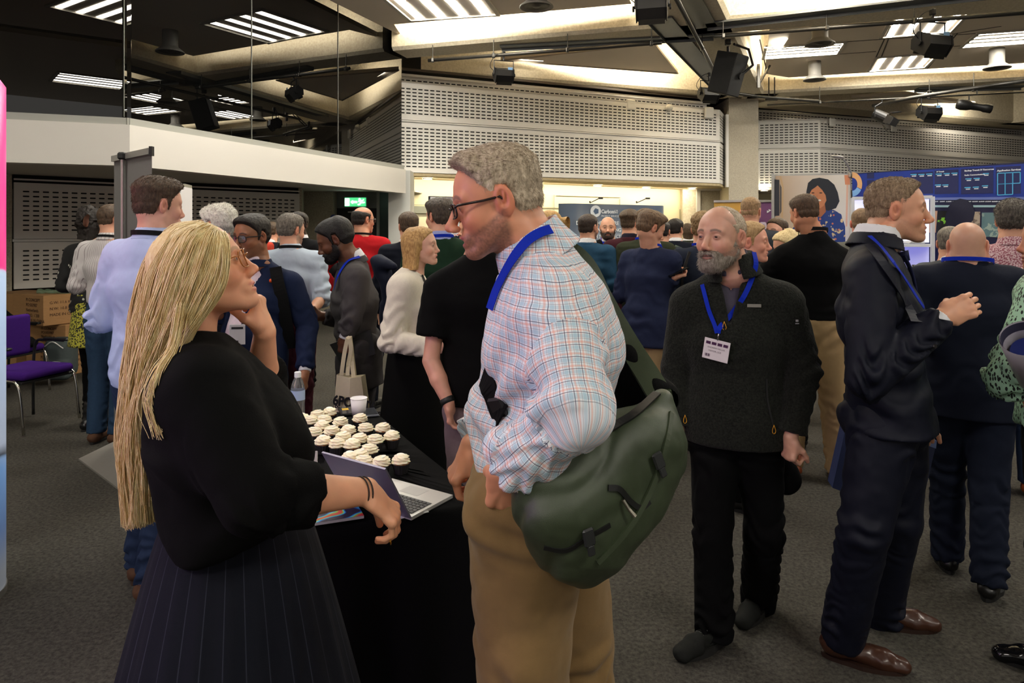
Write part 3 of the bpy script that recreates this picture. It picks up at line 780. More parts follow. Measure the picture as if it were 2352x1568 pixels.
def glasses(out, g, root, hsz):
    toW = out['toW']; mb = MB(); r = g.get('r', .0016); w, hh = .0255, g.get('hh', .0185); zc = -.002; xl = .1005
    for s in (1, -1):
        pts = []
        for i in range(25):
            t = 2*PI*i/24; e = 2/3.2; cx, sy = math.cos(t), math.sin(t)
            pts.append(toW((xl-.010*(abs(cx)**e)*(1 if cx*1 > 0 else .35), s*(.0335+math.copysign(abs(cx)**e, cx)*w), zc+math.copysign(abs(sy)**e, sy)*hh)))
        mb.tube(pts, r, 6, 0, False)
        mb.tube([toW((xl-.008, s*.0595, zc+.008)), toW((.085, s*.072, zc+.010)), toW((.03, s*.0765, zc+.008))]+([] if g.get('short') else [toW((-.006, s*.079, zc+.009)), toW((-.022, s*.077, zc-.012))]), r*g.get('arm', 1.3), 6, 0)
    mb.tube([toW((xl, .008, zc+.006)), toW((xl+.005, 0, zc+.009)), toW((xl, -.008, zc+.006))], r, 6, 0)
    o = mb.build('glasses', g['mat'], root, smooth=True)
    lm = MB()
    for s in (1, -1):
        pts = []
        for i in range(20):
            t = 2*PI*i/20; e = 2/3.2; cx, sy = math.cos(t), math.sin(t)
            pts.append(toW((xl-.010*(abs(cx)**e)*(1 if cx > 0 else .35), s*(.0335+math.copysign(abs(cx)**e, cx)*w*.97), zc+math.copysign(abs(sy)**e, sy)*hh*.97)))
        lm.prism(pts, out['Rh'][:, 0]*.0012, 0)
    gl = lm.build('lens', lens_mat(g.get('tint', (235, 235, 235))), o); return o
def lens_mat(t):
    nme = 'lens %d %d %d' % t
    if nme in MATS: return MATS[nme]
    n = N(nme); tr = n.n('ShaderNodeBsdfTransparent'); tr.inputs[0].default_value = S(t); gl = n.n('ShaderNodeBsdfGlossy'); gl.inputs['Roughness'].default_value = .03
    mx = n.n('ShaderNodeMixShader'); mx.inputs[0].default_value = .10; n.link(tr.outputs[0], mx.inputs[1]); n.link(gl.outputs[0], mx.inputs[2]); n.link(mx.outputs[0], n.out.inputs[0])
    MATS[nme] = n.m; return n.m
def garment(out, D, t, root, g, belly, bust, res, seed):
    """t: dict(name, mat, off, hem (m below pelvis), sleeve (0..2: 1=elbow, 2=wrist), collar, vneck, open ...)"""
    s = D['s']; off = t.get('off', .012); up = nrm(D['nb']-D['pel']); f, lat = D['f'], D['lat']; z = V3(0, 0, 1)
    hem = D['pel']-z*t.get('hem', .0)*s+t.get('hemf', 0)*f; gg = g*t.get('g', 1)
    low = hem if t.get('hem', 0) > .02 else None
    pr = torso_prims(D, off, gg, belly, bust, low, t.get('flare', .0), t.get('shw', 1.0))
    if t.get('paint'): pr += t['paint']
    hn = t.get('hemn', -up if t.get('hem', 0) < .05 else -z)
    pr.append(KEEP(half(hem, hn), .012))
    # neck opening
    ax = nrm(D['hd']-D['nb']); nr = .054+t.get('nr', .006)
    nck = D['nb']+up*t.get('ndrop', -.012)
    pr.append(SUBT(cutcapinf(nck, nck+ax*.3, nr*s), .012))
    if t.get('vneck'):
        vw, vd = t['vneck']; c0 = D['nb']+up*.05; 
        def vf(X, Y, Z):
            hh = (X-c0[0])*up[0]+(Y-c0[1])*up[1]+(Z-c0[2])*up[2]; sd = np.abs((X-c0[0])*lat[0]+(Y-c0[1])*lat[1]+(Z-c0[2])*lat[2]); fr = (X-c0[0])*f[0]+(Y-c0[1])*f[1]+(Z-c0[2])*f[2]
            w = vw*np.clip(1+hh/vd, 0, 1)
            if t.get('open'): w = np.maximum(w, t['open']*(hh < 0))
            return np.maximum(sd-w, .03-fr)
        pr.append(SUBT((vf, c0-1.2, c0+.6), .004))
    sl = t.get('sleeve', 2.0)
    for A in 'LR':
        sh, el, wr = D['sh'+A], D['el'+A], D['wr'+A]; so = t.get('soff', off); kk = t.get('armk', .03)
        if sl <= 0: continue
        if sl < 1.05: pr.append(U(cutcap(sh, sh+(el-sh)*min(sl, 1), .056*s*min(gg, 1.25)+so, .052*s+so+t.get('cuffw', .006)), kk))
        else:
            pr.append(U(caps(sh, el, .053*s*min(gg, 1.25)+so, .042*s+so), kk)); e = el+(wr-el)*(sl-1)
            pr.append(U(cutcap(el, e, .042*s+so, (.036*(2-sl)+.030*(sl-1))*s+so*.8), .012))
            if t.get('roll'):
                u = nrm(wr-el); pr.append(U(cutcap(e-u*.05, e+u*.008, .043*s+so*1.1, .043*s+so*1.1), .004))
            if t.get('cuff'):
                u = nrm(wr-el); pr.append(U(cutcap(e-u*.03, e+u*.002, .031*s+so, .031*s+so), .003))
    V, Q = solid(pr, t.get('res', res)); V, uv = fold(V, Q, D, t.get('bones', 'tuf'), t.get('amp', 1.0), seed, t.get('lam', 1), t.get('fine', .0012), t.get('drape', 0))
    nme = t['name']; o = mk(nme, V, Q, t['mat'], root, guv=uv); out[nme] = o; out['bv'].append(bvh_of(V, Q)) if t.get('bvh', True) else None
    if t.get('collar'):
        c = t['collar']; cc = D['nb']+up*c.get('z', .030)*s; R = c.get('r', .062)*s; prc = [U(ringp(cc, nrm(ax*.6+up*.4+f*c.get('tilt', -.10)), R, c.get('h', .045), c.get('t', .0035), c.get('flare', -.18), f if c.get('gap', .35) else None, c.get('gap', .35)), 0)]
        prc.append(U(ringp(cc-up*.008, nrm(ax*.6+up*.4+f*c.get('tilt', -.10)), R+.010, c.get('h', .045)*.9, c.get('t', .0035), -.35, f if c.get('gap', .35) else None, c.get('gap', .35)*.7), .006))
        Vc, Qc = solid(prc, min(res*.5, c.get('res', .005)), pad=.01)
        if len(Vc): mk('collar', Vc, Qc, c['mat'], o, guv=np.stack([np.arctan2(Vc[:, 1]-cc[1], Vc[:, 0]-cc[0])*.07, Vc[:, 2], Vc[:, 2]*0], 1)); out['bv'].append(bvh_of(Vc, Qc))
    if t.get('lining'):    # shirt cuffs showing past the sleeve
        for A in t['lining'][1]:
            el, wr = D['el'+A], D['wr'+A]; u = nrm(wr-el); e = el+(wr-el)*(sl-1)
            Vc, Qc = solid([U(cutcap(e-u*.03, e+u*.018, .034*s, .034*s), 0)], min(res*.5, .005)); mk('cuff', Vc, Qc, t['lining'][0], o)
    return o
def cutcapinf(a, b, r):
    f, lo, hi = caps(a, b, r, r*1.25); return f, lo-.05, hi+.05
def lower(out, D, b, root, g, belly, res, seed):
    s = D['s']; z = V3(0, 0, 1); f, lat = D['f'], D['lat']; off = b.get('off', .012)
    if b.get('skirt'):
        k = b['skirt']; n = 96; rings = []; top = D['wai']+z*.0; bot = k['z']; m = 28; a = np.arange(n)*2*PI/n
        for i in range(m+1):
            t = i/m; zz = top[2]*(1-t)+bot*t; r = (k['r0']*(1-t**.8)+k['r1']*t**.8)*(1 if not k.get('hug') else 1+.04*math.sin(t*PI)); c = D['wai']*(1-t)+V3(*(D['pel'][:2]+np.array(k.get('shift', (0, 0)))), 0)*t
            pl = k.get('pleat', .0)*t; rr = r*(1+pl*np.abs(((a*k.get('np', 14)/(2*PI)) % 1)*2-1)*.5+.012*t*np.sin(a*5+seed))
            q = np.stack([c[0]+lat[0]*np.cos(a)*rr*1.18+f[0]*np.sin(a)*rr, c[1]+lat[1]*np.cos(a)*rr*1.18+f[1]*np.sin(a)*rr, np.full(n, zz)], 1); rings.append(q)
        mb = MB(); mb.loft(rings); V = np.concatenate(mb.V); uv = np.stack([np.tile(a, m+1)*.2, V[:, 2], a.repeat(m+1)*0], 1)
        o = mk(b.get('name', 'skirt'), V, mb.F, b['mat'], root, guv=uv); out['skirt'] = o; return
    up = nrm(D['wai']-D['pel'])
    pr = [U(caps(D['pel'], D['wai'], .103*g*s+off*.6, .088*g*s+off*.6, lat, 1.45), 0), U(caps(D['pel'], D['pel']-z*.05*s, .10*g*s+off, .085*g*s+off, lat, 1.45), .03)]
    if b.get('seat'): pr.append(U(ell(D['pel']-f*.06*s-z*.04, (.09*s, .13*s, .10*s)), .05))
    wz = D['pel']+up*b.get('waist', .09)*s; pr.append(KEEP(half(wz, up), .004))
    rt = b.get('r', (.088, .062, .052)); e = b.get('end', .02)
    for A in 'LR':
        hp, kn, an = D['hp'+A], D['kn'+A], D['an'+A]; lo = an+nrm(an-kn)*e
        pr += [U(caps(hp, kn, rt[0]*s*min(g, 1.2)+off, rt[1]*s+off), .025), U(cutcap(kn, lo, rt[1]*s+off, rt[2]*s+off), .015)]
    pr += b.get('extra', [])
    V, Q = solid(pr, res); V, uv = fold(V, Q, D, 'hk', b.get('amp', 1.0), seed+2, b.get('lam', 1)); o = mk(b.get('name', 'trousers'), V, Q, b['mat'], root, guv=uv); out['trousers'] = o
    out['bvt'] = bvh_of(V, Q)
    if b.get('belt'):
        Vc, Qc = solid([U(caps(wz-up*.02, wz-up*.019, .094*g*s+off*.6+.006, .094*g*s+off*.6+.006, lat, 1.45), 0), KEEP(half(wz-up*.002, up), 0), KEEP(half(wz-up*.036, -up), 0)], min(res, .008)); mk('belt', Vc, Qc, b['belt'], o)
def shoe(D, A, sh, root, h):
    s = D['s']; an = D['an'+A]; fd = nrm(D['fd'+A]*np.array([1, 1, 0])); z = V3(0, 0, 1); lt = V3(-fd[1], fd[0], 0); lift = an[2]-.09*s
    he = V3(an[0], an[1], 0)-fd*.045*s; ball = he+fd*.165*s; toe = he+fd*.235*s; hz = z*max(lift, 0)
    tk = sh.get('toe', .030)
    pr = [U(caps(he+hz+z*.045*s, ball+z*.036, .036*s, .034*s, lt, 1.12), 0), U(caps(ball+z*.034, toe+z*.026, .034*s, tk*s, lt, 1.25), .02),
          U(cutcap(he+hz+fd*.025+z*.045, an+z*(.02+sh.get('high', 0)), .040*s, .042*s), .02), KEEP(half(V3(0, 0, .001), -z), 0)]
    V, Q = solid(pr, h); V = V+normals(V, Q)*(vnoise(V*45)*.0015*(1+np.exp(-((V[:, 2]-.05)/.03)**2)))[:, None]; V[:, 2] = np.maximum(V[:, 2], .002)
    o = mk('shoe', V, Q, sh['mat'], root)
    mb = MB(); n = 24; rings = []
    for zz in (0.0, sh.get('sole', .018)):
        q = []
        for i in range(n):
            t = 2*PI*i/n; c, w = math.cos(t), math.sin(t); L = .142*s if c > 0 else .135*s; W_ = (.047 if c > -.2 else .040)*s
            q.append(he+fd*(.105*s+c*L)+lt*w*W_*(1-.22*max(0, c)**3)+z*zz+hz*(.5-.5*c if lift > 0.01 else 0))
        rings.append(q)
    mb.loft(rings); mb.build('sole', sh.get('solemat', plain('black sole', (16, 15, 15), .7)), o, smooth=False)
    if sh.get('laces'):
        ml = MB()
        for i in range(4):
            c = he+fd*(.085+.022*i)*s+z*(.092-.011*i)*s; ml.tube([c-lt*.018, c+z*.004, c+lt*.018], .0022, 5)
        ml.build('laces', sh['laces'], o)
    return o
# ------------------------------------------------------------------ things worn
def lanyard(out, pts, mat, w=.018, name='lanyard', lift=.006, th=.0018):
    """strap laid over the clothes through the given pixels"""
    Q = [ray_at(out['bv'], x, y, lift) for x, y in pts]; pr = [(q, n) for q, n in Q if q is not None]
    if len(pr) < 2: return None
    nm = nrm(sum(n for _, n in pr)); ps = catmull([q for q, _ in pr], 5); out_n = catmull([nrm(n*.35+nm*.65) for _, n in pr], 5); sd = []
    for i in range(len(ps)):
        t = nrm(ps[min(i+1, len(ps)-1)]-ps[max(i-1, 0)]); sd.append(nrm(np.cross(t, out_n[i])))
    mb = MB(); mb.ribbon(ps, sd, w, th); return mb.build(name, mat, out['root'])
def neckstrap(out, mat, r=.080, h=.016, up0=.012, name='lanyard', front=True, w=.016, tilt=-.12):
    """strap round the back of the neck and down the chest"""
    D = out['D']; s = D['s']; up = nrm(D['nb']-D['pel']); f, lat = D['f'], D['lat']; c = D['nb']+up*up0; pts = []; sd = []
    for i in range(13):
        a = PI*(.5+i/12)*1.0; q = c+lat*math.sin(a)*r*1.05*s*(1)+f*math.cos(a)*r*s*1.0-up*math.cos(a)*0.0+up*(-tilt)*(-math.cos(a))*r
        pts.append(q)
    if front:
        ch = D['che']+f*.135*s*(1)-up*.03
        pts = [ch+lat*.02+f*.02, D['che']+up*.10+lat*.07*s+f*.115*s]+pts+[D['che']+up*.10-lat*.07*s+f*.115*s, ch-lat*.02+f*.02]
    for i in range(len(pts)):
        t = nrm(pts[min(i+1, len(pts)-1)]-pts[max(i-1, 0)]); o = pts[i]-(D['nb']+(up*np.dot(pts[i]-D['nb'], up))); sd.append(nrm(np.cross(t, nrm(o))))
    mb = MB(); mb.ribbon(pts, sd, w, .0018); return mb.build(name, mat, out['root'])
# ------------------------------------------------------------------ foreground people
BLK = cloth('black knit', (7, 7, 7), .95, 500, .35, .1)
BLUE = cloth('royal blue strap', (10, 42, 170), .6, 900, .2, .05)
BLKSTRAP = cloth('black printed strap', (22, 22, 24), .6, 900, .2, .05)
WHITE = cloth('white shirt cotton', (225, 225, 228), .8, 900, .15, .04)
NAVY = cloth('dark navy suiting', (18, 21, 32), .8, 1500, .2, .1)
NAVYJ = cloth('navy suiting back', (24, 28, 42), .85, 1500, .2, .1)
GREYHAIR = hair_mat('grey brown hair', (138, 120, 96), (224, 206, 180))
BRHAIR = hair_mat('brown hair', (48, 36, 26), (98, 78, 58))
DKHAIR = hair_mat('dark hair', (16, 13, 11), (42, 34, 28))
BLONDE = hair_mat('blonde hair', (222, 184, 112), (255, 238, 186), .38)
SALT = hair_mat('salt and pepper hair', (58, 52, 46), (140, 132, 120))
WHITEH = hair_mat('white hair', (200, 195, 180), (240, 238, 228))
GREYB = hair_mat('grizzled beard hair', (98, 86, 72), (196, 184, 170))
BLACKM = plain('black rubber', (14, 14, 14), .6)
def comb_swept(q):      # top forward and up at the front, sides back and down
    f = sstep(.02, .07, q[:, 2]); d = np.stack([.9*f-(1-f)*.5, q[:, 1]*2, .35*f-(1-f)*1.0], 1); return d
def comb_back(q):
    f = sstep(.03, .08, q[:, 2]); return np.stack([-.9*f-(1-f)*.5, q[:, 1]*1.5, .1*f-(1-f)*.9], 1)
# --- man in the fleece -------------------------------------------------------
def fleece_mat():
    n = N('charcoal fleece'); v = n.coord(); a = n.noise(v, 130, 3, .7)
    n.base(n.ramp(a, [(0.3, S((15, 16, 14))), (0.7, S((42, 44, 38)))])); n.p(Roughness=.97)
    n.b.inputs['Sheen Weight'].default_value = .08; n.b.inputs['Specular IOR Level'].default_value = .1
    n.link(n.bump(n.noise(v, 150, 3, .7), .8, .006, n.bump(n.noise(v, 60, 2), .4, .01)), n.b.inputs['Normal']); return n.m
FLEECE = fleece_mat()
BLKT = cloth('black trouser cloth', (7, 7, 8), .9, 700, .2, .1)
def fleece_man():
    d = 2.80; D = skeleton(1655, d, 1.70, -112, stance=.2, J=dict(
        pel=P(1690, 965, d), wai=P(1688, 895, d), che=P(1690, 780, d), nb=P(1682, 628, d-.01), hd=P(1655, 546, d-.05),
        shL=P(1800, 695, d-.05), shR=P(1582, 700, d+.06),
        hpL=P(1742, 1010, d-.02), hpR=P(1642, 1015, d+.02), knL=P(1755, 1215, d-.02), knR=P(1636, 1235, d-.06),
        anL=P(1742, 1378, 2.95), anR=P(1640, 1440, 2.70)))
    D['fdR'] = V3(-.85, -.60, 0); D['fdL'] = V3(-.62, -.80, 0)
    wL = P(1816, 1004, d-.16); wR = P(1560, 985, d+.02)
    arms = (dict(E=P(1846, 850, d-.10), W=wL, d=(-.10, -.05, -1), n=(.9, .3, 0), th=(-.5, -.8, 0), curl=(.8, .85, .9, .9), thumb=.6),
            dict(E=P(1555, 845, d+.08), W=wR, d=(0, -.1, -1), n=(-.6, .5, 0), th=(0, -1, 0)))
    o = person('bearded man with receding grey hair in a dark fleece, walking towards the camera', D, (208, 158, 134),
        dict(mouth=0, nose=1.5, jaw=1.02, brow=(92, 78, 68), iris=(62, 48, 36), stubble=.6, stubcol=(120, 104, 92), shave=.35, shavetop=False, squint=.35, gaze=-.1, ear=1.1, fat=.004, lip=(150, 92, 84),
             beard=dict(mat=GREYB, t=.006, chin=.010, amp=.002, n=7000, len=.012, h=.0028)),
        dict(mat=GREYHAIR, top=.001, side=.0035, back=.003, front=0, recede=.015, amp=.0012, n=6500, len=.006, comb=comb_back, lift=.3, r=.0007, h=.0028, dirs=(120, 120, 120)),
        top=[dict(name='zip_top', mat=cloth('grey lilac zip top', (72, 68, 80), .8), off=.006, hem=.02, sleeve=1.0, amp=.4, nr=-.002, ndrop=.020, vneck=(.016, .13), res=.008, collar=dict(mat=MATS['grey lilac zip top'], r=.066, h=.075, z=.050, flare=-.1, gap=.42, t=.003)),
             dict(name='fleece_jumper', mat=FLEECE, off=.030, hem=.085, g=1.08, sleeve=1.93, amp=.45, nr=.020, ndrop=-.005, vneck=(.060, .24), soff=.024, cuff=True, flare=.0, res=.007, fine=.002,
                  collar=dict(mat=FLEECE, r=.084, h=.085, z=.036, t=.009, flare=-.12, gap=.62))],
        bot=dict(mat=BLKT, off=.016, r=(.086, .060, .056), amp=1.5, end=.03), shoes=dict(mat=cloth('dark suede walking boot', (34, 35, 33), .85, 300, .4), laces=plain('grey laces', (84, 84, 80), .8), high=.05, toe=.030, sole=.030, solemat=plain('boot sole', (26, 25, 24), .8)),
        arms=arms, look=(-26, 1, 0), res=.008, hres=.0026, hs=1.07)
    lanyard(o, [(1728, 580), (1733, 610), (1722, 650), (1706, 685), (1680, 722), (1655, 752), (1650, 765)], BLUE, .019, lift=.007)
    lanyard(o, [(1614, 655), (1620, 680), (1630, 715), (1642, 745), (1648, 765)], BLUE, .016, lift=.006, name='lanyard')
    # badge, pulls, logo patch
    q, n = ray_at(o['bv'], 1647, 802, .014); R = nrm(np.cross((0, 0, 1), n)); u = np.cross(n, R); R = -R if R[0] < 0 else R; u = nrm(np.cross(n, R)); u = u if u[2] > 0 else -u
    t = math.radians(-10); r2 = R*math.cos(t)+u*math.sin(t); u2 = -R*math.sin(t)+u*math.cos(t)
    mb = MB((np.stack([r2, u2, nrm(n)], 1), q)); mb.box((0, 0, 0), (.098, .082, .002), bev=.0008)
    b = mb.build('badge', plain('badge card', (232, 224, 226), .3), o['root'])
    mb = MB((np.stack([r2, u2, nrm(n)], 1), q))
    for i in range(4): mb.box((-.033+i*.022, .024, .0014), (.0175, .011, .0006))
    for i in range(7): mb.box((-.039+i*.003, -.025, .0014), (.0008+.0008*(i % 3), .011, .0006))
    mb.build('print', plain('badge purple', (74, 38, 74), .5), b)
    text('ANDREW MILLAR', .0085, q+u2*.004+n*.0016-r2*.034, r2, u2, plain('badge grey print', (150, 140, 142), .5), b, ext=.0002)
    text('VISITOR, SCE', .0085, q-u2*.009+n*.0016-r2*.029, r2, u2, MATS['badge grey print'], b, ext=.0002)
    mb = MB(); mb.tube([q+u2*.04+n*.002, q+u2*.058, q+u2*.066], [.003, .0035, .002], 8); mb.build('clip', plain('steel', (190, 190, 190), .25, 1.0), b, smooth=True)
    YE = plain('yellow cord', (214, 150, 30), .6)
    for cx, cy in ((1664, 752), (1776, 988), (1572, 965)):
        q, n = ray_at(o['bv'], cx, cy-6, .006)
        if q is None: continue
        mb = MB(); R = nrm(np.cross((0, 0, 1), n)); mb.tube(catmull([q+V3(0, 0, .012), q-R*.007-V3(0, 0, .012), q-V3(0, 0, .022), q+R*.007-V3(0, 0, .012), q+V3(0, 0, .010)], 4), .0013, 6)
        mb.build('zip_pull', YE, o['root'], smooth=True)
    q, n = ray_at(o['bv'], 1732, 702, .003); R = nrm(np.cross((0, 0, 1), n)); R = R if R[0] > 0 else -R; u = nrm(np.cross(n, R)); u = u if u[2] > 0 else -u
    mb = MB((np.stack([R, u, nrm(n)], 1), q)); mb.box((0, 0, 0), (.052, .013, .003), bev=.001); mb.build('logo_patch', plain('pale patch', (128, 126, 116), .6), o['root'])
    q, n = ray_at(o['bv'], 1830, 738, .003)
    if q is not None:
        R = nrm(np.cross((0, 0, 1), n)); u = nrm(np.cross(n, R)); mb = MB((np.stack([R, u, nrm(n)], 1), q)); mb.box((0, .003, 0), (.010, .008, .002)); mb.box((0, -.008, 0), (.014, .003, .002)); mb.build('sleeve_logo', plain('pale print', (190, 190, 190), .6), o['root'])
    # zips of the two side pockets and the front
    for zz in ([(1760, 870), (1762, 915), (1770, 955), (1776, 980)],):
        lanyard(o, zz, BLACKM, .008, 'pocket_zip', .002, .003)
    return o
# --- man in the dark suit ----------------------------------------------------
def suit_man():
    d = 2.55; k = d/FPX
    D = skeleton(2010, d, 1.81, -20, stance=.16, J=dict(
        pel=P(2040, 940, d), wai=P(2030, 850, d), che=P(2020, 720, d), nb=P(2014, 566, d-.01), hd=P(2060, 484, d),
        shR=P(2000, 632, d-.17), shL=P(2020, 632, d+.17), hpR=P(2030, 985, d-.08), hpL=P(2062, 985, d+.09),
        knR=P(1985, 1215, d-.10), knL=P(2060, 1195, d+.12), anR=P(1938, 1452, 2.60), anL=P(2022, 1405, 2.84)))
    D['fdR'] = V3(.24, -.11, 0); D['fdL'] = V3(.23, -.07, 0)
    wr = P(2168, 728, d-.24)
    arms = (dict(E=P(2060, 880, d+.30), W=P(2105, 960, d+.28), d=(.2, 0, -1), n=(0, -1, 0), th=(1, 0, 0), curl=(.9,)*4),
            dict(E=P(1995, 868, d-.27), W=wr, d=(.86, -.10, .42), n=(.15, .93, -.28), th=(-.35, .25, .88), curl=(1.0, .98, .96, .92), thumb=.9, hs=1.10, fist=True))
    suit = cloth('near black suit wool', (13, 16, 31), .62, 1600, .15, .08, 0, 0, .22)
    o = person('man in a dark navy suit and white shirt in profile, raising a fist', D, (216, 160, 128),
        dict(mouth=.25, nose=1.7, jaw=1.02, brow=(112, 82, 62), iris=(66, 70, 66), stubble=.35, stubcol=(128, 98, 80), squint=.45, ear=1.05, gazez=.1, shave=.3, shavetop=False),
        dict(mat=hair_mat('short mousy hair', (92, 72, 52), (172, 148, 118)), top=.009, side=.0015, back=.003, front=.008, hl=.008, amp=.003, temple=.006, n=15000, len=.006, comb=comb_swept, lift=.35, r=.0009, h=.0026, dirs=(90, 130, 90)),
        top=[dict(name='shirt', mat=WHITE, off=.005, hem=.02, sleeve=0, amp=.2, nr=.004, ndrop=-.02, res=.009, collar=dict(mat=WHITE, r=.068, h=.070, z=.036, flare=-.15, gap=.3, t=.003)),
             dict(name='suit_jacket', mat=suit, off=.022, hem=.055, hemf=.0, sleeve=1.93, amp=1.8, nr=.020, ndrop=-.02, vneck=(.050, .30), flare=.02, lam=1.2, res=.007, shw=1.08, soff=.025, lining=(WHITE, 'R'),
                  collar=dict(mat=suit, r=.078, h=.050, z=.020, t=.005, flare=-.25, gap=.8))],
        bot=dict(mat=suit, off=.018, r=(.092, .064, .055), amp=1.2, end=.035, seat=True), shoes=dict(mat=plain('tan brown leather', (66, 38, 25), .36, coat=.2), laces=plain('brown laces', (60, 36, 24), .6), toe=.024, sole=.016, solemat=plain('dark heel', (44, 26, 18), .5)),
        handres=.0025, arms=arms, look=(-3, 0, 0), res=.008, hres=.0026, hs=.97)
    # lapels and tie laid on the chest
    lanyard(o, [(1999, 545), (2020, 572), (2046, 606), (2074, 646), (2098, 684), (2114, 708)], BLUE, .016, lift=.012)
    D2 = o['D']; f = D2['f']; c = D2['nb']+f*.075-V3(0, 0, .030)
    tie = cloth('dark patterned tie', (26, 30, 58), .5, 250, .4)
    pts = [c+f*.010, c+f*.035-V3(0, 0, .06), c+f*.052-V3(0, 0, .16), c+f*.058-V3(0, 0, .30), c+f*.05-V3(0, 0, .38)]
    mb = MB(); mb.ribbon(catmull(pts, 4), D2['lat'], .062, .006); mb.tube([c+f*.008+V3(0, 0, .012), c+f*.020-V3(0, 0, .022)], [.020, .013], 10); mb.build('tie', tie, o['root'], smooth=True)
    lanyard(o, [(1998, 566), (2024, 602), (2054, 650), (2082, 704), (2106, 742)], suit, .034, 'lapel', .006, .003)
    for x, y in ((2145, 795), (2160, 860)):
        q, n = ray_at(o['bv'], x, y, .002)
        if q is not None: mb = MB(); mb.cyl(q, q+n*.004, .008, .007, 12); mb.build('button', plain('horn button', (30, 28, 28), .35), o['root'])
    return o
def plaid_mat():
    n = N('checked shirt cotton'); g = n.xyz(n.attr('guv')); 
    def lines(c, p, off, w):
        fr = n.math('FRACT', n.math('ADD', n.math('DIVIDE', c, p), off)); d = n.math('ABSOLUTE', n.math('SUBTRACT', fr, .5))
        return n.math('LESS_THAN', d, w/p/2)
    u = n.math('ADD', g[0], n.math('MULTIPLY', n.noise(n.coord(), 9, 2), .012)); v = n.math('ADD', g[1], n.math('MULTIPLY', n.noise(n.scale(n.coord(), (1.3, 1.3, 1.3)), 8, 2), .012))
    col = (0.80, 0.82, 0.86, 1); pitch = .0215
    for c in (u, v):
        col = n.mix(n.math('MULTIPLY', lines(c, pitch, .0, .0060), .36), col, S((120, 178, 202)))
    for c in (u, v):
        col = n.mix(n.math('MULTIPLY', lines(c, pitch, .5, .0034), .36), col, S((228, 128, 84)))
    for c in (u, v):
        col = n.mix(n.math('MULTIPLY', lines(c, pitch, .25, .0013), .75), col, S((34, 38, 78)))
        col = n.mix(n.math('MULTIPLY', lines(c, pitch, .78, .0009), .45), col, S((50, 56, 96)))
    n.base(col); n.p(Roughness=.75); n.b.inputs['Specular IOR Level'].default_value = .25
    n.link(n.bump(n.noise(n.coord(), 900, 2), .15, .002), n.b.inputs['Normal']); return n.m
def stripe_mat(name, base, line, pitch, w, amt=.6, wob=0):
    n = N(name); g = n.xyz(n.attr('guv')); fr = n.math('FRACT', n.math('DIVIDE', g[0], pitch)); m = n.math('LESS_THAN', n.math('ABSOLUTE', n.math('SUBTRACT', fr, .5)), w/pitch/2)
    n.base(n.mix(n.math('MULTIPLY', m, amt), S(base), S(line))); n.p(Roughness=.85); n.b.inputs['Specular IOR Level'].default_value = .2
    n.link(n.bump(n.noise(n.coord(), 700, 2), .2, .002), n.b.inputs['Normal']); return n.m
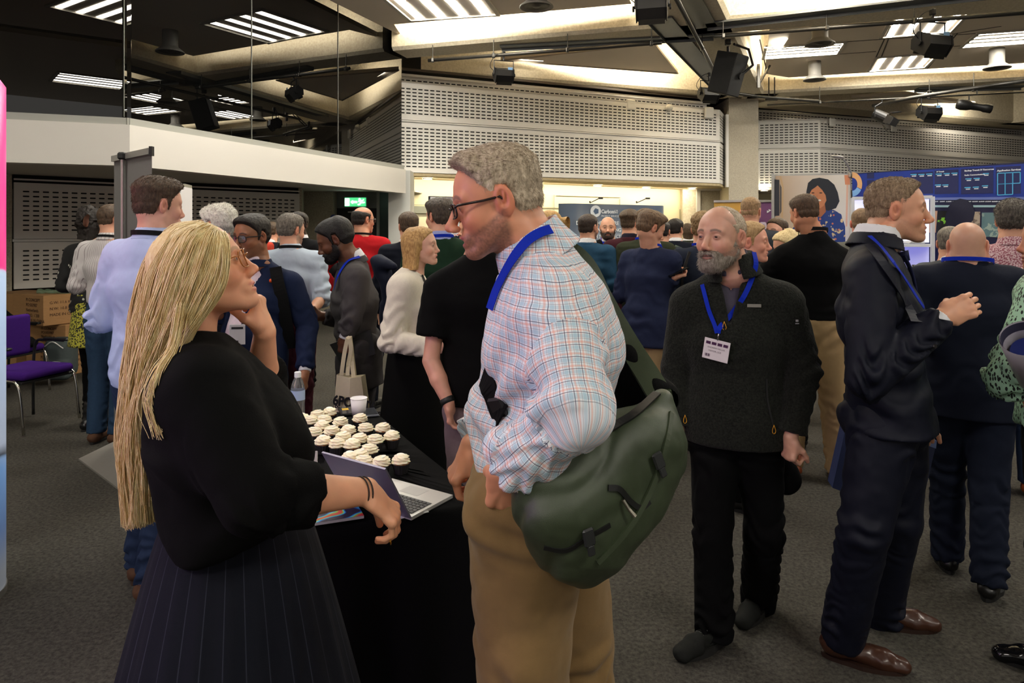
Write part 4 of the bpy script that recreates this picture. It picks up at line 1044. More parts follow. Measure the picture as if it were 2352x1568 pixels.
def checked_man():
    d = 1.42
    D = skeleton(1235, d, 1.86, 177, stance=.2, J=dict(
        pel=P(1232, 1110, 1.45), wai=P(1250, 985, 1.44), che=P(1268, 790, 1.43), nb=P(1226, 596, 1.42), hd=P(1139, 463, 1.41),
        shL=P(1284, 716, 1.28), shR=P(1270, 700, 1.58), hpL=P(1215, 1160, 1.37), hpR=P(1262, 1160, 1.53),
        knL=P(1200, 1480, 1.36), knR=P(1312, 1490, 1.55)))
    D['anL'] = V3((1205-CX)*1.38/FPX, 1.38, .09); D['anR'] = V3((1335-CX)*1.58/FPX, 1.58, .09)
    D['che'] = D['che']+V3(0, 0, 0)
    arms = (dict(E=P(1320, 945, 1.16), W=P(1180, 1068, 1.235), d=(-.14, .34, -.92), n=(-.1, .95, .3), th=(-1, -.2, .1), curl=(.55,)*4, thumb=.95),
            dict(E=P(1205, 930, 1.68), W=P(1085, 1022, 1.60), d=(-.45, -.08, -.80), n=(.85, .25, -.45), th=(-.1, -1, .1), curl=(.55, .62, .68, .75), thumb=.45, spread=.3))
    pm = plaid_mat()
    o = person('man in a checked shirt with glasses smiling down at the woman beside the table', D, (214, 148, 114),
        dict(mouth=.35, teeth=False, nose=2.1, jaw=1.04, brow=(110, 88, 70), iris=(70, 60, 50), stubble=.8, stubcol=(96, 74, 62), squint=1.0, ear=1.12, fat=.005, shave=.25, shavetop=False, neck=.058, lip=(170, 84, 84),
             glasses=dict(mat=plain('tortoise acetate', (34, 22, 18), .25), r=.0019, arm=1.3, hh=.0155)),
        dict(mat=GREYHAIR, top=.012, side=.003, back=.004, front=.020, hl=.012, temple=.003, amp=.0022, n=24000, len=.008, comb=comb_swept, lift=.25, r=.0006, h=.0022, dirs=(90, 150, 90), jit=.3),
        top=[dict(name='shirt', mat=pm, off=.016, g=1.0, hem=-.055, sleeve=1.92, amp=1.6, nr=.010, ndrop=-.006, soff=.019, roll=True, res=.005, lam=1.1, shw=1.02, fine=.0016,
                  paint=[U(ell(P(1128, 930, 1.44), (.050, .09, .05)), .05), U(ell(P(1255, 1020, 1.44), (.130, .17, .10)), .06)],
                  collar=dict(mat=pm, r=.066, h=.066, z=.026, flare=-.05, gap=.45, t=.004, tilt=.22, res=.0035))],
        bot=dict(mat=cloth('khaki chino', (128, 102, 66), .85, 800, .3, .08, .1), off=.018, r=(.098, .070, .064), amp=1.5, lam=.9, seat=True, waist=.03, extra=[U(ell(P(1148, 1196, 1.30), (.060, .045, .075)), .03)]), shoes=dict(mat=plain('brown shoe leather', (74, 48, 32), .45)), arms=arms, look=(7, -13, 0), res=.006, hres=.0022, hs=.88, belly=.0, g=1.04, hidden_legs=False, handres=.003)
    lanyard(o, [(1262, 530), (1240, 536), (1215, 552), (1192, 580), (1172, 620), (1150, 665), (1134, 712)], BLUE, .020, lift=.009)
    # watch strap on the near wrist
    for A, nm in (('L', 'watch'),):
        W = D['wr'+A]; u = nrm(D['el'+A]-W); R = frame(u); mb = MB(); n = 28; rings = []
        for k in (-.010, -.009, .009, .010):
            a = np.arange(n)*2*PI/n; rr = .034 if abs(k) < .0095 else .031
            rings.append(W+u*(k+.006)+rr*(np.cos(a)[:, None]*R[:, 1]+.85*np.sin(a)[:, None]*R[:, 2]))
        mb.loft(rings); mb.build('watch_strap', BLACKM, o['root'], smooth=True)
    lanyard(o, [(1118, 862), (1130, 895), (1146, 935), (1158, 962)], cloth('black webbing', (12, 12, 13), .8, 500, .4), .044, 'shoulder_strap', .008, .004)
    q, n = ray_at(o['bv'], 1150, 935, .018)
    if q is not None: mb = MB((frame((.45, .05, -1), n), q-n*.012)); mb.box((0, 0, 0), (.046, .040, .010), bev=.004); mb.box((.032, 0, 0), (.026, .030, .008), bev=.003); mb.build('strap_buckle', BLACKM, o['root'])
    return o
def sling_bag():
    g = cloth('olive bag nylon', (54, 64, 44), .45, 900, .25, .12, .0, 0, .5); p = []
    Y = (0, 1, 0); r = empty('sling_bag', P(1370, 1325, 1.36), 'large olive green sling bag at the hip of the man in the checked shirt', 'bag')
    D_ = 1.37
    def q(x, y, d=None): return P(x, y, d if d is not None else 1.20+.16*min(1, max(0, (x-1260)/240)))
    pr = [U(caps(q(1300, 1140), q(1458, 1020), .088, .082, Y, .80), 0), U(caps(q(1318, 1190), q(1440, 1110), .085, .080, Y, .85), .04),
          U(caps(q(1345, 1240), q(1400, 1180), .070, .070, Y, .85), .05), U(caps(q(1262, 1180), q(1300, 1250), .045, .045, Y, 1.0), .05), U(caps(q(1345, 1296), q(1350, 1270), .018, .045, Y, 1.2), .05),
          U(caps(q(1520, 915), q(1510, 1000), .020, .046, Y, 1.1), .06), U(caps(q(1490, 1150), q(1520, 1060), .022, .040, Y, 1.0), .05), U(caps(q(1225, 1105), q(1260, 1150), .024, .04, Y, 1.0), .05)]
    V, Q = solid(pr, .005); N_ = normals(V, Q)
    ang = math.radians(-32); al = (V[:, 0]*math.cos(ang)-V[:, 2]*math.sin(ang)); cr = V[:, 0]*math.sin(ang)+V[:, 2]*math.cos(ang)
    nz = vnoise(V*9); f1 = np.sin(cr*62+4*nz)*.5+.5; V = V+N_*(-.009*f1**3*(.5+.5*vnoise(V*6+3))+.003*vnoise(V*22)+.0010*vnoise(V*60))[:, None]
    mk('bag_body', V, Q, g, r); bv = [bvh_of(V, Q)]; fake = dict(bv=bv, root=r)
    zipm = plain('dark zip tape', (16, 17, 16), .5)
    lanyard(fake, [(1388, 992), (1420, 975), (1460, 950), (1510, 905), (1528, 885)], zipm, .016, 'zip', .003, .004)
    lanyard(fake, [(1395, 1120), (1420, 1122), (1445, 1150), (1470, 1165), (1490, 1150)], zipm, .010, 'zip', .003, .003)
    lanyard(fake, [(1250, 1255), (1300, 1262), (1345, 1235), (1400, 1205)], zipm, .008, 'seam', .002, .003)
    lanyard(fake, [(1540, 950), (1530, 1010), (1510, 1080), (1475, 1160), (1430, 1225), (1370, 1290)], g, .010, 'piping', .003, .005)
    for x, y, t in ((1505, 1055, 70), (1345, 1225, 80)):
        c, n = ray_at(bv, x, y, .010); R = frame((math.cos(math.radians(t)), 0, -math.sin(math.radians(t))), n); mb = MB((R, c)); mb.box((0, 0, 0), (.030, .022, .007), bev=.003); mb.box((.022, 0, 0), (.018, .014, .005), bev=.002); mb.build('buckle', plain('dark plastic buckle', (30, 32, 32), .4), r)
    c, n = ray_at(bv, 1425, 1145, .006); mb = MB(); mb.tube([c, c+V3(.010, 0, -.016), c+V3(.020, -.002, -.028)], [.003, .003, .004], 8); mb.build('zip_pull', plain('pale metal pull', (170, 165, 150), .3, 1.0), r)
    # broad padded strap from the bag's top corner up over the far shoulder, black on its inner face
    pts = catmull([q(1518, 912, 1.37), q(1488, 862, 1.42), q(1452, 806, 1.48), q(1414, 742, 1.53), q(1380, 680, 1.57), q(1345, 612, 1.58), q(1300, 575, 1.56), q(1262, 580, 1.50), q(1215, 640, 1.50)], 6)
    mb = MB(); mb.ribbon(pts, V3(.8, .35, .5), .048, .012); mb.build('shoulder_strap', g, r, smooth=False)
    inner = [q(1540, 905, 1.365), q(1430, 800, 1.50), q(1420, 900, 1.50), q(1425, 985, 1.47), q(1500, 925, 1.40)]
    # black mesh back panel behind the opening
    pr = [U(caps(q(1440, 815, 1.50), q(1440, 960, 1.48), .024, .024, Y, 1.5), 0), U(caps(q(1440, 815, 1.50), q(1520, 905, 1.42), .020, .024, Y, 1.3), .02), U(caps(q(1450, 955, 1.48), q(1520, 905, 1.42), .024, .024, Y, 1.3), .03), U(caps(q(1465, 880, 1.48), q(1490, 910, 1.44), .040, .030, Y, .8), .03)]
    V, Q = solid(pr, .005); mk('back_panel', V, Q, cloth('black padding', (9, 9, 9), .95, 300, .4), r)
    return r
def blonde_woman():
    d = 1.45
    D = skeleton(500, d, 1.66, 4, stance=.16, J=dict(
        pel=P(556, 1250, 1.45), wai=P(542, 1130, 1.45), che=P(512, 985, 1.45), nb=P(436, 800, 1.45), hd=P(466, 625, 1.45),
        shR=P(470, 905, 1.30), shL=P(492, 885, 1.59)))
    arms = (dict(E=P(598, 915, 1.68), W=P(608, 762, 1.57), d=(-.22, -.04, 1), n=(-.95, -.1, -.25), th=(.1, -1, 0), curl=(.75, .8, .85, .9), thumb=.5),
            dict(E=P(590, 1140, 1.22), W=P(842, 1128, 1.37), d=(.55, .18, -.62), n=(-.55, .1, -.75), th=(.1, 1, .1), curl=(.42, .5, .55, .6), thumb=.4, hs=1.05))
    knit = cloth('black fine jumper', (8, 8, 8), .95, 350, .35, .1)
    o = person('woman with very long blonde hair in a black jumper, hand at her chin', D, (226, 164, 128),
        dict(mouth=.12, teeth=True, nose=1.2, jaw=.90, brow=(150, 112, 76), iris=(74, 84, 90), squint=.2, ear=.9, neck=.045, lip=(196, 108, 100), gaze=.1, gazez=.2,
             glasses=dict(tint=(250, 244, 236), mat=plain('amber frame', (170, 98, 30), .2), r=.0013, arm=.8, hh=.021, short=True)),
        dict(mat=BLONDE, top=.0015, side=.001, back=.001, front=.0, hl=-.004, amp=.003, h=.003, dirs=(40, 140, 40), nape=-.07),
        top=[dict(name='jumper', mat=knit, off=.026, g=1.10, hem=-.045, sleeve=1.46, amp=1.2, nr=.003, ndrop=-.004, soff=.026, res=.007, cuff=True, lam=1.3,
                  collar=dict(mat=knit, r=.062, h=.030, z=.008, flare=-.3, gap=0, t=.004, tilt=-.05))],
        bot=dict(name='pleated_skirt', mat=stripe_mat('navy pinstripe', (13, 15, 25), (44, 46, 58), .040, .0022, .8), skirt=dict(z=.42, r0=.120, r1=.275, pleat=.16, np=22, shift=(-.01, 0))),
        shoes=dict(mat=plain('black ankle boot', (14, 14, 14), .4), high=.06), arms=arms, look=(12, 21, 0), res=.007, hres=.0025, bust=.012, g=1.05, hs=.92, hidden_legs=False, handres=.003)
    # long hair
    rows = [((455, 517), (508, 542), .050), ((392, 530), (520, 570), .096), ((340, 604), (512, 640), .114), ((315, 700), (484, 700), .112), ((300, 800), (436, 780), .102), ((290, 910), (392, 870), .092), ((285, 1050), (378, 1000), .075), ((306, 1205), (356, 1190), .045)]
    rs = np.random.RandomState(4)
    def path(u, jit, cut=1.0, off=0):
        s = abs(u)**1.25; w = math.copysign(math.sin(min(1, abs(u)*1.7)*PI/2), u); ps = []
        for (ox, oy), (ix, iy), hd in rows: ps.append(P(ox*(1-s)+ix*s-off*60*(1-s), oy*(1-s)+iy*s, 1.45-w*hd*(1+off)))
        c = catmull(ps, 4); c = np.array(c[:max(8, int(len(c)*cut))]); L = np.arange(len(c))/28; k = math.floor(u*16); ph = k*2.4
        return c+jit*np.stack([np.sin(L*11+ph)*1.3+.5*np.sin(L*23+rs.rand()*6), np.cos(L*9+ph), L*0], 1)*.007*L[:, None]+rs.randn(3)*jit*.0035
    S_ = 25; out = []
    for i in range(7500):
        u = rs.uniform(-1, 1); c = path(u, 1.0, 1.0 if abs(u) < .72 else 1.0-.55*(abs(u)-.72)/.28*rs.rand(), rs.uniform(-.06, .05))
        t = np.linspace(0, len(c)-1, S_); i0 = np.floor(t).astype(int); i1 = np.minimum(i0+1, len(c)-1); f = (t-i0)[:, None]; out.append(c[i0]*(1-f)+c[i1]*f)
    V, Q = strand_mesh(np.array(out), .00125, .0007)
    rings = []
    for k in range(29):
        ring = []
        for u in np.linspace(-1, 1, 24): ring.append(path(u, 0, 1, -.12)[k])
        rings.append(np.array(ring))
    mb = MB(); mb.loft(rings[:26]); V2 = np.concatenate(mb.V); F = [tuple(q) for q in Q]+[tuple(i+len(V) for i in f) for f in mb.F]
    mk('long_hair', np.concatenate([V, V2]), F, BLONDE, o['root'])
    # loose locks over the shoulder
    L2 = []
    for i in range(90):
        j = rs.randn(3)*.004; L2.append(np.array(catmull([P(418, 700, 1.33)+j, P(398, 800, 1.30)+j, P(365, 860, 1.26)+j*1.5, P(352, 920, 1.25)+j*2, P(372+rs.randn()*6, 990, 1.25)+j*2], 5)))
    V, Q = strand_mesh(np.array(L2), .0012, .0006); mk('loose_lock', V, Q, BLONDE, o['root'])
    plain('gold', (220, 160, 60), .2, 1.0); toW = o['toW']; mb = MB(); mb.lathe(toW((-.012, -.086, -.036)), [(.0001, -.006), (.005, -.003), (.006, 0), (.005, .003), (.0001, .006)], 12); mb.build('earring', plain('gold', (220, 160, 60), .2, 1.0), o['root'], smooth=True)
    W = D['wrR']; u = nrm(D['elR']-W); R = frame(u)
    for k in (0.004, .013):
        mb = MB(); a = np.arange(29)*2*PI/28; mb.tube([W+u*(k+.003*math.sin(x))+.0285*(math.cos(x)*R[:, 1]*1.05+.95*math.sin(x)*R[:, 2]) for x in a], .0016, 6, 0, False); mb.build('hair_tie' if k > .01 else 'bracelet', plain('dark elastic', (40, 26, 20), .7), o['root'], smooth=True)
    t = o['tipsR'][2]; c = t[0]-t[1]*.026; mb = MB(); R = frame(t[1]); a = np.arange(21)*2*PI/20; mb.tube([c+.0085*(math.cos(x)*R[:, 1]+math.sin(x)*R[:, 2]) for x in a], .0014, 6, 0, False); mb.build('ring', MATS['gold'], o['root'], smooth=True)
    for t in o['tipsR'][:4]:
        R = np.stack([nrm(t[1]), nrm(np.cross(t[2], t[1])), nrm(t[2])], 1); mb = MB((R, t[0]-t[2]*t[3]*-.0)); mb.lathe((0, 0, 0), [(.0001, .0), (.0001, .001)], 4)
    return o
# ------------------------------------------------------------------ the crowd
def HR(mat, top=.012, side=.005, back=.005, front=.004, **k): return dict(mat=mat, top=top, side=side, back=back, front=front, **k)
def crowd(label, px, ytop, d, yaw, cloth_top, hair, skin=(212, 158, 130), look=(0, 0, 0), arms=('down', 'down'), bot=None, shoes=None, kind='jacket', collar=None, lean=0, J=None,
          belly=0, g=1.0, bust=0, face=None, hs=1.0, H=None, hem=None, sleeve=None, stance=.17, step=0, straps=None, under=None, hres=None, res=None, shw=1.0, off=None, legs=True, side=0, noskel=None, amp=1.0, vneck=None, cuffs=None, extra=None):
    H = H or (1.6+(HY-ytop)*d/FPX)/(math.cos(math.radians(lean))**.35)
    D = skeleton(px, d, H, yaw, lean=lean, stance=stance, step=step, J=J, side=side)
    res = res or (.0085 if d < 3.3 else .011 if d < 5.2 else .014); hres = hres or (.0038 if d < 3.6 else .0045 if d < 5.2 else .0055)
    pre = dict(jacket=dict(name='jacket', off=.020, hem=.15, sleeve=1.9, nr=.016, flare=.010, collar=True),
               shirt=dict(name='shirt', off=.014, hem=-.02, sleeve=1.9, nr=.006, collar=True),
               jumper=dict(name='jumper', off=.020, hem=.04, sleeve=1.93, nr=.004, collar=None),
               tee=dict(name='t_shirt', off=.018, hem=.06, sleeve=.62, nr=.006, collar=None))[kind]
    t = dict(pre, mat=cloth_top, amp=amp, lam=1.15, shw=shw)
    if off: t['off'] = off
    if hem is not None: t['hem'] = hem
    if sleeve is not None: t['sleeve'] = sleeve
    if sleeve and sleeve < 1.7 and kind == 'shirt': t['roll'] = True
    if vneck: t['vneck'] = vneck
    if cuffs: t['lining'] = (WHITE, cuffs)
    t['collar'] = dict(mat=cloth_top, r=.078 if kind == 'jacket' else .068, h=.044 if kind == 'jacket' else .050, z=.022 if kind == 'jacket' else .046, flare=-.25, gap=.7 if kind == 'jacket' else .3, t=.004) if pre['collar'] else None
    tops = []
    if kind == 'jacket' or under or collar:
        um = collar or WHITE; tops.append(dict(name='shirt', mat=um, off=.004, hem=-.04, sleeve=0, amp=.1, nr=.003, ndrop=-.01, collar=dict(mat=um, r=.065, h=.060, z=.048, flare=-.15, gap=.3, t=.003), res=max(res, .012)))
    tops.append(t)
    if extra: tops += extra
    o = person(label, D, skin, face or dict(), hair, tops, bot or dict(mat=BLKT), shoes or dict(mat=plain('black leather', (16, 15, 15), .35)), arms, look, res=res, hres=hres, g=g, belly=belly, bust=bust, hs=hs, hidden_legs=not legs)
    if straps: neckstrap(o, straps[0], r=(straps[1] if len(straps) > 1 else .072)+.012, up0=(straps[2] if len(straps) > 2 else .018)+.022, w=straps[3] if len(straps) > 3 else .018)
    return o
def build_crowd():
    C = {}
    LTB = cloth('pale blue shirt', (176, 190, 226), .8, 800, .15, .04, 0, .25)
    GREY = cloth('charcoal grey suiting', (70, 67, 68), .85, 1200, .2, .08)
    JEAN = cloth('dark blue denim', (34, 46, 70), .85, 500, .4, .15)
    JEAN2 = cloth('blue denim', (40, 60, 84), .85, 500, .4, .2)
    NAVB = cloth('navy blazer cloth', (26, 35, 62), .85, 1200, .2, .1)
    TEAL = cloth('teal blue blazer cloth', (36, 68, 92), .85, 1200, .2, .1)
    BURG = cloth('burgundy cloth', (58, 22, 30), .85, 900, .2, .1)
    RED = cloth('red jumper wool', (176, 28, 34), .9, 500, .3, .1)
    GREEN = cloth('dark green wool', (26, 48, 34), .9, 500, .3, .1)
    OLIVE = cloth('olive wool', (46, 50, 36), .9, 500, .3, .1)
    CHINO = cloth('beige chino cloth', (164, 138, 100), .85, 700, .2, .08)
    LILAC = cloth('lilac shirt cotton', (150, 158, 205), .8)
    CREAM = cloth('cream boucle wool', (226, 218, 200), .95, 260, .7, .08, .2)
    TANSH = plain('tan leather', (146, 72, 34), .4)
    BRSUEDE = cloth('brown suede', (82, 58, 44), .85, 300, .3)
    BALDSK = (206, 152, 128)
    # man in the light blue shirt, back to us, at the left
    C['blue'] = crowd('tall young man in a pale blue shirt seen from behind by the grey banner', 352, 420, 3.16, 72, LTB,
        HR(BRHAIR, .020, .006, .005, .014, n=5000, len=.010, comb=comb_swept, lift=.3, r=.0012), look=(-24, -4, 0), bot=dict(mat=JEAN, off=.014, end=.03), shoes=dict(mat=BRSUEDE, high=.05, solemat=plain('brown sole', (60, 42, 30), .7)),
        kind='shirt', hem=.10, off=.022, arms=('bent', 'bent'), straps=(BLKSTRAP, .073, .020, .022), face=dict(nose=1.0, brow=(60, 44, 34)), J=dict(), skin=(214, 162, 140), amp=1.4, step=.06, g=1.02)
    C['striped'] = crowd('man in a striped shirt and jeans half hidden behind the grey banner', 252, 474, 5.3, 84,
        stripe_mat('fine striped shirt', (196, 192, 190), (90, 70, 74), .022, .003, .7), HR(BRHAIR, .004, .003, .002, .002), look=(-30, 0, 0), bot=dict(mat=JEAN2, belt=plain('black belt', (14, 14, 14), .4), waist=.1), shoes=dict(mat=BRSUEDE),
        kind='shirt', hem=-.06, arms=('bent', 'bent'), straps=(BLKSTRAP,), amp=1.4)
    blk = N('black blouse with white spots'); v = blk.coord(); cell = blk.voro(v, 17); blk.base(blk.mix(blk.math('LESS_THAN', cell, .20), S((14, 14, 15)), S((190, 190, 176)))); blk.p(Roughness=.8)
    yel = N('yellow patterned skirt cloth'); v = yel.coord(); yel.base(yel.mix(yel.math('GREATER_THAN', yel.noise(v, 70, 2), .52), S((176, 172, 60)), S((30, 32, 20)))); yel.p(Roughness=.85)
    C['curly'] = crowd('woman with long dark curly hair in a black spotted blouse and yellow patterned skirt', 214, 490, 5.75, 80, blk.m,
        HR(DKHAIR, .030, .035, .04, .01, amp=.012, dirs=(40, 40, 40), nape=-.12, long=1, extra=[U(caps((-.04, .0, -.02), (-.06, 0, -.19), .085, .07, (0, 1, 0), 1.3), .03), U(caps((-.03, .05, .0), (-.03, .06, -.16), .05, .05), .03), U(caps((-.03, -.05, .0), (-.03, -.06, -.16), .05, .05), .03)]),
        look=(-50, -8, 0), kind='jumper', bot=dict(mat=BLKT, r=(.072, .052, .045), off=.006), shoes=dict(mat=plain('black patent boot', (18, 18, 20), .25), high=.12, laces=plain('lace silver', (160, 160, 160), .4)), arms=('bent', 'bent'), step=.10, bust=.0, g=.95, hs=.95)
    o = C['curly']; lower(o, o['D'], dict(mat=yel.m, name='skirt', skirt=dict(z=.66, r0=.115, r1=.165)), o['root'], .95, 0, .012, 3)
    C['white'] = crowd('man with bushy white hair and glasses in a dark jacket', 503, 483, 4.5, 142, NAVY, HR(WHITEH, .024, .022, .016, .006, amp=.006, n=3000, len=.014, comb=comb_back, lift=.5, r=.0013), look=(25, -5, 0), collar=LTB, face=dict(glasses=dict(mat=BLACKM, r=.0014)), arms=('bent', 'bent'), straps=(BLKSTRAP,))
    C['specs'] = crowd('man in glasses and a navy blazer over an open pink shirt, facing left', 588, 504, 3.85, 238, NAVB, HR(DKHAIR, .014, .010, .008, .010), skin=(150, 100, 72), look=(6, -6, 0),
        arms=('bent', dict(E=P(690, 765, 3.75), W=P(697, 880, 3.62), d=(0, -.1, -1), n=(-1, 0, 0), th=(0, -1, 0), curl=(.5,)*4)) if False else (dict(E=P(705, 745, 3.85), W=P(700, 858, 3.70), d=(0, -.1, -1), n=(-1, 0, 0), th=(0, -1, 0), curl=(.7,)*4), 'bent'), collar=cloth('pale pink cotton', (222, 205, 214), .8), vneck=(.10, .90), face=dict(brow=(24, 18, 16), nose=1.4, fat=.006, mouth=0, stubble=.4, stubcol=(70, 52, 44), glasses=dict(mat=BLACKM, r=.0022)), cuffs='L', belly=.02, g=1.08, hres=.003, res=.008,
        J=dict(shL=P(668, 655, 3.85)))
    C['rolled'] = crowd('grey haired man from behind in a pale blue shirt tucked into burgundy trousers', 668, 499, 5.0, 100, cloth('ice blue shirt', (172, 184, 198), .8, 800, .15, .04, 0, .25), HR(SALT, .012, .007, .006, .006, n=3500, len=.009, comb=comb_back, lift=.3, r=.0013), look=(-42, -5, 0), kind='shirt', hem=-.085, sleeve=1.12, off=.022, straps=(BLKSTRAP, .070, .018, .022),
        face=dict(stubble=.9, stubcol=(110, 96, 84), nose=1.1), bot=dict(mat=BURG, belt=plain('brown belt', (70, 30, 24), .4), waist=.11), arms=('pocket', dict(E=P(740, 684, 4.95), W=P(714, 716, 4.75))), amp=1.5, g=1.0)
    C['redbag'] = crowd('small distant man wearing a red rucksack over a dark suit', 622, 513, 8.2, 75, NAVY, HR(BRHAIR, .004, .003), look=(0, 0, 0), arms=('down', 'down'))
    C['dark'] = crowd('man in a black suit and cap, hand on hip, by the concrete pillar', 690, 494, 7.0, 250, cloth('black suiting', (14, 14, 16), .85), HR(DKHAIR, .02, .012, .01, .01), skin=(70, 50, 40), look=(20, 0, 0), arms=('akimbo', 'up') if False else ('akimbo', 'bent'), face=dict(stubble=.8, stubcol=(20, 16, 14)), cuffs='L')
    dD = 4.2
    C['bent'] = crowd('man in a charcoal suit with black hair leaning forward, seen from the side', 822, 494, dD, 184, GREY, HR(hair_mat('black afro hair', (10, 9, 9), (26, 22, 20)), .016, .014, .012, .004, amp=.0012), skin=(104, 66, 46), look=(6, -24, 0), lean=20, H=1.80, hem=.17, amp=1.3,
        J=dict(hd=P(768, 552, dD-.05), nb=P(808, 606, dD), che=P(815, 690, dD), wai=P(818, 760, dD), pel=P(826, 815, dD), shL=P(818, 640, dD-.18), shR=P(800, 640, dD+.18)),
        arms=(dict(E=P(806, 735, dD-.24), W=P(793, 762, dD-.24)-V3(0, 0, .03), d=(-.05, 0, -1), n=(0, 1, 0), th=(-1, 0, 0), curl=(.95, 1, 1, 1), thumb=.7), 'bent'), face=dict(nose=1.3, stubble=1, stubcol=(24, 18, 16), lip=(110, 64, 56), beard=dict(mat=hair_mat('black beard', (12, 10, 9), (28, 22, 20)), t=.005)), bot=dict(mat=GREY, end=.03), cuffs='L')
    lanyard(C['bent'], [(822, 590), (800, 604), (780, 635), (772, 665)], BLUE, .022, lift=.012)
    C['red'] = crowd('balding man with glasses and a red jumper near the exit door', 832, 480, 6.3, 85, RED, HR(DKHAIR, .004, .006, .006, 0, baldtop=.055), skin=(204, 146, 116), look=(-38, 0, 0), kind='jumper', arms=('akimbo', 'bent'), straps=(BLKSTRAP,), face=dict(glasses=dict(mat=plain('grey frame', (90, 90, 92), .3), r=.0018), shave=.5, shavetop=False, stubcol=(50, 40, 34)), bot=dict(mat=NAVY), g=1.06, shw=1.05, H=1.80)
    # woman in the cream jacket
    d = 3.95
    C['cream'] = crowd('fair haired woman in a cream wool jacket and black skirt, talking', 948, 522, d, 8, CREAM, HR(hair_mat('honey blonde hair', (140, 98, 52), (216, 176, 112)), .010, .008, .01, .0, amp=.002, nape=-.12, long=1, h=.004, extra=[U(caps((-.05, 0, .02), (-.085, 0, -.20), .066, .045, (0, 1, 0), 1.45), .03), U(caps((-.02, .070, .02), (-.045, .085, -.20), .028, .026), .02), U(caps((-.02, -.070, .02), (-.050, -.085, -.22), .030, .026), .02)]),
        skin=(226, 176, 150), look=(-12, 4, 0), arms=(dict(E=P(950, 760, d+.2), W=P(1010, 745, d+.12)), dict(E=P(897, 782, d-.20), W=P(1000, 798, d-.28), d=(1, -.1, .1), n=(-.2, 1, 0), th=(0, 0, 1))), kind='jumper', hem=.0, off=.026, bust=.02, g=1.0, face=dict(mouth=.9, brow=(140, 104, 76), nose=.9, jaw=.92, lip=(190, 96, 92), iris=(80, 90, 90)), bot=dict(mat=BLKT), hres=.0032, hs=.94,
        J=dict(pel=P(955, 835, d), wai=P(950, 775, d), che=P(946, 705, d), nb=P(948, 634, d), hd=P(968, 566, d), shR=P(925, 662, d-.17), shL=P(940, 662, d+.17)), res=.009)
    o = C['cream']; lower(o, o['D'], dict(mat=cloth('black skirt cloth', (10, 10, 10), .9), name='skirt', skirt=dict(z=.10, r0=.13, r1=.24)), o['root'], 1, 0, .01, 3)
    lanyard(o, [(968, 632), (978, 655), (990, 680), (999, 700)], BLKSTRAP, .018)
    toW = o['toW']; mb = MB(); mb.lathe(toW((-.012, -.086, -.036)), [(.0001, -.009), (.008, -.004), (.009, 0), (.008, .004), (.0001, .009)], 12); mb.build('earring', MATS['gold'], o['root'], smooth=True)
    C['green'] = crowd('man with dark hair in a dark green jumper behind the woman in cream', 1012, 464, 4.7, 112, GREEN, HR(hair_mat('dark greying hair', (34, 28, 24), (92, 80, 66)), .020, .012, .008, .012), look=(22, 0, 0), kind='jumper', collar=LILAC, straps=(BLUE, .070, .016, .020), face=dict(nose=1.1), arms=('bent', 'down'))
    C['navyleft'] = crowd('man in a navy jacket mostly hidden behind the woman in cream', 938, 494, 5.9, 100, NAVY, HR(BRHAIR, .016, .008, .006, .01), look=(10, 0, 0))
    C['navymid'] = crowd('man in a navy suit half hidden behind the black T-shirt', 1083, 505, 6.3, 215, NAVY, HR(BRHAIR), look=(10, 0, 0))
    d = 3.05
    C['tee'] = crowd('man in a black T-shirt seen from behind, arm at his side', 1112, 452, d, 92, cloth('black T-shirt cotton', (8, 8, 8), .92, 500, .3, .1), HR(BRHAIR, .01, .005), skin=(206, 150, 128), kind='tee', hem=.12, sleeve=.68, off=.024, amp=.9, g=.96, shw=1.05, J=dict(shL=P(1012, 664, d), shR=P(1205, 664, d)),
        arms=(dict(E=P(990, 828, d-.06), W=P(1030, 925, d-.12), d=(.1, .1, -1), n=(1, 0, 0), th=(0, 1, 0), curl=(.4,)*4), 'down'), bot=dict(mat=cloth('mauve grey trouser cloth', (112, 94, 100), .9)))
    W = C['tee']['D']['wrL']; u = nrm(C['tee']['D']['elL']-W); R = frame(u); mb = MB(); a = np.arange(28)*2*PI/28
    mb.loft([W+u*(k+.01)+.031*(np.cos(a)[:, None]*R[:, 1]+np.sin(a)[:, None]*R[:, 2]) for k in (-.012, .012)]); mb.build('watch', BLACKM, C['tee']['root'], smooth=True)
    # background group right of centre
    C['pony'] = crowd('woman with a blonde ponytail seen from behind', 1262, 490, 5.4, 112, NAVY, HR(hair_mat('ponytail hair', (150, 108, 54), (214, 174, 108)), .006, .006, .006, .0, amp=.002, extra=[U(caps((-.11, 0, .04), (-.15, -.03, .03), .024, .036), .01), U(caps((-.15, -.03, .03), (-.155, -.04, -.16), .036, .016), .03)]), look=(38, 0, 0), hs=1.02, skin=(222, 170, 145))
    C['teal'] = crowd('man in a teal blue blazer with a dark beard seen from behind', 1350, 498, 6.1, 70, TEAL, HR(hair_mat('very short dark hair', (38, 30, 26), (70, 56, 46)), .010, .004, .004, .004), look=(-20, 0, 0), arms=('bent', 'bent'), face=dict(stubble=1, stubcol=(50, 38, 32)), g=1.1, shw=1.08, amp=1.4)
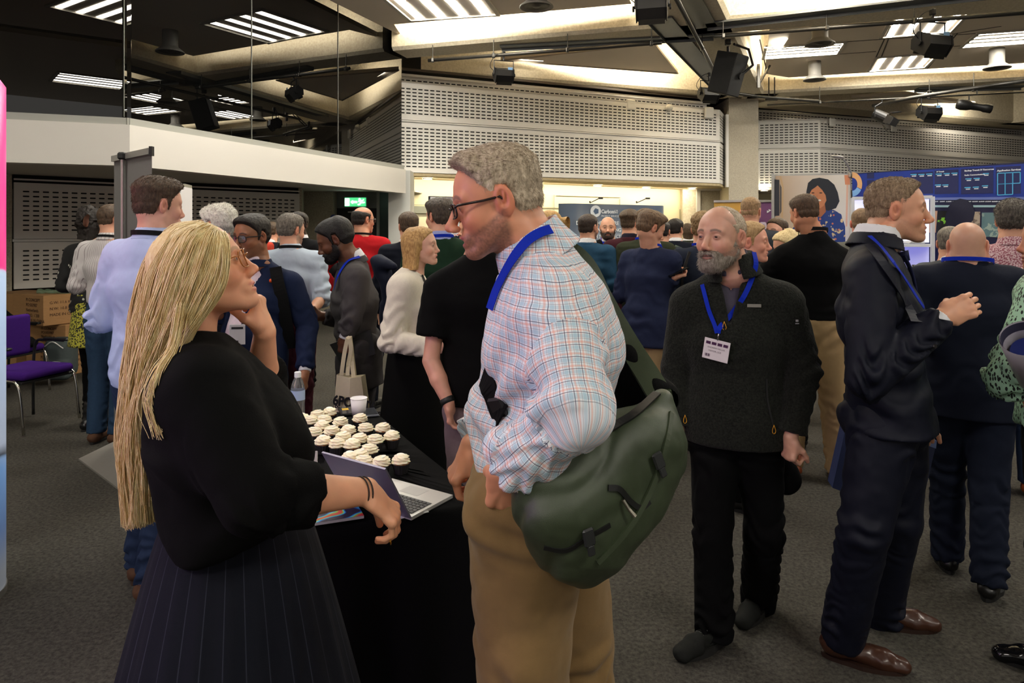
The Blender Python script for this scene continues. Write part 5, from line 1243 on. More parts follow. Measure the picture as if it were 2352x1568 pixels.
    C['bald'] = crowd('bald man with a full dark beard, black V-neck jumper and tie, facing the camera', 1396, 503, 7.8, 263, cloth('black jumper wool', (13, 13, 14), .9), None, skin=(214, 162, 132), look=(0, 0, 0), kind='jumper', vneck=(.062, .15), collar=WHITE, arms=('down', 'bent'), face=dict(nose=1.0, brow=(40, 28, 22), shave=.12, stubcol=(90, 70, 60), stubble=.6, gaze=0, beard=dict(mat=hair_mat('dark brown beard', (34, 22, 16), (62, 42, 32)), t=.012, chin=.006)), hres=.004, hs=1.06)
    o = C['bald']; lanyard(o, [(1382, 545), (1388, 562), (1396, 582), (1400, 594)], BLUE, .022); lanyard(o, [(1411, 545), (1408, 562), (1404, 582), (1401, 594)], BLUE, .022)
    q, n = ray_at(o['bv'], 1396, 598, .012)
    if q is not None: mb = MB(); mb.box(q, (.075, .003, .060)); mb.build('badge', MATS['badge card'], o['root'])
    D_ = o['D']; mb = MB(); f = D_['f']; c = D_['nb']+f*.083; mb.ribbon([c+V3(0, 0, .0), c+f*.03-V3(0, 0, .05), c+f*.045-V3(0, 0, .13)], D_['lat'], .055, .012); mb.build('tie', cloth('grey tie silk', (70, 70, 78), .5), o['root'])
    C['burg'] = crowd('man in a burgundy blazer with a swept quiff seen from behind', 1446, 489, 6.55, 70, BURG, HR(BRHAIR, .024, .003, .004, .014), look=(-20, 0, 0), arms=('bent', 'bent'), collar=cloth('dark shirt', (30, 26, 40), .8), face=dict(shave=.5, shavetop=False, stubcol=(90, 66, 50)))
    C['olive'] = crowd('man in an olive jumper behind the phone user, from the back', 1483, 488, 6.0, 80, OLIVE, HR(hair_mat('curly brown hair', (60, 44, 32), (116, 92, 66)), .022, .008, .006, .01, amp=.006), look=(-10, 0, 0), kind='jumper', straps=(BLUE,), arms=('bent', 'bent'), collar=cloth('grey shirt', (90, 90, 90), .8))
    d = 5.0
    C['phone'] = crowd('man in a navy linen blazer and beige chinos looking down at his phone', 1487, 496, d, 44, cloth('navy linen', (36, 42, 66), .9, 700, .4, .15, 0, .2), HR(hair_mat('brushed brown hair', (70, 52, 38), (122, 96, 68)), .020, .010, .008, .014), look=(-30, -22, 0), lean=6, bot=dict(mat=CHINO), collar=LTB, hem=.17, amp=1.4, g=1.05,
        J=dict(hd=P(1496, 526, d)), arms=('bent', dict(E=P(1527, 655, d-.02), W=P(1548, 637, d-.12), d=(.8, .1, .2), n=(-.2, 0, 1), th=(-.2, 1, .1), curl=(.7,)*4)), straps=(BLUE, .068, .028, .016), face=dict(nose=1.3))
    C['pack'] = crowd('man in dark clothes with an olive rucksack strap, half hidden behind the phone user', 1520, 506, 7.3, 60, cloth('dark slate cloth', (44, 50, 56), .9), HR(DKHAIR, .01), look=(0, 0, 0), H=1.68, kind='jumper')
    C['far'] = crowd('young man with black hair and a brown bag strap, far back by the cream wall', 1552, 508, 7.9, 75, NAVY, HR(DKHAIR, .016, .008), look=(-25, 0, 0), arms=('bent', 'down'))
    C['farb'] = crowd('distant woman with light brown hair beside the cream wall', 1580, 516, 9.6, 90, OLIVE, HR(BRHAIR, .01, .012, .01, 0, extra=[U(caps((-.04, 0, -.02), (-.05, 0, -.14), .08, .06), .03)]), hs=.95)
    C['strap'] = crowd('man with wavy fair hair in a navy jacket with a thin black bag strap', 1616, 496, 5.1, 78, cloth('slate navy jacket', (36, 42, 56), .85), HR(hair_mat('wavy fair hair', (96, 74, 48), (168, 138, 92)), .022, .010, .008, .01, amp=.006), look=(-10, 0, 0), straps=(BLUE, .069, .026, .018), collar=WHITE, arms=(dict(E=P(1570, 655, 5.5), W=P(1562, 600, 5.35)), 'down') if False else ('bent', 'down'), g=1.08)
    C['grin'] = crowd('fair haired man laughing in profile behind the man in the fleece', 1712, 520, 4.05, -22, GREY, HR(hair_mat('sandy hair', (150, 116, 74), (206, 172, 120)), .012, .006, .005, .004), skin=(228, 164, 138), look=(0, 0, 0), face=dict(mouth=.9, teeth=True, nose=1.2, brow=(150, 116, 84), squint=1), hs=1.0, hres=.0032)
    C['fade'] = crowd('man with a close cropped fade haircut in a grey suit seen from behind', 1724, 458, 5.95, 66, cloth('slate grey suiting', (52, 56, 62), .85), HR(hair_mat('cropped fair hair', (110, 84, 58), (170, 138, 100)), .010, .0015, .001, .004, h=.0035), look=(-12, -4, 0), arms=('bent', 'bent'), face=dict(stubble=.9, stubcol=(90, 60, 44), shave=.3, stubble_=0), g=1.05, shw=1.04)
    C['ginger'] = crowd('man with short brown hair and ginger beard laughing, facing left', 1790, 507, 6.0, 205, GREY, HR(BRHAIR, .009, .004), skin=(226, 170, 146), look=(8, 0, 0), face=dict(mouth=.8, teeth=True, nose=1.1, brow=(80, 54, 38), beard=dict(mat=hair_mat('ginger beard', (92, 58, 36), (140, 92, 60)), t=.006)), hres=.0038)
    C['blondeback'] = crowd('woman with long pale blonde hair behind the man in the black jumper', 1812, 538, 5.2, 200, OLIVE, HR(hair_mat('pale blonde hair', (196, 168, 112), (240, 220, 170)), .012, .014, .02, .004, amp=.004, nape=-.1, long=1, extra=[U(caps((-.03, .05, .02), (-.02, .08, -.16), .05, .04), .03), U(caps((-.03, -.05, .02), (-.0, -.09, -.16), .05, .04), .03), U(caps((-.06, 0, .0), (-.07, 0, -.18), .06, .05, (0, 1, 0), 1.3), .03)]), look=(-10, -20, 0), hs=.95)
    d = 4.53
    C['black'] = crowd('broad man in a black jumper and beige chinos seen from behind', 1868, 444, d, 80, cloth('black cotton jumper', (9, 9, 10), .95, 500, .35, .1), HR(hair_mat('short dark brown hair', (54, 40, 30), (104, 80, 58)), .014, .005, .005, .006, n=4500, len=.008, comb=comb_swept, lift=.3, r=.0011), skin=(206, 146, 114), look=(26, -10, 0), hs=.93, kind='jumper', g=1.12, shw=1.1, hem=-.01, off=.022, arms=(dict(E=P(1722, 668, d+.10), W=P(1700, 610, d+.35)), 'bent'), J=dict(shL=P(1802, 592, d), shR=P(1935, 600, d), hd=P(1846, 490, d)), bot=dict(mat=CHINO, end=.03, off=.014), shoes=dict(mat=TANSH, high=.02, solemat=plain('tan sole', (70, 36, 22), .6)), straps=(BLKSTRAP, .068, .020, .022), face=dict(nose=1.2), stance=.24, step=.05)
    C['buzz'] = crowd('man with buzzed hair behind the suited man, by the white showcase', 1980, 484, 5.5, 64, cloth('grey fleece', (90, 90, 84), .95), HR(hair_mat('buzzed brown hair', (96, 76, 56), (140, 112, 84)), .006, .0025, .002, .002), look=(0, 0, 0), kind='jumper', face=dict(shave=.4, stubcol=(110, 84, 64)), skin=(216, 150, 130))
    d = 3.2
    C['baldnavy'] = crowd('bald man from behind in a dark navy suit with a blue lanyard', 2222, 514, d, 57, NAVYJ, None, skin=(216, 164, 138), look=(0, 2, 0), J=dict(shL=P(2112, 648, d), shR=P(2325, 650, d), nb=P(2222, 612, d), hd=P(2222, 565, d), che=P(2225, 715, d)), g=1.12, shw=1.12, hem=.16, off=.022, amp=.7,
        bot=dict(mat=cloth('navy trouser wool', (24, 29, 44), .85), end=.03, r=(.095, .068, .060)), face=dict(shave=.22, stubcol=(120, 104, 92), ear=1.15, fat=.014, neck=.058, jaw=1.08, rolls=True), straps=(BLUE, .092, .006, .018), step=.10, arms=('bent', 'bent'), hs=.96)
    D_ = C['baldnavy']['D']; c = D_['nb']-D_['f']*.092+V3(.045, 0, .004); mb = MB(); mb.box(c, (.020, .008, .022), bev=.002); mb.build('strap_buckle', plain('pale buckle', (190, 176, 140), .4), C['baldnavy']['root'])
    pk = N('pink flower print'); v = pk.coord(); pk.base(pk.mix(pk.math('GREATER_THAN', pk.noise(v, 130, 2), .50), S((214, 186, 190)), S((150, 84, 98)))); pk.p(Roughness=.8)
    C['pink'] = crowd('man with spiky greying hair in a pink flower-print shirt seen from behind', 2326, 470, 4.3, 58, pk.m, HR(hair_mat('spiky greying hair', (34, 30, 28), (120, 112, 102)), .018, .012, .008, .006, amp=.004, n=4500, len=.010, comb=comb_back, lift=.8, r=.0012), look=(0, 0, 0), kind='shirt', hem=.06, sleeve=1.9, shoes=dict(mat=TANSH), bot=dict(mat=JEAN), g=1.12, shw=1.1, hs=1.04)
    C['sliver'] = crowd('person in a grey jacket mostly hidden behind the bald man in navy', 2182, 545, 4.9, 62, cloth('grey tweed', (74, 78, 82), .9), HR(SALT), H=1.60)
    lp = N('mint leopard print'); v = lp.scale(lp.coord(), (1.0, 1.0, .62)); a = lp.voro(lp.scale(lp.coord(), (1, 1, .55)), 100); lp.base(lp.mix(lp.math('LESS_THAN', a, .40), S((150, 190, 160)), S((12, 16, 14)))); lp.p(Roughness=.7)
    d = 2.45
    C['mint'] = crowd('woman in a mint green animal-print blouse at the right edge, holding a white cup', 2440, 565, d, 165, lp.m, HR(DKHAIR, .016, .014, .016, .004, extra=[U(caps((-.04, 0, -.02), (-.05, 0, -.14), .08, .06), .03)]), skin=(196, 134, 106), look=(0, 0, 0), kind='jumper', hem=.02, off=.034, sleeve=1.75, H=1.66, amp=1.8, g=1.0, J=dict(shL=P(2405, 690, d-.12), shR=P(2398, 680, d+.20)),
        arms=(dict(E=P(2322, 870, d-.10), W=P(2378, 838, d-.22), d=(-.45, -.25, .30), n=(-.45, .6, .5), th=(-.3, -.6, .8), curl=(.6, .65, .7, .75), thumb=.4), dict(E=P(2400, 860, d+.2), W=P(2392, 930, d-.05), d=(-.6, -.5, .1), n=(0, .2, .9), th=(0, -.8, .3), curl=(.45,)*4)), bot=dict(mat=BLKT, r=(.085, .058, .05), off=.008), shoes=dict(mat=plain('black patent shoe', (14, 14, 16), .12)), hs=.95, bust=.02)
    return C
# ------------------------------------------------------------------ the room
def XY(px, d): return V3((px-CX)*d/FPX, d, 0)
ZS, ZB, ZR = 5.70, 4.50, 4.75            # slab, underside of concrete beams, underside of suspended rafts
def carpet():
    n = N('grey carpet'); v = n.coord(); a = n.noise(v, 55, 4, .75); b = n.noise(v, 1.1, 3)
    n.base(n.ramp(n.math('ADD', n.math('MULTIPLY', a, .85), n.math('MULTIPLY', b, .15)), [(.32, S((44, 42, 39))), (.68, S((90, 87, 80)))])); n.p(Roughness=.97); n.b.inputs['Specular IOR Level'].default_value = .1
    n.link(n.bump(n.noise(v, 130, 3, .8), .6, .006), n.b.inputs['Normal']); return n.m
def concrete(name, c1, c2, sc=60, st=.5, pits=False):
    n = N(name); v = n.coord(); a = n.noise(v, sc, 4, .7); col = n.ramp(a, [(.35, S(c1)), (.65, S(c2))])
    if pits: col = n.mix(n.math('LESS_THAN', n.noise(v, 80, 3, .6), .35), col, S([x*.55 for x in c1]))
    n.base(col); n.p(Roughness=.95); n.link(n.bump(n.noise(v, sc*1.1, 4, .7), st, .012), n.b.inputs['Normal']); return n.m
def slotted(name, c, pu=.108, lu=.080, pv=.0605, hv=.0205):
    n = N(name); g = n.xyz(n.attr('guv'))
    row = n.math('FLOOR', n.math('DIVIDE', g[1], pv)); off = 0.0
    fu = n.math('MULTIPLY', n.math('ABSOLUTE', n.math('SUBTRACT', n.math('FRACT', n.math('DIVIDE', g[0], pu)), .5)), pu)
    fv = n.math('MULTIPLY', n.math('ABSOLUTE', n.math('SUBTRACT', n.math('FRACT', n.math('DIVIDE', g[1], pv)), .5)), pv)
    dx = n.math('MAXIMUM', n.math('SUBTRACT', fu, lu/2-hv/2), 0.0); r = n.math('SQRT', n.math('ADD', n.math('MULTIPLY', dx, dx), n.math('MULTIPLY', fv, fv)))
    m = n.math('LESS_THAN', r, hv/2); rim = n.math('LESS_THAN', r, hv/2+.003)
    n.base(n.mix(m, n.mix(n.math('MULTIPLY', rim, .25), n.mix(n.noise(n.coord(), 2.0, 3), S([x*.95 for x in c]), S(c)), S((150, 145, 138))), S((10, 9, 9))))
    n.p(Roughness=n.math('ADD', n.math('MULTIPLY', m, .4), .45)); n.b.inputs['Specular IOR Level'].default_value = .35
    return n.m
def guvquad(name, P4, UV, mat, kind='structure', parent=None, th=None):
    o = mk(name, P4, [(0, 1, 2, 3)], mat, parent, False, guv=np.array([list(u)+[0] for u in UV], float))
    return tag(o, kind=kind) if parent is None else o
def wallbox(name, a, b, z0, z1, th, mat, m2=None):
    """upright slab whose face runs a->b, thickness away from the camera"""
    a = np.asarray(a, float)[:3]*np.array([1, 1, 0]); b = np.asarray(b, float)*np.array([1, 1, 0]); d = nrm(b-a); n = np.array([-d[1], d[0], 0])
    if n[1] < 0: n = -n
    mb = MB(); mb.prism([a+V3(0, 0, z0), b+V3(0, 0, z0), b+V3(0, 0, z1), a+V3(0, 0, z1)], n*th); o = mb.build(name, mat); o['kind'] = 'structure'; return o
def slotpanel(name, a, b, z0, z1, mat, frame_m, th=.06, mu=.11, mv=.07, parent=None, pu=.108, pv=.0605):
    a = np.asarray(a, float)*np.array([1, 1, 0]); b = np.asarray(b, float)*np.array([1, 1, 0]); L = np.linalg.norm(b-a); d = (b-a)/L; n = np.array([-d[1], d[0], 0]); n = n if n[1] > 0 else -n
    nu = max(1, round((L-2*mu)/pu)); nv = max(1, int((z1-z0-2*mv)/pv)); mu = (L-nu*pu)/2; mv = (z1-z0-nv*pv)/2
    q = lambda u, v: a+d*u+V3(0, 0, z0+v)
    H = z1-z0; Pn = [q(mu, mv), q(L-mu, mv), q(L-mu, H-mv), q(mu, H-mv)]; O = [q(0, 0), q(L, 0), q(L, H), q(0, H)]
    B = [p+n*th for p in O]; V = Pn+O+B; F = [(0, 1, 2, 3), (4, 5, 1, 0), (5, 6, 2, 1), (6, 7, 3, 2), (7, 4, 0, 3), (4, 8, 9, 5), (5, 9, 10, 6), (6, 10, 11, 7), (7, 11, 8, 4), (8, 11, 10, 9)]
    uv = [(0, 0), (nu*pu, 0), (nu*pu, nv*pv), (0, nv*pv)]+[(0, 0)]*8
    o = mk(name, V, F, [mat, frame_m], parent, False, midx=[0]+[1]*9, guv=np.array([list(u)+[0] for u in uv], float)); 
    if parent is None: o['kind'] = 'structure'
    return o
def flatpoly(name, pts, z, th, mat, kind='structure', parent=None, up=True):
    mb = MB(); mb.prism([V3(p[0], p[1], z) for p in pts], V3(0, 0, th if up else -th)); o = mb.build(name, mat, parent)
    if parent is None and kind: o['kind'] = kind
    return o
def room():
    CONC = concrete('rough cream concrete', (206, 194, 168), (230, 220, 196), 26, .5)
    COLC = concrete('pitted column render', (186, 176, 156), (206, 198, 178), 55, .5, True)
    DKC = concrete('dark pitted render', (150, 142, 124), (178, 170, 150), 40, .6, True)
    RAFT = plain('raft board', (226, 214, 198), .9); PL = plain('white plaster', (208, 204, 196), .75); GREYT = plain('grey metal trim', (150, 150, 142), .5)
    SLOT = slotted('slotted white panel', (236, 232, 224)); SLOT_SHADE = slotted('slotted shaded shutter', (214, 208, 198), .105, .068, .060, .018); FR = plain('panel enamel', (238, 234, 226), .5); FR_SHADE = plain('shutter enamel', (208, 204, 196), .5)  # shutter copies are greyed: shade under the balcony put into their colour
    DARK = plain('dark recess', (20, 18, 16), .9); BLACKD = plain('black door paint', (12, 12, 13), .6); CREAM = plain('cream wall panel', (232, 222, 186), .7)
    STEEL = plain('galvanised steel', (120, 122, 120), .45, .75)
    tag(mk('floor', [(-12, -7, 0), (22, -7, 0), (22, 24, 0), (-12, 24, 0)], [(0, 1, 2, 3)], carpet(), smooth=False), kind='structure')
    flatpoly('ceiling', [(-12, -7), (22, -7), (22, 24), (-12, 24)], ZS, .1, plain('ceiling slab', (200, 190, 168), .9))
    for nm, a, b in (('wall_left', (-9, -7, 0), (-9, 24, 0)), ('wall_right', (18, -7, 0), (18, 24, 0)), ('wall_far', (-12, 22, 0), (22, 22, 0))):
        wallbox(nm, a, b, 0, ZS, .1, PL)
    # --- wall A: the long slotted balcony front
    a0, a1 = XY(928, 12.1)-V3(.25, .12, 0), XY(1653, 14.9); dA = nrm(a1-a0); nA = V3(-dA[1], dA[0], 0); a2 = XY(1669, 15.9)
    slotpanel('wall_front_upper', a0, a1, 3.53, 4.19, SLOT, FR); slotpanel('wall_front_lower', a0, a1, 2.62, 3.49, SLOT, FR)
    slotpanel('wall_front_return_upper', a1, a2, 3.53, 4.19, SLOT, FR, mu=.02); slotpanel('wall_front_return_lower', a1, a2, 2.62, 3.49, SLOT, FR, mu=.02)
    mb = MB(); mb.tube([a0+V3(0, -.015, 3.505), a1+V3(0, -.015, 3.505)], .014, 10); mb.prism([a0+nA*.07+V3(0, 0, 3.44), a1+nA*.07+V3(0, 0, 3.44), a1+nA*.07+V3(0, 0, 3.58), a0+nA*.07+V3(0, 0, 3.58)], nA*.02, 1); tag(mb.build('trim_1', [FR, DARK], smooth=False), kind='structure')
    slotpanel('wall_front_clerestory', a0+nA*.42, a1+nA*.42, 4.10, 4.40, SLOT, FR, mv=.05)
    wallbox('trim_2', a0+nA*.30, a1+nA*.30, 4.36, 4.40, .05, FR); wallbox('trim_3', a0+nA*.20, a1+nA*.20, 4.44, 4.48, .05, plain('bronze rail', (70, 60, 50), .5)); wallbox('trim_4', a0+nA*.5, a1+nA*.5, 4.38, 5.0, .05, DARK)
    flatpoly('trim_5', [a0, a1, a1+nA*.45, a0+nA*.45], 4.17, .02, FR)
    # soffit under wall A and the cream wall of the recess
    c0, c1 = XY(905, 12.75), XY(1568, 16.3); flatpoly('ceiling_recess', [a0, a1, a2, c1+V3(.9, .2, 0), c1+nA*.2, c0-dA*.2+nA*.2], 2.56, .05, concrete('buff soffit', (176, 158, 122), (192, 176, 140), 20, .1))
    wallbox('wall_recess', c0-dA*.3, c1, 0, 2.57, .08, CREAM)
    mb = MB(); g = plain('panel joint', (150, 146, 120), .7)
    for px, z0, z1 in ((1252, 1.0, 2.35), (1404, 1.0, 2.30), (1030, .5, 2.1), (1560, 1.0, 2.1)):
        t = (px-945)/(1568-945); p = c0*(1-t)+c1*t; mb.box(p+V3(0, -.02, (z0+z1)/2), (.010, .02, z1-z0))
    for z, t0, t1 in ((2.33, .50, .74), (2.08, 0, .9)):
        p, q = c0*(1-t0)+c1*t0, c0*(1-t1)+c1*t1; mb.prism([p+V3(0, -.02, z), q+V3(0, -.02, z), q+V3(0, -.02, z+.008), p+V3(0, -.02, z+.008)], (0, .02, 0))
    p, q = c0*1.0, c0*.55+c1*.45; mb.prism([p+V3(0, -.025, 1.93), q+V3(0, -.025, 1.93), q+V3(0, -.025, 2.06), p+V3(0, -.025, 2.06)], (0, .02, 0), 1)
    tag(mb.build('trim_6', [g, plain('grey glazed strip', (150, 152, 138), .4)]), kind='structure')
    wallbox('wall_pier_cream', XY(1568, 16.1), XY(1602, 16.1), 0, 2.57, .3, CONC); wallbox('trim_7', XY(1601, 15.9), XY(1609, 15.9), 0, 2.58, .1, PL); wallbox('trim_8', XY(1601, 15.85), XY(1672, 15.85), 2.52, 2.57, .1, PL)
    wallbox('wall_pier_dark', XY(1609, 15.95), XY(1676, 15.95), 0, 2.55, .3, DKC)
    wallbox('trim_9', XY(1668, 15.25), XY(1674, 15.25), 2.56, 4.15, .1, FR)
    # --- concrete column and wall B
    mb = MB(); q0, q1 = XY(1674, 15.3), XY(1742, 15.3); mb.prism([q0, q1, q1+V3(.12, 1.2, 0), q0+V3(.0, 1.2, 0)], V3(0, 0, 4.52)); tag(mb.build('wall_column', COLC), kind='structure')
    b0, b1, b2 = XY(1742, 16.35), XY(1883, 16.06), XY(2620, 21.4)
    b2 = b1+nrm(XY(2352, 19.1)-b1)*13
    for nm, z0, z1 in (('upper', 3.53, 4.19), ('lower', 2.62, 3.49)):
        slotpanel('wall_right_front_'+nm, b0, b1, z0, z1, SLOT, FR, mu=.03); slotpanel('wall_right_side_'+nm, b1, b2, z0, z1, SLOT, FR, mu=.03)
    mb = MB()
    for p, q in ((b0, b1), (b1, b2)): mb.tube([p+V3(0, -.015, 3.505), q+V3(0, -.015, 3.505)], .014, 8)
    tag(mb.build('trim_10', FR), kind='structure')
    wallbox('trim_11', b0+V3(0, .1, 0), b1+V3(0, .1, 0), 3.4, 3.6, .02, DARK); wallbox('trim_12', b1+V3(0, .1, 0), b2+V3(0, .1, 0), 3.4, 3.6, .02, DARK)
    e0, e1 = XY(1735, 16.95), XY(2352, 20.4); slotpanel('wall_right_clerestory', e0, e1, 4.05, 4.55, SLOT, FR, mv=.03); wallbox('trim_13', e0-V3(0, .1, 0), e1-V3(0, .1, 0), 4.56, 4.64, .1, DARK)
    wallbox('wall_right_concrete', e0+V3(0, .1, 0), e1+nrm(e1-e0)*6+V3(0, .1, 0), 4.5, ZS, .2, CONC)
    flatpoly('trim_14', [b0, b1, b2, b2+V3(0, 2, 0), b0+V3(0, 1.5, 0)], 4.16, .02, FR); flatpoly('ceiling_recess_right', [b0, b1, b2, b2+V3(0, 2.5, 0), b0+V3(-.4, 2.2, 0)], 2.56, .05, MATS.get('raft board'))
    wallbox('wall_recess_right', XY(1700, 17.8), XY(2500, 22), 0, 2.57, .08, CREAM)
    # --- left balcony: white fascia, rail, dark glass, soffit
    f0, f1, f2 = V3(-7.6, 5.25, 0), XY(298, 6.7), XY(932, 11.6); dF = nrm(f2-f1); nF = V3(-dF[1], dF[0], 0); dG = nrm(f1-f0); nG = V3(-dG[1], dG[0], 0)
    for nm, p, q, nn in (('wall_balcony_left', f0, f1, nG), ('wall_balcony_right', f1, f2, nF)): 
        mb = MB(); mb.prism([p+V3(0, 0, 2.225), q+V3(0, 0, 2.225), q+V3(0, 0, 2.62), p+V3(0, 0, 2.62)], nn*.18); tag(mb.build(nm, PL), kind='structure')
        mb = MB(); mb.prism([p+nn*.03+V3(0, 0, 2.62), q+nn*.03+V3(0, 0, 2.62), q+nn*.03+V3(0, 0, 2.69), p+nn*.03+V3(0, 0, 2.69)], nn*.12); tag(mb.build('trim_15' if nm[-4:] == 'left' else 'trim_16', GREYT), kind='structure')
    GL = N('dark tinted glass'); GL.base(S((4, 4, 4))); GL.p(Roughness=.0, IOR=1.72); GL.b.inputs['Specular IOR Level'].default_value = .5
    SE = plain('silicone joint', (120, 120, 112), .5)
    def pane(k, p, q, nn):
        mb = MB(); mb.prism([p+nn*.08+V3(0, 0, 2.69), q+nn*.08+V3(0, 0, 2.69), q+nn*.08+V3(0, 0, ZS-.01), p+nn*.08+V3(0, 0, ZS-.01)], nn*.02); tag(mb.build('window_%d' % k, GL.m), kind='structure')
    def onF(px):    # point of the fascia line under a pixel column
        s = (px-CX)/FPX; t = (f1[0]-s*f1[1])/(s*dF[1]-dF[0]); return f1+dF*t
    j1, j2 = onF(590), onF(787); pane(1, f0, f1, nG); pane(2, f1, j1, nF); pane(3, j1, j2, nF); pane(4, j2, f2, nF)
    mb = MB()
    for p, nn in ((f1, nF), (j1, nF), (j2, nF)): mb.box(p+nn*.075+V3(0, 0, 4.2), (.006, .008, 3.0))
    tag(mb.build('trim_17', SE), kind='structure')
    w0, w1 = XY(32, 8.6), XY(688, 11.3); wx = w0-nrm(w1-w0)*3
    flatpoly('ceiling_soffit', [f0+nG*.1, f1+nG*.05, f2+nF*.05, f2+V3(.10, 1.6, 0), XY(690, 13.0)+V3(-.3, 0, 0), w1+V3(-.5, .2, 0), wx+V3(-2.5, 0, 0)], 2.30, .03, plain('soffit paint', (190, 186, 176), .85))
    dW = nrm(w1-w0); nW = V3(-dW[1], dW[0], 0)
    slotpanel('wall_shutter_upper', w0, w1, 1.50, 2.20, SLOT_SHADE, FR_SHADE, mu=.06, pu=.105, pv=.060); slotpanel('wall_shutter_lower', w0, w1, .88, 1.46, SLOT_SHADE, FR_SHADE, mu=.06, pu=.105, pv=.060)
    wallbox('trim_18', w0-V3(0, .02, 0), w1-V3(0, .02, 0), 1.465, 1.495, .06, FR_SHADE); wallbox('trim_19', w0+nW*.05, w1+nW*.05, 2.12, 2.3, .05, DARK); wallbox('trim_20', w0, w1, 2.23, 2.25, .04, FR_SHADE); wallbox('wall_counter_dark', w0+nW*.12, w1+nW*.12, 0, .90, .05, plain('dark counter front', (38, 34, 30), .7))
    wallbox('wall_pier_left', wx, w0-dW*.02, 0, 2.3, .3, DKC)
    # --- exit door corner
    wallbox('wall_pier_exit', XY(690, 12.35), XY(765, 12.35), 0, 2.3, .5, DKC)
    wallbox('wall_pier_exit_side', XY(686, 11.3), XY(690, 12.35)+V3(.01, 0, 0), 0, 2.3, .05, DKC)
    wallbox('trim_21', XY(765, 12.6), XY(870, 12.6), 2.01, 2.3, .05, plain('grey door head', (112, 116, 112), .6)); wallbox('door_1', XY(765, 12.62), XY(868, 12.62), 0, 2.01, .05, BLACKD)
    d1 = bpy.data.objects['door_1']; mb = MB(); mb.box(XY(808, 12.58)+V3(0, 0, 1.94), (.14, .04, .03), bev=.008); mb.build('door_closer', plain('closer silver', (150, 150, 150), .4, .8), d1)
    mb = MB(); mb.cyl(XY(765, 12.33)+V3(.01, 0, 1.83), XY(765, 12.33)+V3(.01, -.01, 1.83), .06, n=20); mb.build('door_sign', plain('blue door sign', (40, 60, 120), .4), d1)
    wallbox('trim_22', XY(865, 12.45), XY(873, 12.45), 0, 2.3, .1, plain('door frame grey', (140, 144, 140), .6)); wallbox('wall_exit_dark', XY(872, 12.3), XY(893, 12.0), 0, 2.3, .05, plain('dark teal paint', (52, 62, 62), .7))
    wallbox('wall_pier_white', XY(892, 11.75), XY(942, 11.75), 0, 2.62, .5, plain('pale grey plaster', (196, 196, 190), .8)); mb = MB(); mb.box(XY(894, 11.72)+V3(0, 0, .95), (.03, .03, 1.0)); tag(mb.build('trim_23', plain('steel corner guard', (170, 170, 168), .4, .6)), kind='structure')
    wallbox('wall_void', XY(650, 13.1), XY(905, 13.1), 0, ZS, .05, BLACKD)
    # --- ceiling: concrete beams, rafts
    def beam(nm, a, b, w, z0=ZB, m=CONC):
        a = np.asarray(a); b = np.asarray(b); d = nrm(b-a); n = V3(-d[1], d[0], 0); n = n if n[1] > 0 else -n; c = .05
        rings = []
        for p in (a, b): rings.append([p+V3(0, 0, ZS), p+V3(0, 0, z0+c), p+n*c+V3(0, 0, z0), p+n*(w-c)+V3(0, 0, z0), p+n*w+V3(0, 0, z0+c), p+n*w+V3(0, 0, ZS)])
        mb = MB(); mb.loft(rings); o = mb.build(nm, m); o['kind'] = 'structure'; return o
    z3 = lambda p: V3(p[0], p[1], 0)
    B1a, B1b = PZ(932, 112, ZB), PZ(1510, 62, ZB); dB = nrm(z3(B1b)-z3(B1a))
    beam('trim_beam_1', z3(B1a)-dB*.25, z3(B1b)+dB*.8, .60)
    Da, Db = V3(4.55, 15.3, 0), V3(1.25, 8.0, 0); dD = nrm(Db-Da)
    beam('trim_beam_2', Da, Db+dD*9, -.0 if 0 else .001) if False else None
    n = V3(-dD[1], dD[0], 0); mb = MB(); c = .05; rings = []
    for p in (Da, Db+dD*9): rings.append([p+n*-.05+V3(0, 0, ZS), p-n*.05+V3(0, 0, ZB+c), p-n*(.05-c)+V3(0, 0, ZB), p+n*(.95-c)+V3(0, 0, ZB), p+n*.95+V3(0, 0, ZB+c), p+n*.95+V3(0, 0, ZS)])
    mb.loft(rings); tag(mb.build('trim_beam_2', CONC), kind='structure')
    R1a, R1b = z3(PZ(1640, 47, ZB)), z3(PZ(2200, 2, ZB)); dR = nrm(R1b-R1a); beam('trim_beam_3', R1a, R1b+dR*8, .72)
    Q1a, Q1b = z3(PZ(1787, 212, ZB)), z3(PZ(2352, 182, ZB)); dQ = nrm(Q1b-Q1a); beam('trim_beam_4', Q1a-dQ*.6, Q1b+dQ*7, .62)
    W1a, W1b = z3(PZ(932, 163, ZB)), z3(PZ(1650, 216, ZB)); dWw = nrm(W1b-W1a); beam('trim_beam_5', W1a-dWw*.15, W1b+dWw*.3, .8)
    X1a, X1b = z3(PZ(1760, 232, ZB)), z3(PZ(2330, 282, ZB)); beam('trim_beam_6', X1a, X1b+nrm(X1b-X1a)*5, .8)
    beam('trim_beam_7', z3(PZ(1712, 216, ZB)), z3(PZ(1790, 214, ZB)), .8)
    mb = MB(); yl = z3(PZ(2290, 285, ZB)); mb.prism([yl+V3(0, 0, ZB), yl+V3(1.0, -.9, ZB), yl+V3(5, -4.8, ZB), yl+V3(5.6, -4.3, ZB), yl+V3(.8, .2, ZB)], V3(0, 0, 1.2)); tag(mb.build('trim_beam_8', CONC), kind='structure')
    def raft(nm, pts, z=ZR): return flatpoly(nm, pts, z, .07, RAFT)
    r1a, r1b = z3(PZ(905, 56, ZR)), z3(PZ(1450, 9, ZR)); dr = nrm(r1b-r1a)
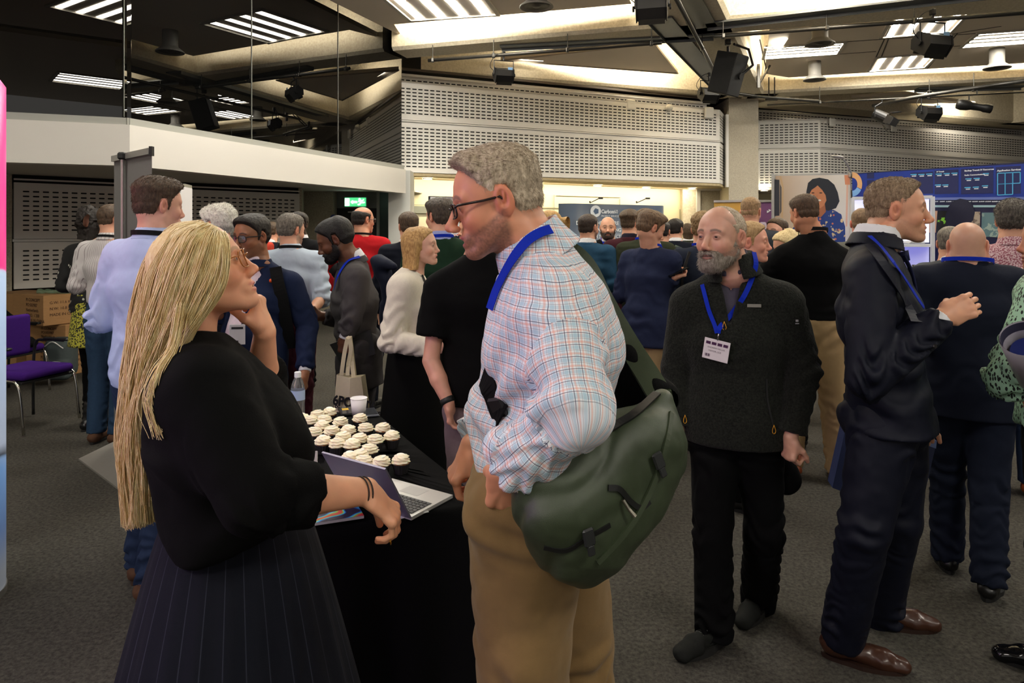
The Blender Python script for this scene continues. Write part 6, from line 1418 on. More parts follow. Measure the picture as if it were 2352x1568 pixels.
    raft('ceiling_raft_1', [onF(905)[:2]*1.0+np.array([.12, 0]), r1a, r1b, r1b+V3(-.4, -1.3, 0), V3(-1.0, 1.6, 0), V3(-6.2, 1.0, 0), f1+V3(-1.3, -1.1, 0), f1+V3(.02, -.02, 0)])
    T1 = [PZ(1150, 138, ZR), PZ(1504, 99, ZR), PZ(1557, 168, ZR)]; raft('ceiling_raft_2', T1)
    mb = MB(); 
    for i in range(3): mb.tube([T1[i]-V3(0, 0, .005), T1[(i+1) % 3]-V3(0, 0, .005)], .016, 4)
    tag(mb.build('trim_24', plain('raft edge trim', (170, 160, 146), .7)), kind='structure')
    T2 = [PZ(1690, 64, ZR)+V3(.3, 0, 0), PZ(1755, 169, ZR), PZ(1811, 178, ZR), PZ(2352, 145, ZR)]; T2.append(T2[-1]+(T2[-1]-T2[-2])*1.2); T2.append(z3(R1b)+dR*8.4+V3(.3, 1.3, 0)); T2.append(z3(PZ(1700, 70, ZR))+V3(.5, .1, 0))
    raft('ceiling_raft_3', [T2[6], T2[1], T2[2], T2[3], T2[4], T2[5]])
    raft('ceiling_raft_4', [PZ(1850, 228, ZR)+V3(0, .3, 0), PZ(2080, 216, ZR), PZ(2240, 240, ZR)])
    raft('ceiling_raft_5', [z3(R1b)+V3(-1.6, -1.0, 0), V3(7.5, 6.6, 0), V3(12, 5.0, 0), V3(12, -5, 0), V3(1.2, -5, 0), V3(1.3, 5.0, 0)])
    raft('ceiling_raft_6', [V3(-8.8, .4, 0), V3(-1.2, 1.0, 0), V3(.2, -1, 0), V3(.2, -5.5, 0), V3(-8.8, -5.5, 0)])
    # seams and recessed bays of the big raft
    mb = MB(); sm = plain('raft seam', (84, 78, 70), .8)
    def seam(a, b, w=.02): a = PZ(*a, ZR)-V3(0, 0, .004); b = PZ(*b, ZR)-V3(0, 0, .004); mb.ribbon([a, b], np.cross(nrm(b-a), (0, 0, 1)), w, .004)
    for s in (((1745, 90), (1762, 168)), ((1997, 164), (2045, 60)), ((2012, 162), (2052, 60)), ((2130, 157), (2200, 75)), ((1920, 97), (2025, 90)), ((1925, 124), (2012, 118)), ((2020, 90), (2352, 70)), ((2190, 106), (2270, 100)), ((1930, 97), (1925, 124)), ((2185, 78), (2300, 60))): seam(*s)
    tag(mb.build('trim_25', sm), kind='structure')
    # steel channels fixed under the beams
    def strip(lb, a, b, w, z=ZB-.03, h=.025, m=0):
        mb = MB(); a = PZ(*a, z); b = PZ(*b, z); d = nrm(b-a); s = np.cross(d, (0, 0, 1)); mb.prism([a-s*w/2, a+s*w/2, b+s*w/2, b-s*w/2], V3(0, 0, h), m); mb.prism([a-s*w/2, a-s*w/2+V3(0, 0, -.04), b-s*w/2+V3(0, 0, -.04), b-s*w/2], s*.006, m); tag(mb.build('steel_channel', STEEL), lb, 'channel', 'steel channels under the beams')
    for q in (('broad steel channel along the left of the diagonal beam', (1515, 45), (1655, 200), .34), ('short steel channel at the top meeting the long right-hand one', (1565, -30), (1622, 64), .30), ('long bright steel channel across the top right', (1622, 60), (2400, -28), .22), ('thin steel channel above the left lighting bar', (1150, 110), (1640, 84), .16), ('steel channel above the far spotlights at the right edge', (2105, 206), (2352, 200), .2)): strip(*q)
    return dict(CONC=CONC, STEEL=STEEL, f1=f1, f2=f2, dF=dF, RAFT=RAFT)
def troffer(c, yaw, label, L=1.20, W=.62, n=4, group='fluorescent ceiling lights', e=34):
    c = np.asarray(c, float); t = empty('ceiling_light', c, label, 'light', group); T = (rotz(yaw), c); mb = MB(T)
    for s in (1, -1): mb.box((0, s*W/2, .0), (L+.06, .05, .03)); mb.box((s*L/2, 0, .0), (.05, W, .03))
    mb.build('frame', plain('light frame', (196, 190, 178), .6), t)
    mb = MB(T); mb.box((0, 0, .03), (L, W, .02)); mb.build('backing', plain('light tray', (104, 92, 70), .8), t)
    for i in range(n):
        mb = MB(T); mb.box((0, (i-(n-1)/2)*W/n, .008), (L-.04, W/n*.34, .005)); mb.build('tube', emit('fluorescent tube %g' % e, (255, 250, 238), e), t)
    return t
def ceiling_things(R):
    z = ZR-.012
    def at(px, py): return PZ(px, py, z)
    a, b = at(1020, -12), at(1085, 22); u = at(1115, 25)-at(985, 36)
    troffer(at(1012, 10), math.radians(78), 'fluorescent ceiling light at the top centre, ends cut by the frame', 1.25, 1.35)
    troffer(at(1843, 117), math.radians(-17), 'four-tube ceiling light beside the nearer round vents, right of the speaker', 1.25, .80)
    troffer(at(2071, 144), math.radians(70), 'four-tube ceiling light right of the vents with its tubes pointing at the viewer', 1.15, 1.0)
    troffer(at(2122, 55), math.radians(70), 'ceiling light partly hidden by the steel beam at the upper right', 1.25, 1.0)
    troffer(at(2335, 86), math.radians(-17), 'four-tube ceiling light cut by the right edge of the picture', 1.35, .9)
    W_ = ('over the left tables', 'left of the glass wall', 'ahead of the camera', 'above the man in the dark suit', 'over the right edge group', 'just behind the camera on the right', 'behind the camera on the left', 'far right over the display wall', 'furthest left behind the camera')
    for i, (x, y, ya, e) in enumerate(((-3.2, 3.2, 1.3, 34), (-2.6, 7.0, 1.3, 34), (-.3, 6.2, 1.3, 34), (3.8, 4.4, -.3, 34), (5.6, 2.0, 1.2, 26), (2.6, -1.5, 0, 48), (-2.5, -2.5, 0, 48), (8.8, 5.0, 0, 50), (-5.2, -.5, 0, 40))):
        troffer((x, y, z), ya, 'fluorescent ceiling light overhead, '+W_[i], 1.3, 1.1, e=e)
    # round air diffusers
    MET = plain('spun aluminium', (150, 146, 138), .6, .25)
    for (px, py, zc, r), lb in zip(((1232, 14, 4.42, .21), (1883, 100, 4.38, .21), (1871, 182, 4.42, .20), (2290, 155, 4.42, .21)),
            ('round air vent at the top beside the central ceiling light', 'nearer of two round air vents left of centre in the right ceiling bay', 'round air vent furthest from the camera, beside the bright cove', 'round air vent at the far right under the long cove')):
        c = PZ(px, py, zc); t = empty('air_vent', c, lb, 'vent', 'round ceiling air vents'); mb = MB(); mb.lathe(c, [(r*.55, ZR-zc), (r*.55, .10), (r*.58, .07)], 28); mb.build('duct', MET, t, smooth=True)
        mb = MB(); mb.lathe(c, [(r*.58, .07), (r*1.0, .0), (r*1.02, -.015), (r*.98, -.02), (r*.8, .015)], 32); mb.build('skirt', MET, t, smooth=True)
        mb = MB(); mb.lathe(c, [(r*.8, .015), (r*.72, -.005), (r*.6, .01), (r*.5, -.005), (r*.36, .01), (r*.22, -.012), (.001, -.015)], 28); mb.build('louvres', plain('vent louvre', (92, 88, 82), .5, .4), t, smooth=True)
    # pipes
    ST = plain('dull steel tube', (84, 82, 78), .4, .8)
    def pipe(lb, pts, r=.025, hangers=()):
        t = empty('lighting_bar', pts[0]*1.0, lb, 'pipe'); mb = MB(); mb.tube(pts, r, 12); mb.build('tube', ST, t, smooth=True)
        for h in hangers: mb = MB(); p = pts[0]*(1-h)+pts[-1]*h; mb.cyl(p, V3(p[0], p[1], ZB+.02), .007, n=8); mb.box(p, (.05, .07, .07), bev=.01); mb.build('hanger', ST, t)
        return t
    zp = 4.28
    pipe('steel lighting bar hanging under the ceiling left of centre', [PZ(984, 139, zp), PZ(1520, 98, zp)], .028, (.02, .3, .62, .96))
    pipe('steel lighting bar running along the diagonal concrete beam', [PZ(1545, -20, zp), PZ(1662, 205, zp)], .03, (.45, .9))
    pipe('long steel lighting bar across the upper right ceiling', [PZ(1640, 84, zp), PZ(2420, 24, zp)], .028, (.03, .36, .62))
    pipe('scaffold tube running left of the far lighting bars under the beam', [PZ(1690, 214, 4.3), PZ(1745, 222, 4.3), PZ(1880, 232, 4.2)], .03)
    pipe('thin dark bar between the scaffold tube and the right edge', [PZ(1762, 241, 4.2), PZ(2420, 208, 4.2)], .018, (.2,))
    pipe('cranked truss bar carrying the far spotlights', [PZ(2005, 243, 4.15), PZ(2090, 225, 4.15), PZ(2210, 206, 4.2), PZ(2420, 176, 4.25)], .035, (.35, .6))
    mb = MB()
    for x in (1766, 1779): p = PZ(x, 178, 4.6); q = PZ(x, 226, 4.3); mb.cyl(p, q, .012, n=8); mb.cyl(q-V3(.06, 0, 0), q+V3(.06, 0, 0), .045, n=12)
    tag(mb.build('pipe_hanger', ST), 'pair of threaded rods clamping the scaffold tube by the column', 'hanger')
    mb = MB(); p = PZ(1742, 150, 4.74); mb.box(p-V3(0, 0, .2), (.05, .05, .45)); mb.tube([p-V3(0, 0, .38), p+V3(.22, 0, 0)], .02, 6); tag(mb.build('bracket', ST), 'white angle bracket at the corner of the right ceiling raft', 'bracket')
    # floodlights
    BK = plain('black lamp housing', (24, 23, 23), .42); 
    def flood(px, py, zl, s, yaw, lb, tilt=.45, zbar=4.28):
        c = PZ(px, py, zl); t = empty('floodlight', c, lb, 'stage light', 'black floodlights on the lighting bars'); R = rotz(yaw) @ np.array([[1, 0, 0], [0, math.cos(tilt), -math.sin(tilt)], [0, math.sin(tilt), math.cos(tilt)]]); mb = MB((R*s, c))
        prof = [(-.10, -.13), (.12, -.10), (.16, .0), (.10, .11), (-.08, .12), (-.14, .02)]
        mb.prism([V3(-.16, y, q) for y, q in prof], V3(.32, 0, 0)); mb.build('housing', BK, t)
        mb = MB((R*s, c)); mb.box((0, 0, -.125), (.29, .20, .02)); mb.box((0, .10, -.13), (.30, .012, .05)); mb.box((0, -.10, -.14), (.30, .012, .06)); mb.build('reflector', plain('lamp aperture', (52, 50, 46), .25, .5), t)
        for k in (1, -1): mb = MB((R*s, c)); mb.prism([V3(k*.165, y*1.1, q*1.1) for y, q in prof], V3(k*.012, 0, 0)); mb.build('side_plate', BK, t)
        mb = MB((rotz(yaw)*s, c)); mb.tube([(-.19, 0, 0), (-.19, 0, .27), (.19, 0, .27), (.19, 0, 0)], .011, 6); mb.cyl((0, 0, .27), (0, 0, .38), .018, n=8); mb.box((0, 0, .40), (.06, .07, .08), bev=.01); mb.build('yoke', BK, t)
        mb = MB((rotz(yaw)*s, c)); mb.cyl((-.20, 0, 0), (-.22, 0, 0), .035, n=12); mb.cyl((.20, 0, 0), (.22, 0, 0), .035, n=12); mb.build('knob', BK, t)
        mb = MB((rotz(yaw)*s, c)); mb.tube(catmull([(-.16, .05, .05), (-.26, .04, .18), (-.16, 0, .36), (.02, 0, .44)], 5), .006, 5); mb.build('cable', BLACKM, t, smooth=True)
        mb = MB((rotz(yaw)*s, c)); mb.box((.10, -.115, .10), (.09, .006, .05)); mb.build('sticker', plain('pale blue sticker', (120, 160, 200), .5), t); return t
    flood(1157, 172, 3.98, .80, .25, 'floodlight with a blue sticker hanging from the bar left of centre'); flood(1497, 18, 4.05, .95, -.25, 'floodlight cut by the top edge above the diagonal beam')
    flood(1628, 216, 4.0, .85, .25, 'floodlight close to the lower end of the diagonal bar, left of the speaker'); flood(2142, 100, 3.98, 1.0, .25, 'large floodlight on the long bar at the upper right')
    flood(2135, 258, 3.86, .95, .2, 'floodlight on the cranked bar between the two spotlights')
    # speaker
    c = PZ(1672, 170, 3.98); t = empty('loudspeaker', c, 'black loudspeaker cabinet hanging from the ceiling above the concrete column', 'speaker'); R = rotz(.75) @ np.array([[1, 0, 0], [0, math.cos(.30), -math.sin(.30)], [0, math.sin(.30), math.cos(.30)]]); mb = MB((R, c)); mb.box((0, 0, 0), (.34, .36, .62), bev=.012); mb.build('cabinet', plain('speaker paint', (20, 20, 21), .6), t)
    mb = MB((R, c)); mb.box((-.175, 0, 0), (.012, .33, .59), bev=.004); mb.build('grille', plain('speaker grille', (12, 12, 12), .8), t)
    mb = MB((R, c)); mb.tube([(.02, -.20, .0), (.22, -.24, .20), (.22, -.1, .42), (0, 0, .44), (-.05, 0, .44)], .020, 6); mb.cyl((.02, -.19, 0), (.02, -.22, 0), .05, n=12); mb.build('bracket', BK, t); mb = MB(); mb.cyl(c+V3(0, 0, .42), V3(c[0], c[1], 4.27), .02, n=8); mb.box(c+V3(0, 0, .50), (.08, .08, .12), bev=.01); mb.build('clamp', BK, t)
    # fresnel with barn doors, profile spot
    c = PZ(2026, 268, 3.84); t = empty('spotlight', c, 'small fresnel spotlight with open barn doors on the cranked bar', 'stage light'); R = frame((.55, -.5, -.45)); mb = MB((R, c)); mb.cyl((-.16, 0, 0), (.10, 0, 0), .10, .11, 16); mb.build('housing', BK, t)
    mb = MB((R, c))
    for y, zz in ((.13, 0), (-.13, 0), (0, .13), (0, -.13)): mb.add([V3(.10, y-(.09 if zz else 0), zz-(.09 if y else 0)), V3(.10, y+(.09 if zz else 0), zz+(.09 if y else 0)), V3(.25, y*1.7+(.07 if zz else 0), zz*1.7+(.07 if y else 0)), V3(.25, y*1.7-(.07 if zz else 0), zz*1.7-(.07 if y else 0)), V3(.11, y-(.09 if zz else 0), zz-(.09 if y else 0)), V3(.11, y+(.09 if zz else 0), zz+(.09 if y else 0)), V3(.26, y*1.7+(.07 if zz else 0), zz*1.7+(.07 if y else 0)), V3(.26, y*1.7-(.07 if zz else 0), zz*1.7-(.07 if y else 0))], [(0, 1, 2, 3), (4, 7, 6, 5), (0, 4, 5, 1), (1, 5, 6, 2), (2, 6, 7, 3), (3, 7, 4, 0)])
    mb.build('barn_door', BK, t); mb = MB(); mb.tube([c+V3(-.14, 0, 0), c+V3(-.14, 0, .2), c+V3(.0, 0, .28), c+V3(0, 0, .33)], .012, 6); mb.build('yoke', BK, t)
    c = PZ(2238, 244, 3.95); t = empty('spotlight', c, 'long black profile spotlight pointing right on the cranked bar', 'stage light'); mb = MB((frame((.93, -.3, -.22)), c)); mb.lathe((0, 0, 0), [(.001, -.30), (.09, -.29), (.11, -.22), (.10, -.12), (.075, -.05), (.07, .12), (.085, .16), (.088, .28), (.07, .29), (.001, .28)], 18, R=np.array([[0, 0, 1], [0, 1, 0], [-1, 0, 0.]])); mb.build('housing', BK, t, smooth=True); mb = MB(); mb.tube([c+V3(-.1, 0, 0), c+V3(-.1, 0, .2), c+V3(.05, 0, .22), c+V3(.05, 0, .30)], .012, 6); mb.build('yoke', BK, t)
    # wireless access points and detector on the slotted wall
    WP = plain('white plastic', (232, 230, 222), .45)
    for (px, py, d, s), lb in zip(((1449, 241, 14.0, .21), (1629, 259, 14.7, .23), (1912, 281, 16.1, .19), (2053, 293, 16.9, .20)), ('white square wireless box on the slotted wall, left of the round detector', 'white square wireless box near the corner beside the column', 'white square wireless box just right of the column on the far slotted wall', 'white square wireless box furthest right on the slotted wall')):
        mb = MB((rotz(.4), P(px, py, d))); mb.box((0, 0, 0), (s, .05, s*1.05), bev=.02); o = mb.build('wireless_box', WP, None, P(px, py, d)); tag(o, lb, 'wireless box', 'white wireless boxes')
    c = P(1537, 247, 14.3); mb = MB(); mb.lathe(c, [(.07, .03), (.075, .0), (.05, -.05), (.001, -.06)], 20, R=np.array([[1, 0, 0], [0, 0, 1], [0, -1, 0.]])); o = mb.build('detector', WP, None, c, smooth=True); tag(o, 'round white detector between two wireless boxes on the slotted wall', 'detector')
    # recessed downlights under the slotted wall
    DL = emit('downlight lens', (255, 240, 205), 10)
    for k, (px, py) in enumerate(((983, 410), (1236, 422), (1374, 426), (1485, 431), (1590, 433), (1755, 437))):
        c = PZ(px, py, 2.545); t = empty('downlight', c, 'small recessed downlight under the slotted wall, %s' % ('furthest left', 'behind the head of the man with glasses', 'third from the left', 'above the blue display stand', 'nearest the column', 'right of the column')[k], 'light', 'recessed downlights'); mb = MB(); mb.lathe(c, [(.10, .0), (.10, -.012), (.075, -.012), (.075, .0)], 20); mb.build('rim', WP, t); mb = MB(); mb.lathe(c, [(.001, -.006), (.075, -.006)], 20, cap=True); mb.build('lens', DL, t)
    # exit sign
    c = P(817, 464, 12.35); t = empty('exit_sign', c, 'green lit running-man exit sign hanging above the black door', 'sign'); mb = MB(); mb.box(c, (.40, .05, .18), bev=.008); mb.build('case', plain('sign case', (120, 150, 140), .5), t)
    mb = MB(); mb.box(c-V3(0, .028, 0), (.375, .006, .155)); mb.build('panel', emit('exit green', (20, 150, 84), 1.6), t)
    WE = emit('exit white', (235, 255, 245), 3.0); mb = MB(); y = -.034; mb.box(c+V3(-.145, y, 0), (.075, .004, .125)); mb.build('door_symbol', WE, t)
    mb = MB(); mb.prism([c+V3(-.08, y, .0), c+V3(-.045, y, .03), c+V3(-.045, y, .012), c+V3(.03, y, .012), c+V3(.03, y, -.012), c+V3(-.045, y, -.012), c+V3(-.045, y, -.03)], (0, -.003, 0)); mb.build('arrow', WE, t)
    mb = MB(); mb.cyl(c+V3(.075, y, .052), c+V3(.075, y-.003, .052), .013, n=12)
    for p, q, w in (((.08, .036), (.10, -.005), .024), ((.10, -.005), (.14, -.01), .014), ((.10, -.01), (.075, -.04), .014), ((.075, -.04), (.045, -.045), .012), ((.08, .03), (.12, .02), .010), ((.12, .02), (.15, .045), .009), ((.08, .03), (.055, .01), .010), ((.14, -.01), (.165, -.005), .012)):
        a = c+V3(p[0], y, p[1]); b = c+V3(q[0], y, q[1]); s = np.cross(nrm(b-a), (0, 1, 0))*w/2; mb.prism([a-s, b-s, b+s, a+s], (0, -.003, 0))
    mb.build('running_figure', WE, t)
def lights(R):
    def area(nm, loc, to, sx, sy, e, c=(1, 1, 1), spread=PI):
        l = bpy.data.lights.new(nm, 'AREA'); l.shape = 'RECTANGLE'; l.size = sx; l.size_y = sy; l.energy = e; l.color = c; l.spread = spread
        o = bpy.data.objects.new(nm, l); COL.objects.link(o); o.location = Vector(loc); return o
    def cove(a, b, n, e, z=4.86, c=(1, .91, .74), tilt=.1):
        """lamp strip lying on a raft edge from a to b, shining sideways along n"""
        a = np.asarray(a, float); b = np.asarray(b, float); m = (a+b)/2; L = np.linalg.norm((b-a)[:2]); d = nrm((b-a)*np.array([1, 1, 0])); n = nrm(np.asarray(n)*np.array([1, 1, 0]))
        m = V3(m[0], m[1], z); o = area('cove_lamp', m, None, L, .10, e*L, c); zz = -nrm(n+V3(0, 0, tilt)); x = d; y = np.cross(zz, x); o.matrix_world = Matrix(((x[0], y[0], zz[0], m[0]), (x[1], y[1], zz[1], m[1]), (x[2], y[2], zz[2], m[2]), (0, 0, 0, 1)))
    r1a, r1b = PZ(915, 56, ZR), PZ(1450, 9, ZR); nb = V3(.3, 1, 0); cove(r1a-V3(0, .15, 0), r1b-V3(0, .15, 0), nb, 26)
    t1, t2, t3 = PZ(1150, 138, ZR), PZ(1504, 99, ZR), PZ(1557, 168, ZR); cove(t1*.9+t3*.1-V3(0, .1, 0), t3-V3(.1, .2, 0), V3(-.4, 1, 0), 23); cove(t2-V3(.15, 0, 0), t3-V3(.25, .1, 0), V3(1, -.3, 0), 23)
    a, b, c = PZ(1755, 169, ZR), PZ(1811, 178, ZR), PZ(2352, 145, ZR); cove(b+V3(.1, -.2, 0), c+(c-b)*.8-V3(0, .2, 0), V3(.3, 1, 0), 25); cove(PZ(1720, 90, ZR)+V3(.5, 0, 0), a+V3(.2, 0, 0), V3(-1, .1, 0), 26)
    cove(PZ(1850, 228, ZR)+V3(0, .2, 0), PZ(2240, 240, ZR), V3(0, 1, 0), 30)
    cove(V3(1.5, 5.0, 0), V3(4.2, 8.0, 0), V3(-1, 0.6, 0), 30); cove(PZ(1750, 10, ZR)+V3(0, -.9, 0), PZ(2300, -30, ZR)+V3(0, -.9, 0), V3(.3, 1, 0), 20); 
    # wall washers of the recess below the slotted wall
    c0, c1 = XY(930, 12.75), XY(1568, 16.2); d = nrm(c1-c0); n = V3(d[1], -d[0], 0); m = (c0+c1)/2+n*.35
    o = area('recess_lamp', m, None, np.linalg.norm(c1-c0), .10, 40, (1, .88, .66)); zz = nrm(n*.72+V3(0, 0, .7)); x = d; y = np.cross(zz, x); mm = V3(m[0], m[1], 2.53); o.matrix_world = Matrix(((x[0], y[0], zz[0], mm[0]), (x[1], y[1], zz[1], mm[1]), (x[2], y[2], zz[2], mm[2]), (0, 0, 0, 1)))
    # pink-violet glow of the lit display by the left of the camera
    m = V3(-2.3, .9, 1.75); o = area('display_glow', m, None, .7, 1.4, 9, (.80, .42, 1)); zz = -nrm(V3(1, .22, -.02)); x = nrm(np.cross((0, 0, 1), zz)); y = np.cross(zz, x); o.matrix_world = Matrix(((x[0], y[0], zz[0], m[0]), (x[1], y[1], zz[1], m[1]), (x[2], y[2], zz[2], m[2]), (0, 0, 0, 1)))
    w = bpy.data.worlds.new('world'); sc.world = w; w.use_nodes = True; w.node_tree.nodes['Background'].inputs[0].default_value = (.9, .85, .78, 1); w.node_tree.nodes['Background'].inputs[1].default_value = .35
def camera():
    cam = bpy.data.cameras.new('camera'); co = bpy.data.objects.new('camera', cam); COL.objects.link(co); co.location = (0, 0, EYE); co.rotation_euler = (PI/2, 0, 0)
    cam.lens = FPX/2352*36; cam.sensor_width = 36; cam.shift_y = -(784-HY)/2352; cam.clip_start = .05; cam.clip_end = 100; sc.camera = co
    vs = sc.view_settings; vs.view_transform = 'Standard'; vs.look = 'None'; vs.exposure = 0.70; vs.gamma = 1
    sc.cycles.max_bounces = 5; sc.cycles.diffuse_bounces = 3; sc.cycles.glossy_bounces = 2; sc.cycles.use_adaptive_sampling = True; sc.cycles.adaptive_threshold = .045; sc.cycles.transparent_max_bounces = 8; sc.cycles.sample_clamp_indirect = 6
    return cam
# ------------------------------------------------------------------ table and what stands on it
TZ = .74
def on_t(px, py, z=TZ): return PZ(px, py, z)
def table():
    bc = cloth('black table cloth', (12, 12, 13), .95, 420, .5, .1)
    FL, FR = PZ(655, 956, TZ), PZ(856, 938, TZ); NR = V3(-.075, 2.20, TZ); NL = NR+(FL-FR)*1.0; NL = V3(-.70, 1.98, TZ)
    FL = FR+(NL-NR)*1.02
    t = empty('table', (FR+NL)/2*V3(1, 1, 0), 'trestle table under a floor-length black cloth behind the blonde woman', 'table')
    # draped cloth: top with rounded edge and folds hanging to the floor
    C = [FL, FR, NR, NL]; cen = sum(C)/4; per = []
    for i in range(4):
        a, b = C[i], C[(i+1) % 4]; n = 40
        for k in range(n): per.append(a+(b-a)*k/n)
    per = np.array(per); m = len(per); out = per-cen; out = out/np.linalg.norm(out, axis=1)[:, None]; arc = np.arange(m)
    rings = [np.tile(cen+V3(0, 0, 0), (m, 1))*.5+per*.5, per-out*.012, per+V3(0, 0, -.012)]
    for h in (.06, .2, .38, .56, .73): 
        k = h/.73; f = np.sin(arc*.55)*.018*k+np.sin(arc*.23+1)*.02*k; rings.append(per+V3(0, 0, -h)+out*(f+.02*k)[:, None])
    mb = MB(); mb.loft(rings, cap=False); mb.F.append(tuple(range(m))); mb.M.append(0); o = mb.build('tablecloth', bc, t, smooth=True)
    mb = MB(); mb.prism([c-V3(0, 0, .03)+(cen-c)*.04 for c in C], V3(0, 0, .022)); mb.build('table_top', plain('table board', (120, 100, 80), .6), t)
    for c in C: p = c*.88+cen*.12; mb = MB(); mb.cyl(V3(p[0], p[1], 0), V3(p[0], p[1], .71), .016, n=10); mb.build('leg', plain('table leg steel', (60, 60, 62), .4, .7), t)
    return C
def cupcakes():
    case = plain('black cake case', (20, 16, 18), .75); sponge = plain('golden sponge', (170, 110, 52), .9); ic = N('cream icing'); v = ic.coord(); ic.base(ic.mix(ic.noise(v, 90, 2), S((254, 248, 226)), S((246, 226, 182)))); ic.p(Roughness=.5); ic.b.inputs['Subsurface Weight'].default_value = .15; ic.b.inputs['Subsurface Scale'].default_value = .01
    wafer = plain('white sugar disc', (252, 246, 230), .5)
    p = empty('cupcake', (0, 0, TZ+.002)); o = wloc(p); o = np.array(o); n = 36; mb = MB(); rings = []
    for z, r in ((0, .0205), (.001, .0225), (.034, .031), (.036, .0305), (.033, .028)):
        a = np.arange(n)*2*PI/n; rr = r*(1+.03*np.cos(a*18)); rings.append(o+np.stack([np.cos(a)*rr, np.sin(a)*rr, np.full(n, z)], 1))
    mb.loft(rings, cap=True); mb.build('case', case, p, smooth=False)
    mb = MB(); mb.lathe(o, [(.0285, .033), (.030, .037), (.026, .041), (.001, .042)], 24); mb.build('sponge', sponge, p, smooth=True)
    mb = MB(); rings = []; K = 40     # piped swirl: ridged cone of icing that twists as it rises
    for i in range(K+1):
        t = i/K; z = .037+.028*t; r = (.0315*(1-.28*t**1.5))*(1-.05*math.cos(t*PI*6))*(1-max(0, t-.8)*2.0); n = 48; a = np.arange(n)*2*PI/n
        rr = r*(1+.075*np.cos(7*(a+t*2.6))); rings.append(o+np.stack([np.cos(a)*rr+.002*math.cos(t*14), np.sin(a)*rr+.002*math.sin(t*14), np.full(n, z)], 1))
    mb.loft(rings); mb.build('icing', ic.m, p, smooth=True)
    mb = MB((frame((1, 0, .16)), o+V3(.001, 0, .0625))); mb.lathe((0, 0, 0), [(.001, 0), (.0150, 0), (.0158, .0012), (.0150, .0025), (.001, .0025)], 24); mb.build('sugar_disc', wafer, p, smooth=False)
    sp = [(827, 985, 'beside the white paper cup'), (693, 985, 'half hidden at the left end of the back row'), (713, 990, 'leftmost of the back row behind the blonde woman'), (729, 976, 'second from the left in the back row'), (757, 970, 'furthest back, third in the back row'), (745, 988, 'behind the front clusters at the left of the middle'), (782, 993, 'right end of the back cluster, in front of the cup'), (740, 1003, 'in the left cluster between the back and middle rows'), (722, 1018, 'at the left end of the middle row'), (762, 1015, 'second in the middle row from the left'), (800, 1014, 'in the centre of the spread, in front of the lone back cake'), (840, 1008, 'left of the two cakes at the far right corner of the spread'), (879, 1008, 'right-hand cake of the back right pair'), (900, 1028, 'outermost on the right side of the spread'), (862, 1036, 'just left of the outermost right cake'), (826, 1034, 'between the laptop lid and the back right cakes'), (742, 1040, 'front left cake behind the white card holder'), (775, 1046, 'front row behind the laptop lid, second from left'), (788, 1030, 'in the middle of the spread, ringed by others'), (809, 1048, 'front row behind the laptop lid, centre'), (849, 1060, 'third from the right in front of the laptop'), (827, 1074, 'directly above the laptop lid edge, right of centre'), (804, 1080, 'mostly hidden behind the laptop lid'), (836, 1088, 'low behind the corner of the laptop lid'), (876, 1090, 'next to last cake on the right, above the lid corner'), (921, 1086, 'nearest cake on the right, standing alone by the laptop')]
    g = 'cream-iced cupcakes on the black table'; parts = list(p.children)
    for i, (x, y, w) in enumerate(sp):
        q = PZ(x, y, TZ+.002)
        if i == 0: c = p
        else:
            c = p.copy(); COL.objects.link(c)
            for ch in parts: d = ch.copy(); COL.objects.link(d); d.parent = c
        c.location = Vector(q); c.rotation_euler.z = i*2.1; tag(c, 'cream-iced cupcake, '+w, 'cupcake', g)
